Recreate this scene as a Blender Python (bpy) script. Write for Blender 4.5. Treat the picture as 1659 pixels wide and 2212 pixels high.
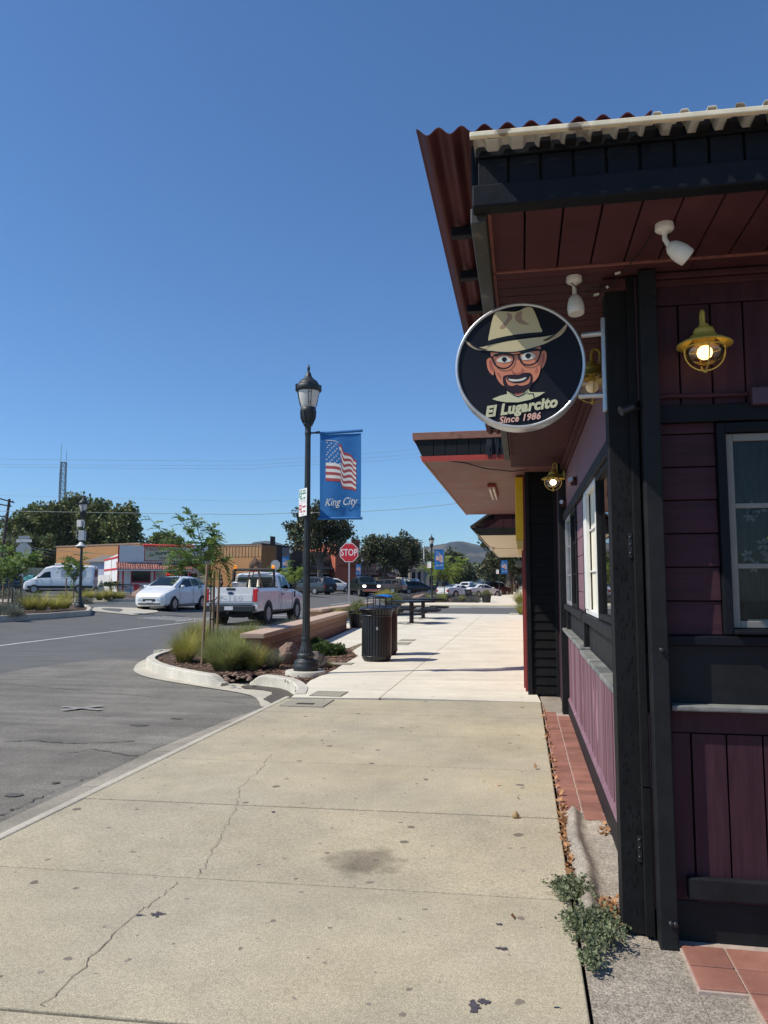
import bpy, math, random
import numpy as np
from mathutils import Vector, Matrix
R = math.radians
random.seed(7)
for o in list(bpy.data.objects): bpy.data.objects.remove(o)
scene = bpy.context.scene
COL = scene.collection

# ---------------------------------------------------------------- camera
H = 1.36
FPX = 1620.; CU, CV = 829.5, 1106.
PITCH = math.atan(153/FPX); YAW = math.atan(298.5*math.cos(PITCH)/FPX)
cd = bpy.data.cameras.new('camera'); cam = bpy.data.objects.new('camera', cd); COL.objects.link(cam)
cam.location = (0, 0, H); cam.rotation_euler = (math.pi/2+PITCH, 0, YAW)
cd.sensor_fit = 'VERTICAL'; cd.sensor_height = 36; cd.lens = FPX/2212*36
cd.clip_start = .05; cd.clip_end = 20000
scene.camera = cam
# ---------------------------------------------------------------- sky and sun
SUN_EL = R(50); SX, SY = -.919, -.394
w = bpy.data.worlds.new("World"); scene.world = w; w.use_nodes = True
nt = w.node_tree; bgn = nt.nodes['Background']
sky = nt.nodes.new('ShaderNodeTexSky'); sky.sky_type = 'NISHITA'; sky.sun_disc = False
sky.sun_elevation = SUN_EL; sky.sun_rotation = math.atan2(SX, SY)
sky.air_density = 1.0; sky.dust_density = .12; sky.ozone_density = 8; sky.altitude = 100
tintn = nt.nodes.new('ShaderNodeVectorMath'); tintn.operation = 'MULTIPLY'; tintn.inputs[1].default_value = (.79, .985, 1.09)
nt.links.new(sky.outputs[0], tintn.inputs[0]); nt.links.new(tintn.outputs[0], bgn.inputs[0]); bgn.inputs[1].default_value = .13
sl = bpy.data.lights.new('sun', 'SUN'); so = bpy.data.objects.new('sun', sl); COL.objects.link(so)
sl.energy = 4.8; sl.angle = R(.53); sl.color = (1, .935, .83)
sdir = Vector((SX*math.cos(SUN_EL), SY*math.cos(SUN_EL), math.sin(SUN_EL)))
so.rotation_euler = (-sdir).to_track_quat('-Z', 'Y').to_euler(); so.location = (-20, -10, 30)
scene.view_settings.view_transform = 'Standard'; scene.view_settings.look = 'None'
scene.view_settings.exposure = 0; scene.view_settings.gamma = 1
scene.render.engine = 'CYCLES'
scene.cycles.max_bounces = 8; scene.cycles.transparent_max_bounces = 24
scene.cycles.diffuse_bounces = 4

# ---------------------------------------------------------------- layout helpers
def sst(t):
    t = max(0., min(1., t)); return t*t*(3-2*t)
def ter(x, y): return -.06-.09*sst((y-6)/4)+.40*sst((-x-11.5)/8)+.2*sst((-x-28)/15)
_fw = Vector((-math.sin(YAW)*math.cos(PITCH), math.cos(YAW)*math.cos(PITCH), math.sin(PITCH)))
_rt = Vector((math.cos(YAW), math.sin(YAW), 0)); _up = _rt.cross(_fw)
CAMP = Vector((0, 0, H))
def ray(u, v): return _fw+_rt*((u-CU)/FPX)+_up*((CV-v)/FPX)
def AT(u, v, d): return CAMP+ray(u, v)*d
def ONY(u, v, y):
    r = ray(u, v); return CAMP+r*(y/r.y)
def GZ(u, v, z=0.):
    r = ray(u, v); return CAMP+r*((z-H)/r.z)

# ---------------------------------------------------------------- object helpers
def tag(o, label=None, cat=None, group=None, kind=None):
    if label: o['label'] = label
    if cat: o['category'] = cat
    if group: o['group'] = group
    if kind: o['kind'] = kind
    return o
def thing(name, label, cat, loc=(0, 0, 0), rz=0, group=None):
    o = bpy.data.objects.new(name, None); COL.objects.link(o)
    o.location = loc; o.rotation_euler = (0, 0, rz); o.empty_display_size = .1
    return tag(o, label, cat, group)
def copy_tree(o, parent=None):
    c = o.copy(); COL.objects.link(c); c.parent = parent
    if parent is not None: c.matrix_parent_inverse = o.matrix_parent_inverse
    for ch in list(o.children): copy_tree(ch, c)
    return c
class MB:
    def __init__(s): s.v = []; s.f = []; s.m = []; s.sm = []
    def add(s, vs, fs, mi=0, sm=False):
        n = len(s.v); s.v += [tuple(p) for p in vs]
        for f in fs: s.f.append([i+n for i in f]); s.m.append(mi); s.sm.append(sm)
        return s
    def box(s, x0, x1, y0, y1, z0, z1, mi=0, M=None):
        vs = [Vector((x, y, z)) for z in (z0, z1) for y in (y0, y1) for x in (x0, x1)]
        if M: vs = [M @ p for p in vs]
        return s.add(vs, [(0, 2, 3, 1), (4, 5, 7, 6), (0, 1, 5, 4), (2, 6, 7, 3), (0, 4, 6, 2), (1, 3, 7, 5)], mi)
    def bar(s, a, b, w, h, mi=0, upv=(0, 0, 1)):
        a, b = Vector(a), Vector(b); d = (b-a).normalized(); u = Vector(upv)
        if abs(d.dot(u)) > .95: u = Vector((1, 0, 0))
        x = d.cross(u).normalized(); z = x.cross(d)
        vs = [p+x*sx*w/2+z*sz*h/2 for p in (a, b) for sz in (-1, 1) for sx in (-1, 1)]
        return s.add(vs, [(0, 1, 3, 2), (4, 6, 7, 5), (0, 4, 5, 1), (2, 3, 7, 6), (0, 2, 6, 4), (1, 5, 7, 3)], mi)
    def tube(s, pts, r, n=8, mi=0, cap=True, sm=True):
        pts = [Vector(p) for p in pts]; rs = r if isinstance(r, (list, tuple)) else [r]*len(pts)
        vs = []; ref = None
        for i, p in enumerate(pts):
            d = (pts[min(i+1, len(pts)-1)]-pts[max(i-1, 0)]).normalized()
            if ref is None: ref = Vector((0, 0, 1)) if abs(d.z) < .9 else Vector((1, 0, 0))
            x = d.cross(ref).normalized(); ref = x.cross(d)
            if ref.length < 1e-6: ref = Vector((1, 0, 0))
            for k in range(n):
                a = 2*math.pi*k/n; vs.append(p+(x*math.cos(a)+ref*math.sin(a))*rs[i])
        fs = [(i*n+k, i*n+(k+1) % n, (i+1)*n+(k+1) % n, (i+1)*n+k) for i in range(len(pts)-1) for k in range(n)]
        s.add(vs, fs, mi, sm)
        if cap:
            s.add(vs[:n], [tuple(range(n))[::-1]], mi); s.add(vs[-n:], [tuple(range(n))], mi)
        return s
    def cyl(s, a, b, r0, r1=None, n=16, mi=0): return s.tube([a, b], [r0, r0 if r1 is None else r1], n, mi)
    def lathe(s, prof, c=(0, 0, 0), n=24, mi=0, sm=True, M=None, flute=0, a0=0, a1=None, cap=True):
        c = Vector(c); vs = []; full = a1 is None; a1 = a0+2*math.pi if full else a1
        cols = n if full else n+1
        for (r, z) in prof:
            for k in range(cols):
                a = a0+(a1-a0)*k/n; rr = r*(1-(flute if k % 2 else 0))
                p = Vector((rr*math.cos(a), rr*math.sin(a), z))
                vs.append((M @ p if M else p)+c)
        fs = []
        for i in range(len(prof)-1):
            for k in range(n):
                k2 = (k+1) % cols
                fs.append((i*cols+k, i*cols+k2, (i+1)*cols+k2, (i+1)*cols+k))
        s.add(vs, fs, mi, sm)
        if full and cap:
            if prof[0][0] > 1e-4: s.add(vs[:n], [tuple(range(n))[::-1]], mi)
            if prof[-1][0] > 1e-4: s.add(vs[-n:], [tuple(range(n))], mi)
        return s
    def prism(s, poly, org, ux, uy, depth, mi=0, sides=True):
        org, ux, uy = Vector(org), Vector(ux), Vector(uy); nz = ux.cross(uy).normalized()*depth
        a = [org+ux*p[0]+uy*p[1] for p in poly]; b = [p+nz for p in a]; n = len(a)
        fs = [tuple(range(n))[::-1], tuple(range(n, 2*n))]
        if sides: fs += [(i, (i+1) % n, n+(i+1) % n, n+i) for i in range(n)]
        return s.add(a+b, fs, mi)
    def poly(s, pts, mi=0): return s.add(pts, [tuple(range(len(pts)))], mi)
    def build(s, name, mats, parent=None, loc=None, bevel=0, fix=True):
        me = bpy.data.meshes.new(name); me.from_pydata(s.v, [], s.f)
        for m_ in (mats if isinstance(mats, (list, tuple)) else [mats]): me.materials.append(m_)
        me.polygons.foreach_set('material_index', s.m); me.polygons.foreach_set('use_smooth', s.sm)
        me.update()
        if fix:
            import bmesh
            bm = bmesh.new(); bm.from_mesh(me); bmesh.ops.recalc_face_normals(bm, faces=bm.faces); bm.to_mesh(me); bm.free()
        o = bpy.data.objects.new(name, me); COL.objects.link(o)
        if loc is not None: o.location = loc
        o.parent = parent
        if bevel:
            b = o.modifiers.new('bevel', 'BEVEL'); b.width = bevel; b.segments = 2; b.limit_method = 'ANGLE'; b.angle_limit = R(40)
        return o
def build_each(mb, name, mats, parent=None, **kw):
    # one object for every separate piece of the builder
    idx = {}; rep = []
    for i, p in enumerate(mb.v):
        k_ = (round(p[0], 5), round(p[1], 5), round(p[2], 5)); rep.append(idx.setdefault(k_, i))
    par = list(range(len(mb.v)))
    def find(a):
        while par[a] != a: par[a] = par[par[a]]; a = par[a]
        return a
    for f in mb.f:
        r0 = find(rep[f[0]])
        for q in f[1:]: par[find(rep[q])] = r0
    grp = {}
    for j, f in enumerate(mb.f): grp.setdefault(find(rep[f[0]]), []).append(j)
    out = []
    for js in grp.values():
        m = MB(); mp = {}
        for j in js:
            for q in mb.f[j]:
                if q not in mp: mp[q] = len(m.v); m.v.append(mb.v[q])
            m.f.append([mp[q] for q in mb.f[j]]); m.m.append(mb.m[j]); m.sm.append(mb.sm[j])
        out.append(m.build(name, mats, parent, **kw))
    return out
def npmesh(name, V, F, mats, mi=None, parent=None, smooth=False):
    me = bpy.data.meshes.new(name); V = np.asarray(V, dtype=np.float32); F = np.asarray(F, dtype=np.int32)
    k = F.shape[1]; me.vertices.add(len(V)); me.vertices.foreach_set('co', V.ravel())
    me.loops.add(F.size); me.loops.foreach_set('vertex_index', F.ravel())
    me.polygons.add(len(F)); me.polygons.foreach_set('loop_start', np.arange(len(F), dtype=np.int32)*k)
    me.polygons.foreach_set('loop_total', np.full(len(F), k, dtype=np.int32))
    for m_ in (mats if isinstance(mats, (list, tuple)) else [mats]): me.materials.append(m_)
    if mi is not None: me.polygons.foreach_set('material_index', np.asarray(mi, dtype=np.int32))
    me.polygons.foreach_set('use_smooth', np.full(len(F), smooth)); me.update(calc_edges=True); me.validate()
    o = bpy.data.objects.new(name, me); COL.objects.link(o); o.parent = parent
    return o
def textobj(name, body, size, mat, parent, M, ext=.002, shear=0, off=0, align='CENTER', sx=1., space=1.):
    c = bpy.data.curves.new(name, 'FONT'); c.body = body; c.size = size; c.extrude = ext; c.shear = shear; c.offset = off
    c.align_x = align; c.align_y = 'CENTER'; c.space_character = space; c.resolution_u = 3
    t = bpy.data.objects.new(name+'_tmp', c); COL.objects.link(t)
    bpy.context.view_layer.update()
    me = bpy.data.meshes.new_from_object(t.evaluated_get(bpy.context.evaluated_depsgraph_get()))
    bpy.data.objects.remove(t); me.materials.clear(); me.materials.append(mat)
    me.transform(M @ Matrix.Diagonal((sx, 1, 1, 1)))
    o = bpy.data.objects.new(name, me); COL.objects.link(o); o.parent = parent
    return o
def FR(org, ux, uy):
    ux = Vector(ux).normalized(); uy = Vector(uy).normalized(); uz = ux.cross(uy)
    M = Matrix.Identity(4)
    for i in range(3): M[i][0] = ux[i]; M[i][1] = uy[i]; M[i][2] = uz[i]; M[i][3] = org[i]
    return M

# ---------------------------------------------------------------- materials
def srgb(r, g, b):
    f = lambda c: (c/255/12.92) if c/255 <= .04045 else ((c/255+.055)/1.055)**2.4
    return (f(r), f(g), f(b))
def mat(name, col, rough=.6, metal=0., noise=None, bump=None, spec=.5, coat=0., stretch=None, emit=None, island=0., coords='Object', spots=None):
    m = bpy.data.materials.new(name); m.use_nodes = True; t = m.node_tree; b = t.nodes['Principled BSDF']; N = t.nodes; L = t.links
    b.inputs['Base Color'].default_value = (*col, 1); b.inputs['Roughness'].default_value = rough
    b.inputs['Metallic'].default_value = metal; b.inputs['Specular IOR Level'].default_value = spec
    b.inputs['Coat Weight'].default_value = coat; b.inputs['Coat Roughness'].default_value = .05
    tc = N.new('ShaderNodeTexCoord'); src = tc.outputs[coords] if coords != 'World' else N.new('ShaderNodeNewGeometry').outputs['Position']
    if stretch:
        mp = N.new('ShaderNodeMapping'); mp.inputs['Scale'].default_value = stretch; L.new(src, mp.inputs[0]); src = mp.outputs[0]
    out = None
    if noise:
        n = N.new('ShaderNodeTexNoise'); n.inputs['Scale'].default_value = noise[0]; n.inputs['Detail'].default_value = 6; n.inputs['Roughness'].default_value = .65
        L.new(src, n.inputs['Vector'])
        r = N.new('ShaderNodeMapRange'); r.inputs[1].default_value = .3; r.inputs[2].default_value = .7
        r.inputs[3].default_value = 1-noise[1]; r.inputs[4].default_value = 1+noise[1]; L.new(n.outputs['Fac'], r.inputs[0])
        mx = N.new('ShaderNodeVectorMath'); mx.operation = 'SCALE'; mx.inputs[0].default_value = col; L.new(r.outputs[0], mx.inputs['Scale'])
        out = mx.outputs[0]
        rr = N.new('ShaderNodeMapRange'); rr.inputs[1].default_value = .3; rr.inputs[2].default_value = .7
        rr.inputs[3].default_value = max(0, rough-.1); rr.inputs[4].default_value = min(1, rough+.1); L.new(n.outputs['Fac'], rr.inputs[0]); L.new(rr.outputs[0], b.inputs['Roughness'])
    if spots:  # (scale, threshold, colour): worn marks of a colour of their own
        n2 = N.new('ShaderNodeTexNoise'); n2.inputs['Scale'].default_value = spots[0]; n2.inputs['Detail'].default_value = 8; L.new(src, n2.inputs['Vector'])
        r2 = N.new('ShaderNodeMapRange'); r2.inputs[1].default_value = spots[1]; r2.inputs[2].default_value = spots[1]+.06; L.new(n2.outputs['Fac'], r2.inputs[0])
        mm = N.new('ShaderNodeMix'); mm.data_type = 'RGBA'; L.new(r2.outputs[0], mm.inputs[0])
        if out: L.new(out, mm.inputs[6])
        else: mm.inputs[6].default_value = (*col, 1)
        mm.inputs[7].default_value = (*spots[2], 1); out = mm.outputs[2]
    if island:
        g = N.new('ShaderNodeNewGeometry'); r = N.new('ShaderNodeMapRange'); r.inputs[3].default_value = 1-island; r.inputs[4].default_value = 1+island
        L.new(g.outputs['Random Per Island'], r.inputs[0]); mx = N.new('ShaderNodeVectorMath'); mx.operation = 'SCALE'
        if out: L.new(out, mx.inputs[0])
        else: mx.inputs[0].default_value = col
        L.new(r.outputs[0], mx.inputs['Scale']); out = mx.outputs[0]
    if out: L.new(out, b.inputs['Base Color'])
    if bump:
        n = N.new('ShaderNodeTexNoise'); n.inputs['Scale'].default_value = bump[0]; n.inputs['Detail'].default_value = 5; L.new(src, n.inputs['Vector'])
        bp = N.new('ShaderNodeBump'); bp.inputs['Strength'].default_value = bump[1]; bp.inputs['Distance'].default_value = bump[2] if len(bump) > 2 else .01
        L.new(n.outputs['Fac'], bp.inputs['Height']); L.new(bp.outputs[0], b.inputs['Normal'])
    if emit: b.inputs['Emission Color'].default_value = (*emit[0], 1); b.inputs['Emission Strength'].default_value = emit[1]
    return m
def leafmat(name, col, trans=.35, island=.45, rough=.55):
    m = mat(name, col, rough, island=island, spec=.3); t = m.node_tree; b = t.nodes['Principled BSDF']
    tr = t.nodes.new('ShaderNodeBsdfTranslucent'); mx = t.nodes.new('ShaderNodeMixShader'); mx.inputs[0].default_value = trans
    src = b.inputs['Base Color'].links[0].from_socket; t.links.new(src, tr.inputs[0])
    t.links.new(b.outputs[0], mx.inputs[1]); t.links.new(tr.outputs[0], mx.inputs[2])
    t.links.new(mx.outputs[0], t.nodes['Material Output'].inputs[0]); return m
def glassmat(name, col=(1, 1, 1), rough=.02, alpha=.0):
    m = bpy.data.materials.new(name); m.use_nodes = True; t = m.node_tree; b = t.nodes['Principled BSDF']
    g = t.nodes.new('ShaderNodeBsdfGlossy'); g.inputs['Roughness'].default_value = rough
    tr = t.nodes.new('ShaderNodeBsdfTransparent'); tr.inputs[0].default_value = (*col, 1)
    fr = t.nodes.new('ShaderNodeFresnel'); fr.inputs[0].default_value = 1.28
    ad = t.nodes.new('ShaderNodeMath'); ad.operation = 'ADD'; ad.inputs[1].default_value = alpha; ad.use_clamp = True
    t.links.new(fr.outputs[0], ad.inputs[0]); mx = t.nodes.new('ShaderNodeMixShader')
    t.links.new(ad.outputs[0], mx.inputs[0]); t.links.new(tr.outputs[0], mx.inputs[1]); t.links.new(g.outputs[0], mx.inputs[2])
    t.links.new(mx.outputs[0], t.nodes['Material Output'].inputs[0]); t.nodes.remove(b); return m
M = {}
M['black'] = mat('black_paint', (.015, .0155, .017), .6, noise=(9, .3), spec=.18, bump=(60, .25, .004), spots=(5, .72, (.07, .065, .06)))
M['blackr'] = mat('rough_black_timber', (.012, .012, .0125), .7, spec=.15, noise=(14, .35), bump=(70, .35, .003), stretch=(1, 1, .6), spots=(7, .74, (.06, .055, .05)))
M['blackf'] = mat('blue_black_fascia', (.008, .0095, .013), .6, spec=.15, noise=(8, .3), bump=(50, .25, .004), spots=(6, .70, (.05, .05, .055)))
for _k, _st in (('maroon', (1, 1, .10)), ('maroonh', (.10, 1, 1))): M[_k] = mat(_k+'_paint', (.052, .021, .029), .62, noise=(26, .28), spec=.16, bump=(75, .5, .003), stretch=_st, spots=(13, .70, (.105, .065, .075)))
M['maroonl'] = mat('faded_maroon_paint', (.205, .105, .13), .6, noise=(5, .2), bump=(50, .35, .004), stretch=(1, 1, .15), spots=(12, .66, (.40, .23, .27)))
M['soffit'] = mat('soffit_paint', (.080, .031, .035), .7, spec=.12, noise=(4, .25), bump=(20, .15, .004), spots=(3.5, .64, (.075, .036, .036)))
M['ledge'] = mat('weathered_grey_ledge', (.20, .205, .185), .75, noise=(6, .3), bump=(30, .3, .004), spots=(4, .55, (.12, .125, .12)))
M['cream'] = mat('cream_timber', (.80, .70, .50), .6, noise=(10, .2), spots=(10, .6, (.25, .2, .14)))
M['corr'] = mat('maroon_corrugated_metal', (.090, .026, .030), .6, spec=.2, noise=(3, .3), spots=(5, .66, (.10, .035, .03)))
M['plast'] = mat('white_corrugated_plastic', (.62, .60, .54), .45, noise=(6, .2), spots=(7, .58, (.35, .30, .24)))
M['white'] = mat('white_paint', (.78, .77, .73), .45, noise=(4, .06))
M['whitep'] = mat('white_plastic', (.72, .70, .64), .4, noise=(20, .05))
M['alu'] = mat('aluminium', (.62, .63, .64), .35, .6, noise=(12, .12), spots=(9, .66, (.45, .43, .40)))
M['galv'] = mat('galvanised_steel', (.42, .42, .42), .5, .6, noise=(14, .15))
M['yellow'] = mat('mustard_paint', (.52, .38, .07), .5, noise=(14, .15), spots=(9, .68, (.30, .2, .04)))
M['yellowsign'] = mat('yellow_painted_timber', (.85, .52, .01), .5, noise=(5, .1))
M['dark'] = mat('dark_metal', (.012, .012, .013), .45, noise=(8, .2))
M['iron'] = mat('powder_coated_black_steel', (.018, .019, .021), .38, noise=(12, .2))
M['irong'] = mat('dusty_black_cast_iron', (.028, .034, .036), .5, .2, noise=(9, .3), bump=(40, .2, .004))
M['rubber'] = mat('rubber', (.018, .018, .018), .8, noise=(20, .2))
M['wire'] = mat('cable', (.02, .018, .018), .6)
M['redtrim'] = mat('red_trim', (.42, .05, .03), .5, noise=(6, .12))
M['redwall'] = mat('red_brown_wall', (.22, .028, .022), .55, noise=(5, .15))
M['flash'] = mat('copper_brown_flashing', (.30, .135, .085), .55, noise=(6, .2), spots=(4, .62, (.16, .07, .045)))
M['dksof'] = mat('brown_maroon_soffit', (.20, .085, .075), .65, noise=(2.5, .12), spots=(1.6, .66, (.14, .055, .05)))
M['tubew'] = mat('fluorescent_tube', (.8, .78, .75), .4)
M['brickdk'] = mat('dark_painted_brick', (.06, .012, .016), .6, noise=(8, .2))
M['bulbwarm'] = mat('warm_bulb', (1, .8, .4), .4, emit=((1, .68, .28), 4))
M['bulbwhite'] = mat('white_bulb', (1, .9, .8), .4, emit=((1, .85, .7), 5))
M['bulboff'] = mat('dull_bulb', (.75, .66, .52), .4, emit=((1, .8, .5), .12))
M['globe'] = glassmat('lantern_glass', (.98, .93, .84), .08, .10)
M['winglass'] = glassmat('window_glass', (.82, .83, .82), .015, .0)
M['darkglass'] = mat('tinted_glass', (.010, .014, .015), .08, spec=.35)
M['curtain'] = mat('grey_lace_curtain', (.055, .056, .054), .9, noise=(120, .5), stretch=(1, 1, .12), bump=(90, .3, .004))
M['curtainw'] = mat('cream_curtain', (.72, .68, .55), .9, noise=(6, .15), stretch=(3, 3, .3))
M['void'] = mat('dark_interior', (.01, .01, .011), .9)
def tilemat():
    m = mat('terracotta_tile', (.30, .135, .098), .6, noise=(5, .22), island=.16, bump=(60, .25, .003), spots=(7, .66, (.40, .25, .20)), coords='World'); return m
M['tile'] = tilemat()
M['grout'] = mat('grout', (.42, .33, .27), .9, noise=(30, .2), coords='World')
# paving: fine exposed aggregate, blotches and gum marks
def conc(name, col, speck=.35, blot=.12, gum=0., streak=0., tint=None):
    m = bpy.data.materials.new(name); m.use_nodes = True; t = m.node_tree; N = t.nodes; L = t.links; b = N['Principled BSDF']
    b.inputs['Roughness'].default_value = .85; b.inputs['Specular IOR Level'].default_value = .25
    P = N.new('ShaderNodeNewGeometry').outputs['Position']
    def noise(sc, det=4, st=None):
        s_ = P
        if st: mp = N.new('ShaderNodeMapping'); mp.inputs['Scale'].default_value = st; L.new(P, mp.inputs[0]); s_ = mp.outputs[0]
        n = N.new('ShaderNodeTexNoise'); n.inputs['Scale'].default_value = sc; n.inputs['Detail'].default_value = det; L.new(s_, n.inputs['Vector']); return n.outputs['Fac']
    def mr(i, a, b_, c, d):
        r = N.new('ShaderNodeMapRange'); L.new(i, r.inputs[0])
        for k, x in enumerate((a, b_, c, d)): r.inputs[k+1].default_value = x
        return r.outputs[0]
    def mul(a, b_):
        k = N.new('ShaderNodeMath'); k.operation = 'MULTIPLY'; L.new(a, k.inputs[0])
        if isinstance(b_, float): k.inputs[1].default_value = b_
        else: L.new(b_, k.inputs[1])
        return k.outputs[0]
    f = mr(noise(170, 3), .35, .65, 1-speck, 1+speck)
    f = mul(f, mr(noise(48, 4), .35, .65, 1-speck*.35, 1+speck*.35))
    f = mul(f, mr(noise(1.3, 6), .3, .7, 1-blot, 1+blot))
    f = mul(f, mr(noise(7, 5), .3, .7, 1-blot*.5, 1+blot*.5))
    if streak: f = mul(f, mr(noise(1.0, 5, (.5, 4, 1)), .35, .7, 1-streak, 1+streak*.6))
    sc = N.new('ShaderNodeVectorMath'); sc.operation = 'SCALE'; L.new(f, sc.inputs['Scale'])
    if tint:
        mx = N.new('ShaderNodeMix'); mx.data_type = 'RGBA'; L.new(mr(noise(.8, 4), .4, .62, 0, 1), mx.inputs[0]); mx.inputs[6].default_value = (*col, 1); mx.inputs[7].default_value = (*tint, 1)
        L.new(mx.outputs[2], sc.inputs[0])
    else: sc.inputs[0].default_value = col
    out = sc.outputs[0]
    if gum:
        for scl, rad, cc in ((1.9, .055, .16), (4.3, .05, .35), (3.1, .05, .24)):
            vo = N.new('ShaderNodeTexVoronoi'); vo.voronoi_dimensions = '2D'; vo.inputs['Scale'].default_value = scl; vo.inputs['Randomness'].default_value = 1
            wv = N.new('ShaderNodeTexNoise'); wv.inputs['Scale'].default_value = 25; L.new(P, wv.inputs['Vector'])
            wm = N.new('ShaderNodeVectorMath'); wm.operation = 'SCALE'; wm.inputs['Scale'].default_value = .035; L.new(wv.outputs['Color'], wm.inputs[0])
            ad = N.new('ShaderNodeVectorMath'); ad.operation = 'ADD'; L.new(P, ad.inputs[0]); L.new(wm.outputs[0], ad.inputs[1]); L.new(ad.outputs[0], vo.inputs['Vector'])
            sx = N.new('ShaderNodeSeparateColor'); L.new(vo.outputs['Color'], sx.inputs[0])
            rr = mr(sx.outputs[0], .35, 1, 0, rad)   # a random share of the cells carries a mark of random size
            lt = N.new('ShaderNodeMath'); lt.operation = 'LESS_THAN'; L.new(vo.outputs['Distance'], lt.inputs[0]); L.new(rr, lt.inputs[1])
            mx = N.new('ShaderNodeMix'); mx.data_type = 'RGBA'; L.new(mul(lt.outputs[0], .75*gum), mx.inputs[0]); L.new(out, mx.inputs[6]); mx.inputs[7].default_value = (cc*.62, cc*.52, cc*.44, 1); out = mx.outputs[2]
    L.new(out, b.inputs['Base Color'])
    bp = N.new('ShaderNodeBump'); bp.inputs['Strength'].default_value = .35; bp.inputs['Distance'].default_value = .004; L.new(noise(150, 3), bp.inputs['Height']); L.new(bp.outputs[0], b.inputs['Normal'])
    return m
M['tan'] = conc('tan_exposed_aggregate_concrete', (.448, .388, .268), .25, .12, 1., tint=(.40, .355, .262))
M['newc'] = conc('pale_new_concrete', (.71, .66, .535), .12, .08, .35, streak=.10)
M['kerb'] = conc('kerb_concrete', (.50, .46, .37), .2, .12, .3)
M['kerbw'] = conc('pale_kerb_concrete', (.55, .515, .43), .16, .18, 0)
M['gutter'] = conc('gutter_concrete', (.30, .27, .215), .25, .18, .5, streak=.12)
M['oldc'] = conc('old_rough_concrete', (.33, .29, .235), .45, .25, .3)
M['asph'] = conc('worn_asphalt', (.195, .180, .152), .42, .16, .3, streak=.20, tint=(.215, .20, .168))
M['asphd'] = conc('street_asphalt', (.14, .136, .128), .25, .07, 0, streak=.12)
M['soil'] = mat('bark_mulch', (.10, .06, .04), .95, noise=(35, .6), bump=(40, 1, .03), coords='World')
M['earth'] = mat('dry_ground', (.22, .19, .145), .95, noise=(.3, .25), coords='World')
M['crack'] = mat('dark_joint_dirt', (.05, .042, .032), 1.); M['crackl'] = mat('fine_crack_dirt', (.17, .14, .10), 1.); M['sashgrey'] = mat('dulled_white_sash', (.22, .21, .19), .5, spec=.2, noise=(6, .1))  # dark dirt of slab joints and lid rims, paler dirt in the cracks
M['paintw'] = mat('worn_road_paint', (.50, .49, .47), .7, noise=(12, .35), coords='World')
M['painty'] = mat('yellow_tactile_paving', (.72, .46, .14), .7, noise=(12, .15), coords='World')
M['lid'] = conc('utility_box_lid', (.33, .30, .235), .25, .1, 0)
M['bark'] = mat('grey_brown_bark', (.13, .10, .075), .9, noise=(12, .3), bump=(20, .6, .02), stretch=(1, 1, .3))
M['stake'] = mat('timber_stake', (.27, .18, .11), .8, noise=(16, .2), stretch=(1, 1, .1))
# ================================================================ THE SETTING
def st(o): return tag(o, kind='structure')
def grid(name, xs, ys, dz, m, zf=None):
    zf = zf or ter
    V = [(x, y, zf(x, y)+dz) for y in ys for x in xs]; n = len(xs)
    F = [(j*n+i, j*n+i+1, (j+1)*n+i+1, (j+1)*n+i) for j in range(len(ys)-1) for i in range(n-1)]
    return st(npmesh(name, V, F, m))
xs = [-6000, -2500, -900, -400, -200, -120, -90, -70, -55, -45]+[-42+i for i in range(0, 46)]+[8, 20, 60, 200, 900, 2500, 6000]
ys = [-60, -20, -8, -3, 0, 3, 5, 6, 6.5, 7, 7.5, 8, 8.5, 9, 9.5, 10, 12, 16, 22, 30, 45, 70, 110, 180, 300, 700, 2000, 6000, 9000]
grid('ground', xs, ys, -.05, M['earth'])
# asphalt of the street and of the parking bay
yr = [-10, -6, -3, 0, 3, 5, 6, 6.5, 7, 7.5, 8, 8.5, 9, 9.5, 10, 12, 16, 22, 30, 40, 55, 75, 100, 140, 200, 330]
grid('road', [-60, -50, -42, -38, -35, -32, -30, -28, -26, -24, -22]+[-20+.5*i for i in range(18)]+[-10, -8, -6, -4.5, -3.08], yr, -.018, M['asphd'])
def bayx(y): return -8.6+.25*math.sin(y*.9)+(.06*max(0, y-9))
V = []; F = []
by = [-8, -4, -1, 1, 3, 4, 5, 6, 6.5, 7, 7.5, 8, 8.5, 9, 9.5, 10, 11, 12, 13, 14]
for y in by:
    for k in range(8):
        x = bayx(y)+(-3.08-bayx(y))*k/7; V.append((x, y, ter(x, y)-.006))
for j in range(len(by)-1):
    for i in range(7): F.append((j*8+i, j*8+i+1, j*8+i+9, j*8+i+8))
st(npmesh('parking_bay', V, F, M['asph']))
# cross street between the two sidewalk corners
grid('cross_street', [-3.06, -1, 1, 4, 40], [33.42, 38, 42, 46.2], .004, M['asphd'])
# gutter and kerb top of the near stretch
g = MB()
gy = [-6, -2, 1, 2.6, 4.9, 6.0, 7.4, 8.85]
for a, b in zip(gy[:-1], gy[1:]):
    q = .004
    g.add([(-3.09+.02*math.sin(a*3), a+q, ter(-3, a)+.004), (-2.835, a+q, -.035), (-2.835, b-q, -.035-.03*sst((b-7)/2)), (-3.09+.02*math.sin(b*3), b-q, ter(-3, b)+.004)], [(0, 1, 2, 3)])
st(g.build('gutter', M['gutter']))
k = MB()
for a, b in zip(gy[:-1], gy[1:]): k.box(-2.835, -2.765, a, b-.0015, -.3, -.001)
st(k.build('kerb', M['kerb'], bevel=.012))
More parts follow.
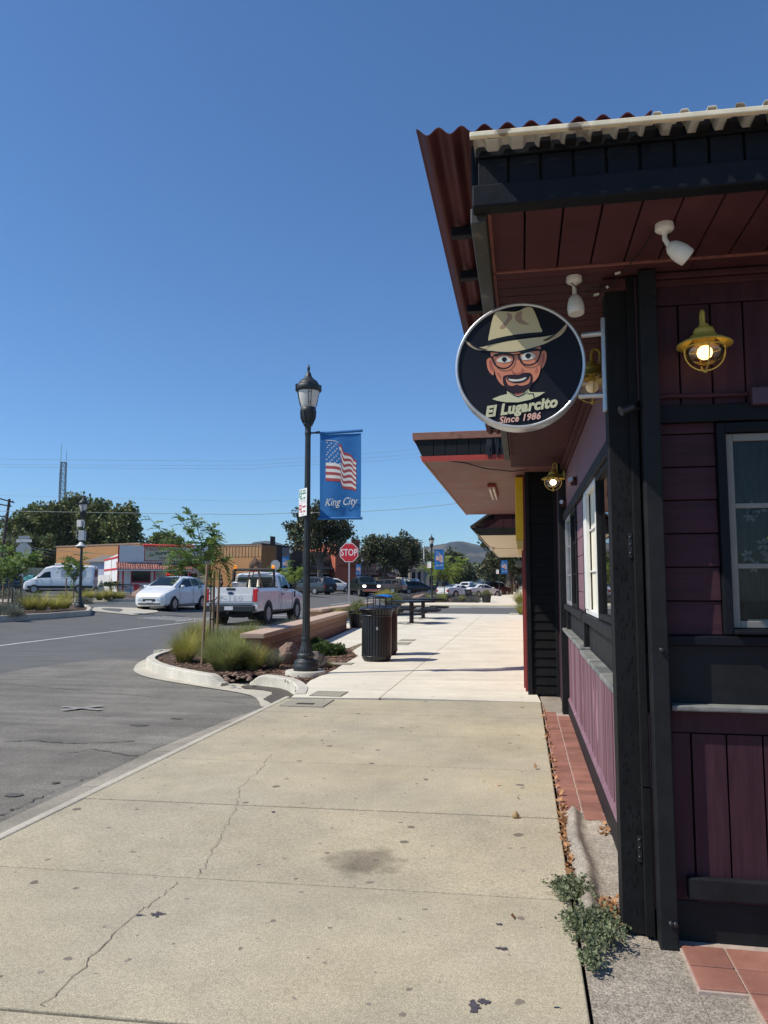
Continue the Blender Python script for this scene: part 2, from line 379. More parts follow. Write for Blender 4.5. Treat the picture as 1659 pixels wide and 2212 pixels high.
# sidewalk slabs: real joints between them, a dark bed below
st(MB().box(-2.83, .19, -6, 34, -.34, -.025).build('sidewalk_joint_bed', M['crack']))
s = MB()
jl = [(-6, -6), (1.15, 1.28), (2.24, 2.36), (3.36, 3.46), (4.49, 4.61), (5.61, 5.73), (6.74, 6.86), (7.80, 7.87), (8.68, 8.93)]
for (l0, r0), (l1, r1) in zip(jl[:-1], jl[1:]):
    e = .007
    zz = random.uniform(-.002, .002)
    v = [(-2.757, l0+e, 0), (.185, r0+e, 0), (.185, r1-e, 0), (-2.757, l1-e, 0)]
    s.add([(x, y, -.2) for x, y, z in v]+[(x, y, zz) for x, y, z in v], [(4, 5, 6, 7), (0, 1, 5, 4), (1, 2, 6, 5), (2, 3, 7, 6), (3, 0, 4, 7)])
st(s.build('sidewalk', M['tan'], bevel=.006))
# newer pale concrete beyond
s = MB()
def slab(mb, pts, z=0, d=.2):
    n = len(pts); mb.add([(x, y, z-d) for x, y in pts]+[(x, y, z) for x, y in pts], [tuple(range(n, 2*n))]+[(i, (i+1) % n, n+(i+1) % n, n+i) for i in range(n)])
yj = [8.95, 11.9, 14.85, 17.8, 20.75, 23.7, 26.65, 29.6, 33.40]
for a, b in zip(yj[:-1], yj[1:]):
    e = .004 if a > 9 else 0
    slab(s, [(-1.684, a+e), (.055 if a > 9 else .19, a+e), (.02, b-e), (-1.684, b-e)])
slab(s, [(-2.74, 8.78), (-1.692, 8.90), (-1.692, 11.895), (-2.93, 11.895), (-2.94, 10.3), (-2.80, 9.3)])
slab(s, [(-2.95, 11.905), (-1.692, 11.905), (-1.692, 14.845), (-3.35, 14.845), (-3.04, 13.9)])
for a, b in zip(yj[2:-1], yj[3:]):
    slab(s, [(-3.37 if a < 15 else -3.6, a+.004), (-1.692, a+.004), (-1.692, b-.004), (-3.6, b-.004)])
    wl = lambda y: -4.19-.0873*(y-12.0)+.05
    if b > 17: slab(s, [(wl(max(a, 15.6)), max(a, 15.6)+.004), (-3.61, max(a, 15.6)+.004), (-3.61, b-.004), (wl(b), b-.004)])
slab(s, [(-7.0, 22.6), (-5.2, 22.6), (-5.2, 33.4), (-7.0, 33.4)])
st(s.build('plaza_paving', M['newc'], bevel=.004))
# corner strip beside the houses
s = MB(); slab(s, [(.192, -6), (.56, -6), (.56, 3.3), (.50, 3.3), (.50, 4.72), (.20, 4.80)], -.014); slab(s, [(.562, -6), (3, -6), (3, 3.3), (.562, 3.3)], -.014)
slab(s, [(.20, 8.32), (.50, 8.32), (.50, 9.6), (.192, 9.6)], -.02)
st(s.build('wall_foot_concrete', M['oldc']))
# rough mortar ridge along the wall foot
V = []; F = []; nx, ny = 14, 60
rr = random.Random(3)
for j in range(ny+1):
    for i in range(nx+1):
        x = .215+.25*i/nx; y = 3.1+1.62*j/ny
        hgt = .05*math.exp(-((x-.265-.01*math.sin(y*7))/.035)**2)+.012*sst((x-.25)/.2)+rr.uniform(0, .008)
        V.append((x, y, -.012+hgt*sst((y-3.1)/.4)))
for j in range(ny):
    for i in range(nx): a = j*(nx+1)+i; F.append((a, a+1, a+nx+2, a+nx+1))
st(npmesh('mortar_ridge', V, F, M['oldc'], smooth=True))
# soil of the planter at the kerb bulb
def flat(name, pts, z, m): return st(MB().poly([(x, y, z) for x, y in pts]).build(name, m, fix=False))
bulb = [(-2.77, 9.0), (-3.02, 9.9), (-3.52, 10.62), (-3.98, 11.0), (-4.3, 10.9), (-4.81, 10.96), (-5.58, 11.59), (-6.2, 12.21), (-6.85, 13.4), (-7.1, 14.62), (-7.05, 17), (-7.0, 33.3), (-5.25, 33.3), (-5.1, 22.0), (-4.3, 15.5), (-3.55, 15.6), (-3.06, 14.15), (-3.04, 12.64), (-2.93, 11.12), (-2.92, 10.3)]
V = []; F = []
flat('planting_bed', bulb[::-1], -.03, M['soil'])
# mulch chips: small curled bark pieces over the bed
V = []; F = []; rr = random.Random(11)
for i in range(5200):
    if rr.random() < .6: x, y = rr.uniform(-4.2, -2.9), rr.uniform(9.6, 16)
    else: x, y = rr.uniform(-6.9, -4.0), rr.uniform(10.9, 17)
    # inside polygon test
    c = False; j = len(bulb)-1
    for q in range(len(bulb)):
        if (bulb[q][1] > y) != (bulb[j][1] > y) and x < (bulb[j][0]-bulb[q][0])*(y-bulb[q][1])/(bulb[j][1]-bulb[q][1])+bulb[q][0]: c = not c
        j = q
    if not c: continue
    a = rr.uniform(0, 6.3); l = rr.uniform(.015, .045); wd = rr.uniform(.006, .016); t = rr.uniform(-.5, .5); n = len(V)
    ca, sa = math.cos(a), math.sin(a); z = -.026+rr.uniform(0, .018)
    for (p, q, h) in ((-l, -wd, 0), (l, -wd, t*l), (l, wd, t*l+.006), (-l, wd, .006)): V.append((x+p*ca-q*sa, y+p*sa+q*ca, z+abs(h)))
    F.append((n, n+1, n+2, n+3))
tag(npmesh('bark_mulch', V, F, mat('bark_chips', (.20, .115, .075), .9, island=.6)), 'reddish brown bark chips covering the planting bed around the lamp foot', 'mulch', kind='stuff')
# raised kerb pieces round the bulb
def kerbpiece(name, pts, w=.17, z0=-.2, z1=.01, m=None):
    mb = MB(); n = len(pts); ring = []
    for i, p in enumerate(pts):
        p = Vector((*p[:2], 0)); a = Vector((*pts[max(i-1, 0)][:2], 0)); b = Vector((*pts[min(i+1, n-1)][:2], 0)); d = (b-a).normalized(); nn = Vector((-d.y, d.x, 0))
        top = pts[i][2] if len(pts[i]) > 2 else z1
        ring += [p-nn*0+Vector((0, 0, z0)), p+nn*.025+Vector((0, 0, top-.012)), p+nn*.045+Vector((0, 0, top)), p+nn*w+Vector((0, 0, top)), p+nn*w+Vector((0, 0, z0))]
    fs = [(i*5+k, (i+1)*5+k, (i+1)*5+k+1, i*5+k+1) for i in range(n-1) for k in range(4)]
    mb.add(ring, fs, 0, False); mb.add(ring[:5], [(0, 1, 2, 3, 4)]); mb.add(ring[-5:], [(4, 3, 2, 1, 0)])
    return st(mb.build(name, m or M['kerbw'], bevel=.008))
def arc(pts, n=6):
    out = []
    P = [Vector((*p, 0)) for p in pts]
    for i in range(len(P)-1):
        p0, p1, p2, p3 = P[max(i-1, 0)], P[i], P[i+1], P[min(i+2, len(P)-1)]
        for k in range(n):
            t = k/n; q = .5*((2*p1)+(p2-p0)*t+(2*p0-5*p1+4*p2-p3)*t*t+(3*p1-p0-3*p2+p3)*t**3); out.append((q.x, q.y))
    out.append(tuple(P[-1][:2])); return out
c1 = arc([(-2.80, 9.0), (-2.95, 9.6), (-3.28, 10.25), (-3.66, 10.6), (-3.98, 10.68)][::1])
n1 = len(c1); c1 = [(x, y, .01-(.11*sst((i-(n1-5))/4) if i > n1-5 else 0)) for i, (x, y) in enumerate(c1)]
kerbpiece('bulb_kerb', c1[::-1])
c2 = arc([(-4.36, 10.50), (-4.81, 10.72), (-5.6, 11.35), (-6.3, 12.1), (-6.85, 13.0), (-7.12, 14.2), (-7.2, 16), (-7.2, 33.3)])
c2 = [(x, y, .01-(.11*sst((4-i)/4) if i < 4 else 0)) for i, (x, y) in enumerate(c2)]
kerbpiece('bulb_kerb', c2[::-1])
# apron of pale concrete at the foot of the kerb bulb
ao = arc([(-3.12, 8.80), (-3.62, 9.78), (-4.61, 10.45), (-5.74, 11.18), (-6.45, 11.9), (-6.95, 12.8), (-7.35, 13.9), (-7.66, 15.5), (-7.6, 18), (-7.55, 33.3)], 4)
ai = arc([(-2.79, 8.80), (-3.02, 9.6), (-3.62, 10.7), (-4.7, 10.8), (-5.7, 11.5), (-6.4, 12.3), (-6.9, 13.2), (-7.1, 15.5), (-7.15, 18), (-7.15, 33.3)], 4)
V = [(x, y, ter(x, y)+.006) for x, y in ao]+[(x, y, ter(x, y)+.012) for x, y in ai]; n = len(ao)
F = [(i, i+1, n+i+1, n+i) for i in range(n-1)]
st(npmesh('kerb_apron', V, F, M['kerb']))
# wet silt left in the inlet of the bulb
si = arc([(-3.05, 9.05), (-2.88, 9.35), (-3.1, 10.05), (-3.55, 10.5), (-4.0, 10.64), (-3.95, 10.35), (-3.5, 10.15), (-3.35, 9.85), (-3.3, 9.4), (-3.05, 9.05)], 4)
V = [(x+.012*math.sin(i*2.3), y+.012*math.cos(i*1.7), ter(x, y)+.018) for i, (x, y) in enumerate(si)]
st(MB().poly(V[::-1]).build('silt_patch', mat('silt', (.095, .078, .06), .8, noise=(9, .3), coords='World'), fix=False))
# round concrete collar below the near lamp
st(MB().lathe([(.31, -.12), (.31, .035), (.295, .05), (0, .05)], (-3.23, 11.07, 0), 32).build('lamp_plinth', M['kerbw']))
# bike and lane marks
def strip(name, a, b, wd, m, dz=.006, seg=12):
    a, b = Vector(a), Vector(b); d = (b-a).normalized(); n = Vector((-d.y, d.x)); V = []
    for i in range(seg+1):
        p = a+(b-a)*i/seg
        for s_ in (-1, 1): q = p+n*s_*wd/2; V.append((q.x, q.y, ter(q.x, q.y)-.018+dz))
    return st(npmesh(name, V, [(2*i, 2*i+1, 2*i+3, 2*i+2) for i in range(seg)], m))
strip('lane_line', (-12.15, 2), (-12.72, 33), .12, M['paintw'], seg=40)
M['worn'] = mat('faded_road_paint', (.30, .29, .265), .8, noise=(14, .35), coords='World')
strip('bay_mark', (-5.42, 8.30), (-4.82, 8.12), .09, M['worn'], .024)
strip('bay_mark', (-5.22, 7.98), (-5.0, 8.44), .09, M['worn'], .029)
strip('lane_line', (-13.2, 27.3), (-12.85, 39), .12, M['paintw'])
strip('stop_line', (-14.3, 34.5), (-7.7, 33.2), .35, M['paintw'], .010)
strip('stop_line', (-20.6, 39.5), (-14.8, 36.2), .3, M['paintw'], .010)
strip('lane_line', (-12.9, 50), (-13.2, 150), .14, M['paintw'], seg=40)
for i in range(5): strip('street_lettering', (-14.9+.05*i, 27.5+.42*i), (-12.95+.03*i, 27.9+.42*i), .14, M['paintw'], .008, 4)
# far corner beyond the cross street
s = MB()
slab(s, [(-3.0, 46.3), (.6, 46.3), (.6, 150), (-3.6, 150), (-3.6, 58), (-3.0, 55)], .0)
slab(s, [(-7.6, 46.3), (-3.01, 46.3), (-3.01, 52.5), (-7.6, 52.5)], .0)
st(s.build('far_sidewalk', M['newc'], bevel=.01))
s = MB(); slab(s, [(-7.6, 46.32), (.1, 46.32), (.1, 47.2), (-7.6, 47.2)], .006); st(s.build('tactile_strip', M['painty']))
s = MB(); slab(s, [(-7.2, 52.6), (-3.02, 52.6), (-3.02, 55), (-3.62, 58), (-3.62, 66), (-5.2, 70), (-7.2, 62)], .02); st(s.build('far_planting_bed', M['soil']))
# low kerb blocks by the wall at the crossing
s = MB(); s.box(-.55, .3, 32.9, 33.3, -.1, .06); s.box(-.35, .4, 46.1, 46.6, -.1, .10); st(s.build('kerb_block', M['kerbw'], bevel=.01))
# left island and far corner beds
def bed(name, pts, z, kz, km):
    pts = [(x, y) for x, y in pts]
    tz = lambda p: ter(*p)+z
    st(MB().poly([(x, y, tz((x, y))) for x, y in pts]).build(name, M['soil'], fix=False))
    mb = MB(); n = len(pts)
    for i in range(n):
        a, b = pts[i], pts[(i+1) % n]
        mb.bar((*a, tz(a)-.08), (*b, tz(b)-.08), .15, .24)
    st(mb.build(name+'_kerb', km, bevel=.02))
bed('island_bed', [(-22, 17), (-16.8, 17), (-16.45, 24.2), (-16.5, 26.6), (-17.4, 28.2), (-18.6, 29.8), (-20, 31.2), (-23, 33.5), (-32, 36), (-34, 20)], .14, .1, M['kerb'])
bed('corner_bed', [(-33, 42.5), (-23.6, 41.2), (-22.4, 42.5), (-22.4, 50), (-26, 56), (-33, 52)], .12, .1, M['kerb'])
st(npmesh('far_left_paving', [(-45, 38.5, ter(-45, 38.5)+.02), (-28, 38.3, ter(-28, 38.3)+.02), (-28, 40.6, ter(-28, 40)+.02), (-45, 41.2, ter(-45, 41)+.02)], [(0, 1, 2, 3)], M['newc']))
st(npmesh('island_nose', [(-17.6, 28.6, ter(-17.6, 28.6)+.01), (-15.6, 28.4, ter(-15.6, 28.4)+.01), (-15.8, 31, ter(-15.8, 31)+.01), (-17.0, 33, ter(-17, 33)+.01), (-19.5, 32, ter(-19.5, 32)+.01)], [(0, 1, 2, 3, 4)], M['kerb']))
bed('median_bed', [(-13.6, 66), (-12.0, 66), (-12.0, 76), (-13.6, 76)], .1, .1, M['kerb'])
bed('right_median_bed', [(-10.6, 60), (-8.4, 56), (-8.2, 66), (-9, 85), (-10.6, 85)], .12, .1, M['kerb'])
# cracks in the slabs: ribbons of dirt that follow the fracture
def crack(pts, wd=.004, z=.0035, seed=1, sub=9, jit=.014):
    rr = random.Random(seed); P = []
    for a, b in zip(pts[:-1], pts[1:]):
        for k_ in range(sub): t = k_/sub; P.append((a[0]+(b[0]-a[0])*t+rr.uniform(-jit, jit), a[1]+(b[1]-a[1])*t+rr.uniform(-jit, jit)))
    P.append(pts[-1]); V = []
    for i, p in enumerate(P):
        q = wd*rr.uniform(.4, 1); V += [(p[0]-q, p[1]-q*.3, z), (p[0]+q, p[1]+q*.3, z)]
    return st(npmesh('pavement_crack', V, [(2*i, 2*i+1, 2*i+3, 2*i+2) for i in range(len(P)-1)], M['crackl']))
gz = lambda u, v: tuple(GZ(u, v)[:2])
crack([gz(*p) for p in ((85, 2180), (190, 2080), (290, 1975), (345, 1940), (380, 1905))], .0022, seed=2)
crack([gz(*p) for p in ((430, 1892), (445, 1860), (485, 1790), (507, 1745))], .0018, seed=3)
crack([gz(*p) for p in ((507, 1742), (520, 1700), (565, 1660), (585, 1630))], .0017, seed=5)
crack([gz(*p) for p in ((585, 1625), (640, 1600), (700, 1570), (735, 1545))], .0014, seed=8)
M['tar'] = mat('dark_asphalt_seam', (.10, .095, .085), .9)
def seam(P, wd, seed):
    Q = [ONG(u, v) for u, v in P]; rr = random.Random(seed); L2 = []
    for a, b in zip(Q[:-1], Q[1:]):
        for k_ in range(8): t = k_/8; L2.append((a[0]+(b[0]-a[0])*t+rr.uniform(-.02, .02), a[1]+(b[1]-a[1])*t+rr.uniform(-.02, .02)))
    L2.append(Q[-1]); V = []
    for x, y in L2: q = wd*rr.uniform(.3, 1); V += [(x, y-q, ter(x, y)), (x, y+q, ter(x, y))]
    st(npmesh('asphalt_seam', V, [(2*i, 2*i+1, 2*i+3, 2*i+2) for i in range(len(L2)-1)], M['tar']))
def ONG(u, v):
    z = -.08
    for _ in range(6): p = GZ(u, v, z); z = ter(p.x, p.y)
    return p.x, p.y
seam([(0, 1761), (60, 1733), (130, 1703), (206, 1672)], .014, 1); seam([(206, 1672), (300, 1632), (400, 1588), (480, 1552), (533, 1527)], .012, 2)
seam([(0, 1475), (130, 1487), (300, 1503), (420, 1510), (533, 1520)], .009, 3); seam([(130, 1628), (200, 1618), (290, 1632), (350, 1608)], .012, 4); seam([(0, 1602), (70, 1598), (165, 1606), (290, 1600)], .014, 5)
seam([(60, 1560), (180, 1545), (330, 1548)], .008, 6)
for i, (u, v, r, sy) in enumerate(((300, 1566, .10, .5), (30, 1717, .06, .8), (380, 1552, .07, .4), (120, 1690, .03, 1), (205, 1700, .02, 1))):
    x, y = ONG(u, v); rr = random.Random(i); st(MB().poly([(x+r*(1+rr.uniform(-.3, .3))*math.cos(a), y+r*sy*(1+rr.uniform(-.3, .3))*math.sin(a), ter(x, y)+.001) for a in np.linspace(0, 6.28, 20)[:-1]]).build('oil_stain', M['tar'], fix=False))
# spilt stains with a shape of their own
def blot(u, v, r, m, sy=1., seed=1, z=.003, rag=.35):
    c = GZ(u, v); rr = random.Random(seed); n = 22; P = []
    for i in range(n):
        a = 2*math.pi*i/n; q = r*(1+rr.uniform(-rag, rag)); P.append((c.x+q*math.cos(a), c.y+q*sy*math.sin(a), z))
    return P
mb = MB()
for (u, v, r, sy, sd) in ((340, 1976, .028, .7, 1), (302, 1978, .018, .4, 2), (1085, 2050, .022, .5, 3), (1025, 2175, .022, 1.3, 4), (1045, 2165, .018, .9, 6), (1078, 1998, .012, .7, 5), (590, 1754, .014, .8, 7)):
    mb.poly(blot(u, v, r, 0, sy, sd, rag=.5))
st(mb.build('paint_spill', mat('dark_violet_spill', (.075, .062, .075), .7, noise=(60, .3)), fix=False))
mm = conc('oil_stained_concrete', (.20, .17, .13), .34, .35)
b_ = mm.node_tree.nodes['Principled BSDF']; t_ = mm.node_tree
gp = t_.nodes.new('ShaderNodeNewGeometry'); vm = t_.nodes.new('ShaderNodeVectorMath'); vm.operation = 'DISTANCE'; t_.links.new(gp.outputs['Position'], vm.inputs[0])
pc = GZ(790, 1862); vm.inputs[1].default_value = (pc.x, pc.y, 0)
nz = t_.nodes.new('ShaderNodeTexNoise'); nz.inputs['Scale'].default_value = 9; nz.inputs['Detail'].default_value = 5; t_.links.new(gp.outputs['Position'], nz.inputs[0])
ma = t_.nodes.new('ShaderNodeMath'); ma.operation = 'MULTIPLY_ADD'; ma.inputs[1].default_value = .32; t_.links.new(nz.outputs[0], ma.inputs[0]); t_.links.new(vm.outputs['Value'], ma.inputs[2])
mr_ = t_.nodes.new('ShaderNodeMapRange'); mr_.inputs[1].default_value = .24; mr_.inputs[2].default_value = .36; mr_.inputs[3].default_value = .42; mr_.inputs[4].default_value = 0; t_.links.new(ma.outputs[0], mr_.inputs[0])
t_.links.new(mr_.outputs[0], b_.inputs['Alpha'])
st(MB().poly([(pc.x-.3, pc.y-.3, .0025), (pc.x+.3, pc.y-.3, .0025), (pc.x+.3, pc.y+.3, .0025), (pc.x-.3, pc.y+.3, .0025)]).build('oil_stain', mm, fix=False))
# hills
def ridge(name, y, prof, m, x0=None, depth=1200):
    V = []; F = []; n = len(prof); K = 9; rr = random.Random(5)
    for k_ in range(K):
        t = k_/(K-1)
        for i, p in enumerate(prof):
            z = p[1]*math.sin(math.pi/2*(1-abs(t-.5)*2))*(1+.03*math.sin(i*.5+k_*1.3)*(1 if k_ != K//2 else 0))
            V.append((p[0], y-depth/2+depth*t, z-10))
    for k_ in range(K-1):
        for i in range(n-1): a = k_*n+i; F.append((a, a+1, a+n+1, a+n))
    return st(npmesh(name, V, F, m, smooth=True))
hm = mat('chaparral_slope', (.035, .042, .035), .95, noise=(.006, .35), spots=(.012, .52, (.11, .09, .055)), coords='World')
prof = []
HY = 3000.
pts = [(-400, 1228), (-100, 1222), (80, 1215), (300, 1205), (450, 1195), (540, 1186), (575, 1168), (600, 1172), (650, 1192), (720, 1198), (800, 1196), (860, 1192), (900, 1184), (930, 1180), (950, 1177), (970, 1172), (985, 1170), (1000, 1170), (1030, 1176), (1060, 1185), (1120, 1205), (1200, 1215), (1400, 1222), (1900, 1230)]
rr = random.Random(4)
for a, b in zip(pts[:-1], pts[1:]):
    for k_ in range(5):
        t = k_/5; p = ONY(a[0]+(b[0]-a[0])*t, a[1]+(b[1]-a[1])*t, HY); prof.append((p.x, p.z+10+rr.uniform(-1.5, 1.5)))
ridge('hills', HY, prof, hm)
# ================================================================ THE NEAR RESTAURANT
B = thing('restaurant_building', 'maroon and black timber restaurant with corrugated eave filling the right side', 'building', (0, 0, 0))
YF, YE, XW = 3.178, 8.30, .48      # front wall, far end, street-side wall
SZ = 2.64
def prt(mb, name, m, parent=B, **k): return mb.build(name, m, parent, **k)
# core walls
mb = MB(); mb.box(XW+.03, 6, YF+.03, YE, -.2, SZ); prt(mb, 'wall_core', M['void'])
# street side: vertical boards above the windows
mb = MB(); y = YF
while y < YE-.02:
    mb.box(XW-.004, XW+.04, y+.003, min(y+.056, YE)-.003, 2.11, SZ-.002); y += .056
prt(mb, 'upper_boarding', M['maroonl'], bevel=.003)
mb = MB(); mb.box(XW-.04, XW, 3.32, 8.25, 2.02, 2.10); prt(mb, 'window_head_beam', M['black'], bevel=.006)
mb = MB(); mb.box(XW-.055, XW-.006, 3.32, 8.25, SZ-.07, SZ-.003); mb.box(XW-.03, XW-.006, 3.32, 8.25, SZ-.12, SZ-.072); prt(mb, 'crown_moulding', M['soffit'], bevel=.008)
mb = MB(); mb.box(XW-.045, XW, 3.32, 5.85, 1.075, 1.135); mb.box(XW-.05, XW, 5.86, 8.25, 1.085, 1.14); prt(mb, 'window_sill_rail', M['black'], bevel=.006)
mb = MB(); mb.box(XW+.0, XW+.04, YF, 8.25, .85, 1.08)
for yy in (5.80, 7.95): mb.box(XW-.035, XW-.001, yy, yy+.07, .88, 1.083)
prt(mb, 'apron_panel', M['black'], bevel=.004)
lg = MB(); lg.box(.405, XW+.01, 3.325, 5.72, .843, .872); prt(lg, 'ledge', M['ledge'], bevel=.006)
lg = MB(); lg.box(.41, XW+.01, 5.73, 8.33, .858, .887); prt(lg, 'ledge', M['ledge'], bevel=.006)
# vertical beaded wainscot
mb = MB(); y = YF; rr = random.Random(9)
while y < 8.2:
    wd = rr.choice((.06, .085, .085, .11)); mb.box(XW-.006-rr.uniform(0, .004), XW+.04, y+.003, min(y+wd, 8.2)-.003, .1, .846)
    if rr.random() < .5: mb.box(XW-.014, XW-.006, y+wd*.3, y+wd*.3+.014, .12, .845)
    y += wd
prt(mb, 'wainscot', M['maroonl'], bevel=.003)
mb = MB(); mb.box(.452, .472, 3.32, 6.1, -.05, .15); mb.box(.452, .472, 6.105, 8.2, -.05, .145); prt(mb, 'baseboard', M['black'], bevel=.004)
mb = MB(); mb.add([(.450, 3.32, .152), (.450, 8.2, .147), (.475, 3.32, .185), (.475, 8.2, .178), (.475, 3.32, .15), (.475, 8.2, .145)], [(0, 1, 3, 2), (0, 4, 5, 1), (2, 3, 5, 4), (0, 2, 4), (1, 5, 3)]); prt(mb, 'baseboard_cap', M['maroonl'])
# windows of the street side
def swin(y0, y1, frame, glassm, curtain, mid=False, name='window'):
    z0, z1 = 1.14, 2.02
    f = MB(); t = .032
    f.box(XW-.022, XW+.035, y0, y0+t, z0, z1); f.box(XW-.022, XW+.035, y1-t, y1, z0, z1)
    f.box(XW-.021, XW+.034, y0+t, y1-t, z0, z0+t); f.box(XW-.021, XW+.034, y0+t, y1-t, z1-t, z1)
    if mid:
        for q in (.34, .67): f.box(XW-.003, XW+.008, y0+t, y1-t, z0+(z1-z0)*q-.006, z0+(z1-z0)*q+.006)
    o = f.build(name, frame, B, bevel=.003)
    if glassm: MB().box(XW+.004, XW+.008, y0+t, y1-t, z0+t, z1-t).build('pane', glassm, o)
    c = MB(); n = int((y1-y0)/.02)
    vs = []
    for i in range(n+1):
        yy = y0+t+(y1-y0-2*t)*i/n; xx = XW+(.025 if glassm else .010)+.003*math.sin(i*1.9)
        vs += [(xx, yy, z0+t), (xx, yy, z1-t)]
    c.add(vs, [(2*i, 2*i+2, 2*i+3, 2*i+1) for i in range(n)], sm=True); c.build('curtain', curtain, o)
    return o
M['refl'] = glassmat('reflecting_glass', (.55, .56, .55), .01, .22)
swin(3.36, 4.81, M['black'], M['refl'], M['curtain'])
ww_ = swin(4.85, 5.72, M['white'], None, M['curtainw'], True)
MB().box(XW-.03, XW-.001, 5.50, 5.685, 1.172, 1.988).build('open_sash', M['white'], ww_, bevel=.004)
swin(6.62, 7.32, M['black'], M['winglass'], M['curtain'], True)
swin(7.36, 8.15, M['galv'], M['winglass'], M['curtain'], True)
mb = MB()
for yy, ww, q_ in ((3.24, .11, .028), (4.813, .034, .006), (5.723, .055, .028), (6.56, .055, .028), (8.155, .09, .028)): prt(MB().box(XW-q_, XW+.03, yy, yy+ww, 1.136, 2.019), 'window_casing', M['black'], bevel=.003)
mb = MB()
for i in range(6): mb.box(XW-.012, XW+.03, 5.782, 6.555, 1.142+i*.146, 1.142+i*.146+.143)
prt(mb, 'lap_siding', M['maroonl'], bevel=.006)
# posts
mb = MB(); mb.box(.366, .447, 3.19, 3.31, 0, SZ-.004); rr = random.Random(2)
for i in range(150):
    x = rr.uniform(.371, .438); z = rr.uniform(.05, 2.5); mb.box(x, x+rr.uniform(.003, .006), 3.1888-rr.uniform(0, .0006), 3.1895, z, z+rr.uniform(.008, .026))
prt(mb, 'corner_post', M['blackr'])
mb = MB(); mb.box(.4475, .483, 3.165, 3.31, .0, .56); mb.box(.4475, .480, 3.162, 3.31, .563, SZ-.004); prt(mb, 'corner_board', M['blackr'], bevel=.003)
mb = MB(); mb.box(.489, .556, 3.10, 3.31, -.02, SZ-.004); prt(mb, 'front_post', M['black'], bevel=.005)
mb = MB(); mb.box(.484, .4885, 3.2, 3.31, 0, 2.6); prt(mb, 'post_gap', M['void'])
mb = MB(); mb.box(.395, .48, 8.20, 8.34, -.02, SZ-.004); mb.box(.37, .395, 8.12, 8.22, -.02, .9) if False else None; prt(mb, 'end_post', M['black'], bevel=.005)
mb = MB(); mb.box(.35, .452, 3.17, 3.32, SZ-.055, SZ-.005); prt(mb, 'post_capital', M['soffit'], bevel=.006)
def hwplate(z):
    mb = MB(); mb.box(.428, .4465, 3.184, 3.1895, z, z+.10); o = prt(mb, 'strike_plate', M['dark'], bevel=.003)
    for dz in (.02, .055, .085): MB().lathe([(0, -.004), (.005, -.002), (.006, .002)], (.436, 3.183, z+dz), 8, M=Matrix.Rotation(R(-90), 4, 'X')).build('screw', M['iron'], o)
hwplate(1.46); hwplate(.27)
for (x, z) in ((.528, 1.10), (.528, .085), (.545, .083)):
    MB().lathe([(.010, 0), (.010, .010), (.006, .014), (0, .014)], (x, 3.10, z), 12, M=Matrix.Rotation(R(90), 4, 'X')).build('bolt', M['iron'], B)
# front wall: horizontal lap boards, window, sill, plinth panels
mb = MB()
zz = 1.155; hs = [.135]*7
for h_ in hs:
    mb.add([(.556, YF, zz), (.775, YF, zz), (.775, YF+.03, zz), (.556, YF+.03, zz), (.556, YF+.008, zz+h_-.004), (.775, YF+.008, zz+h_-.004), (.775, YF+.03, zz+h_-.004), (.556, YF+.03, zz+h_-.004)], [(0, 1, 2, 3), (4, 7, 6, 5), (0, 4, 5, 1), (1, 5, 6, 2), (2, 6, 7, 3), (3, 7, 4, 0)])
    zz += h_
    if zz > 2.0: break
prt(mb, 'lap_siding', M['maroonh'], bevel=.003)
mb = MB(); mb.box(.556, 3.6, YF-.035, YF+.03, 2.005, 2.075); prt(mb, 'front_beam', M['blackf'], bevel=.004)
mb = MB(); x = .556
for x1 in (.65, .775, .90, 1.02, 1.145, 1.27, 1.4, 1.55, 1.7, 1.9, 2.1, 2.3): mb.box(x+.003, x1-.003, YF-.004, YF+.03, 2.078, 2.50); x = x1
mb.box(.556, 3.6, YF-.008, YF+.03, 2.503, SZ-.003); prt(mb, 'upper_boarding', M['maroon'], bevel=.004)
mb = MB(); mb.box(.56, 3.6, YF-.03, YF-.009, SZ-.03, SZ-.004); mb.box(.56, 3.6, YF-.02, YF-.009, SZ-.06, SZ-.032); prt(mb, 'crown_moulding', M['soffit'], bevel=.006)
# front window
wx0, wx1, wz0, wz1 = .777, 1.75, 1.158, 2.0
f = MB()
f.box(wx0, wx0+.034, YF-.025, YF+.03, wz0, wz1); f.box(wx1-.034, wx1, YF-.025, YF+.03, wz0, wz1); f.box(wx0+.034, wx1-.034, YF-.025, YF+.03, wz1-.04, wz1); f.box(wx0+.034, wx1-.034, YF-.03, YF+.03, wz0, wz0+.022)
f.box(wx0+.036, wx1, YF-.05, YF-.0255, wz0+.003, wz0+.016)
W = prt(f, 'window', M['blackf'], bevel=.004)
f = MB(); a0, a1, b0, b1 = wx0+.037, wx1-.037, wz0+.025, wz1-.043
f.box(a0, a0+.028, YF, YF+.03, b0, b1); f.box(a1-.028, a1, YF, YF+.03, b0, b1); f.box(a0+.028, a1-.028, YF, YF+.03, b1-.03, b1); f.box(a0+.028, a1-.028, YF, YF+.03, b0, b0+.028)
for q in (.35, .66): f.box(a0+.028, a1-.028, YF+.006, YF+.016, b1-.03-(b1-b0)*q, b1-.03-(b1-b0)*q+.020)
f.build('sash', M['sashgrey'], W, bevel=.003)
MB().box(a0+.028, a1-.028, YF+.008, YF+.012, b0+.028, b1-.03).build('pane', M['winglass'], W)
c = MB(); vs = []
for i in range(61): xx = a0+.028+(a1-a0-.056)*i/60; yy = YF+.0245+.003*math.sin(i*.9); vs += [(xx, yy, b0+.03), (xx, yy, b1-.03)]
c.add(vs, [(2*i, 2*i+2, 2*i+3, 2*i+1) for i in range(60)], sm=True); c.build('curtain', M['curtain'], W)
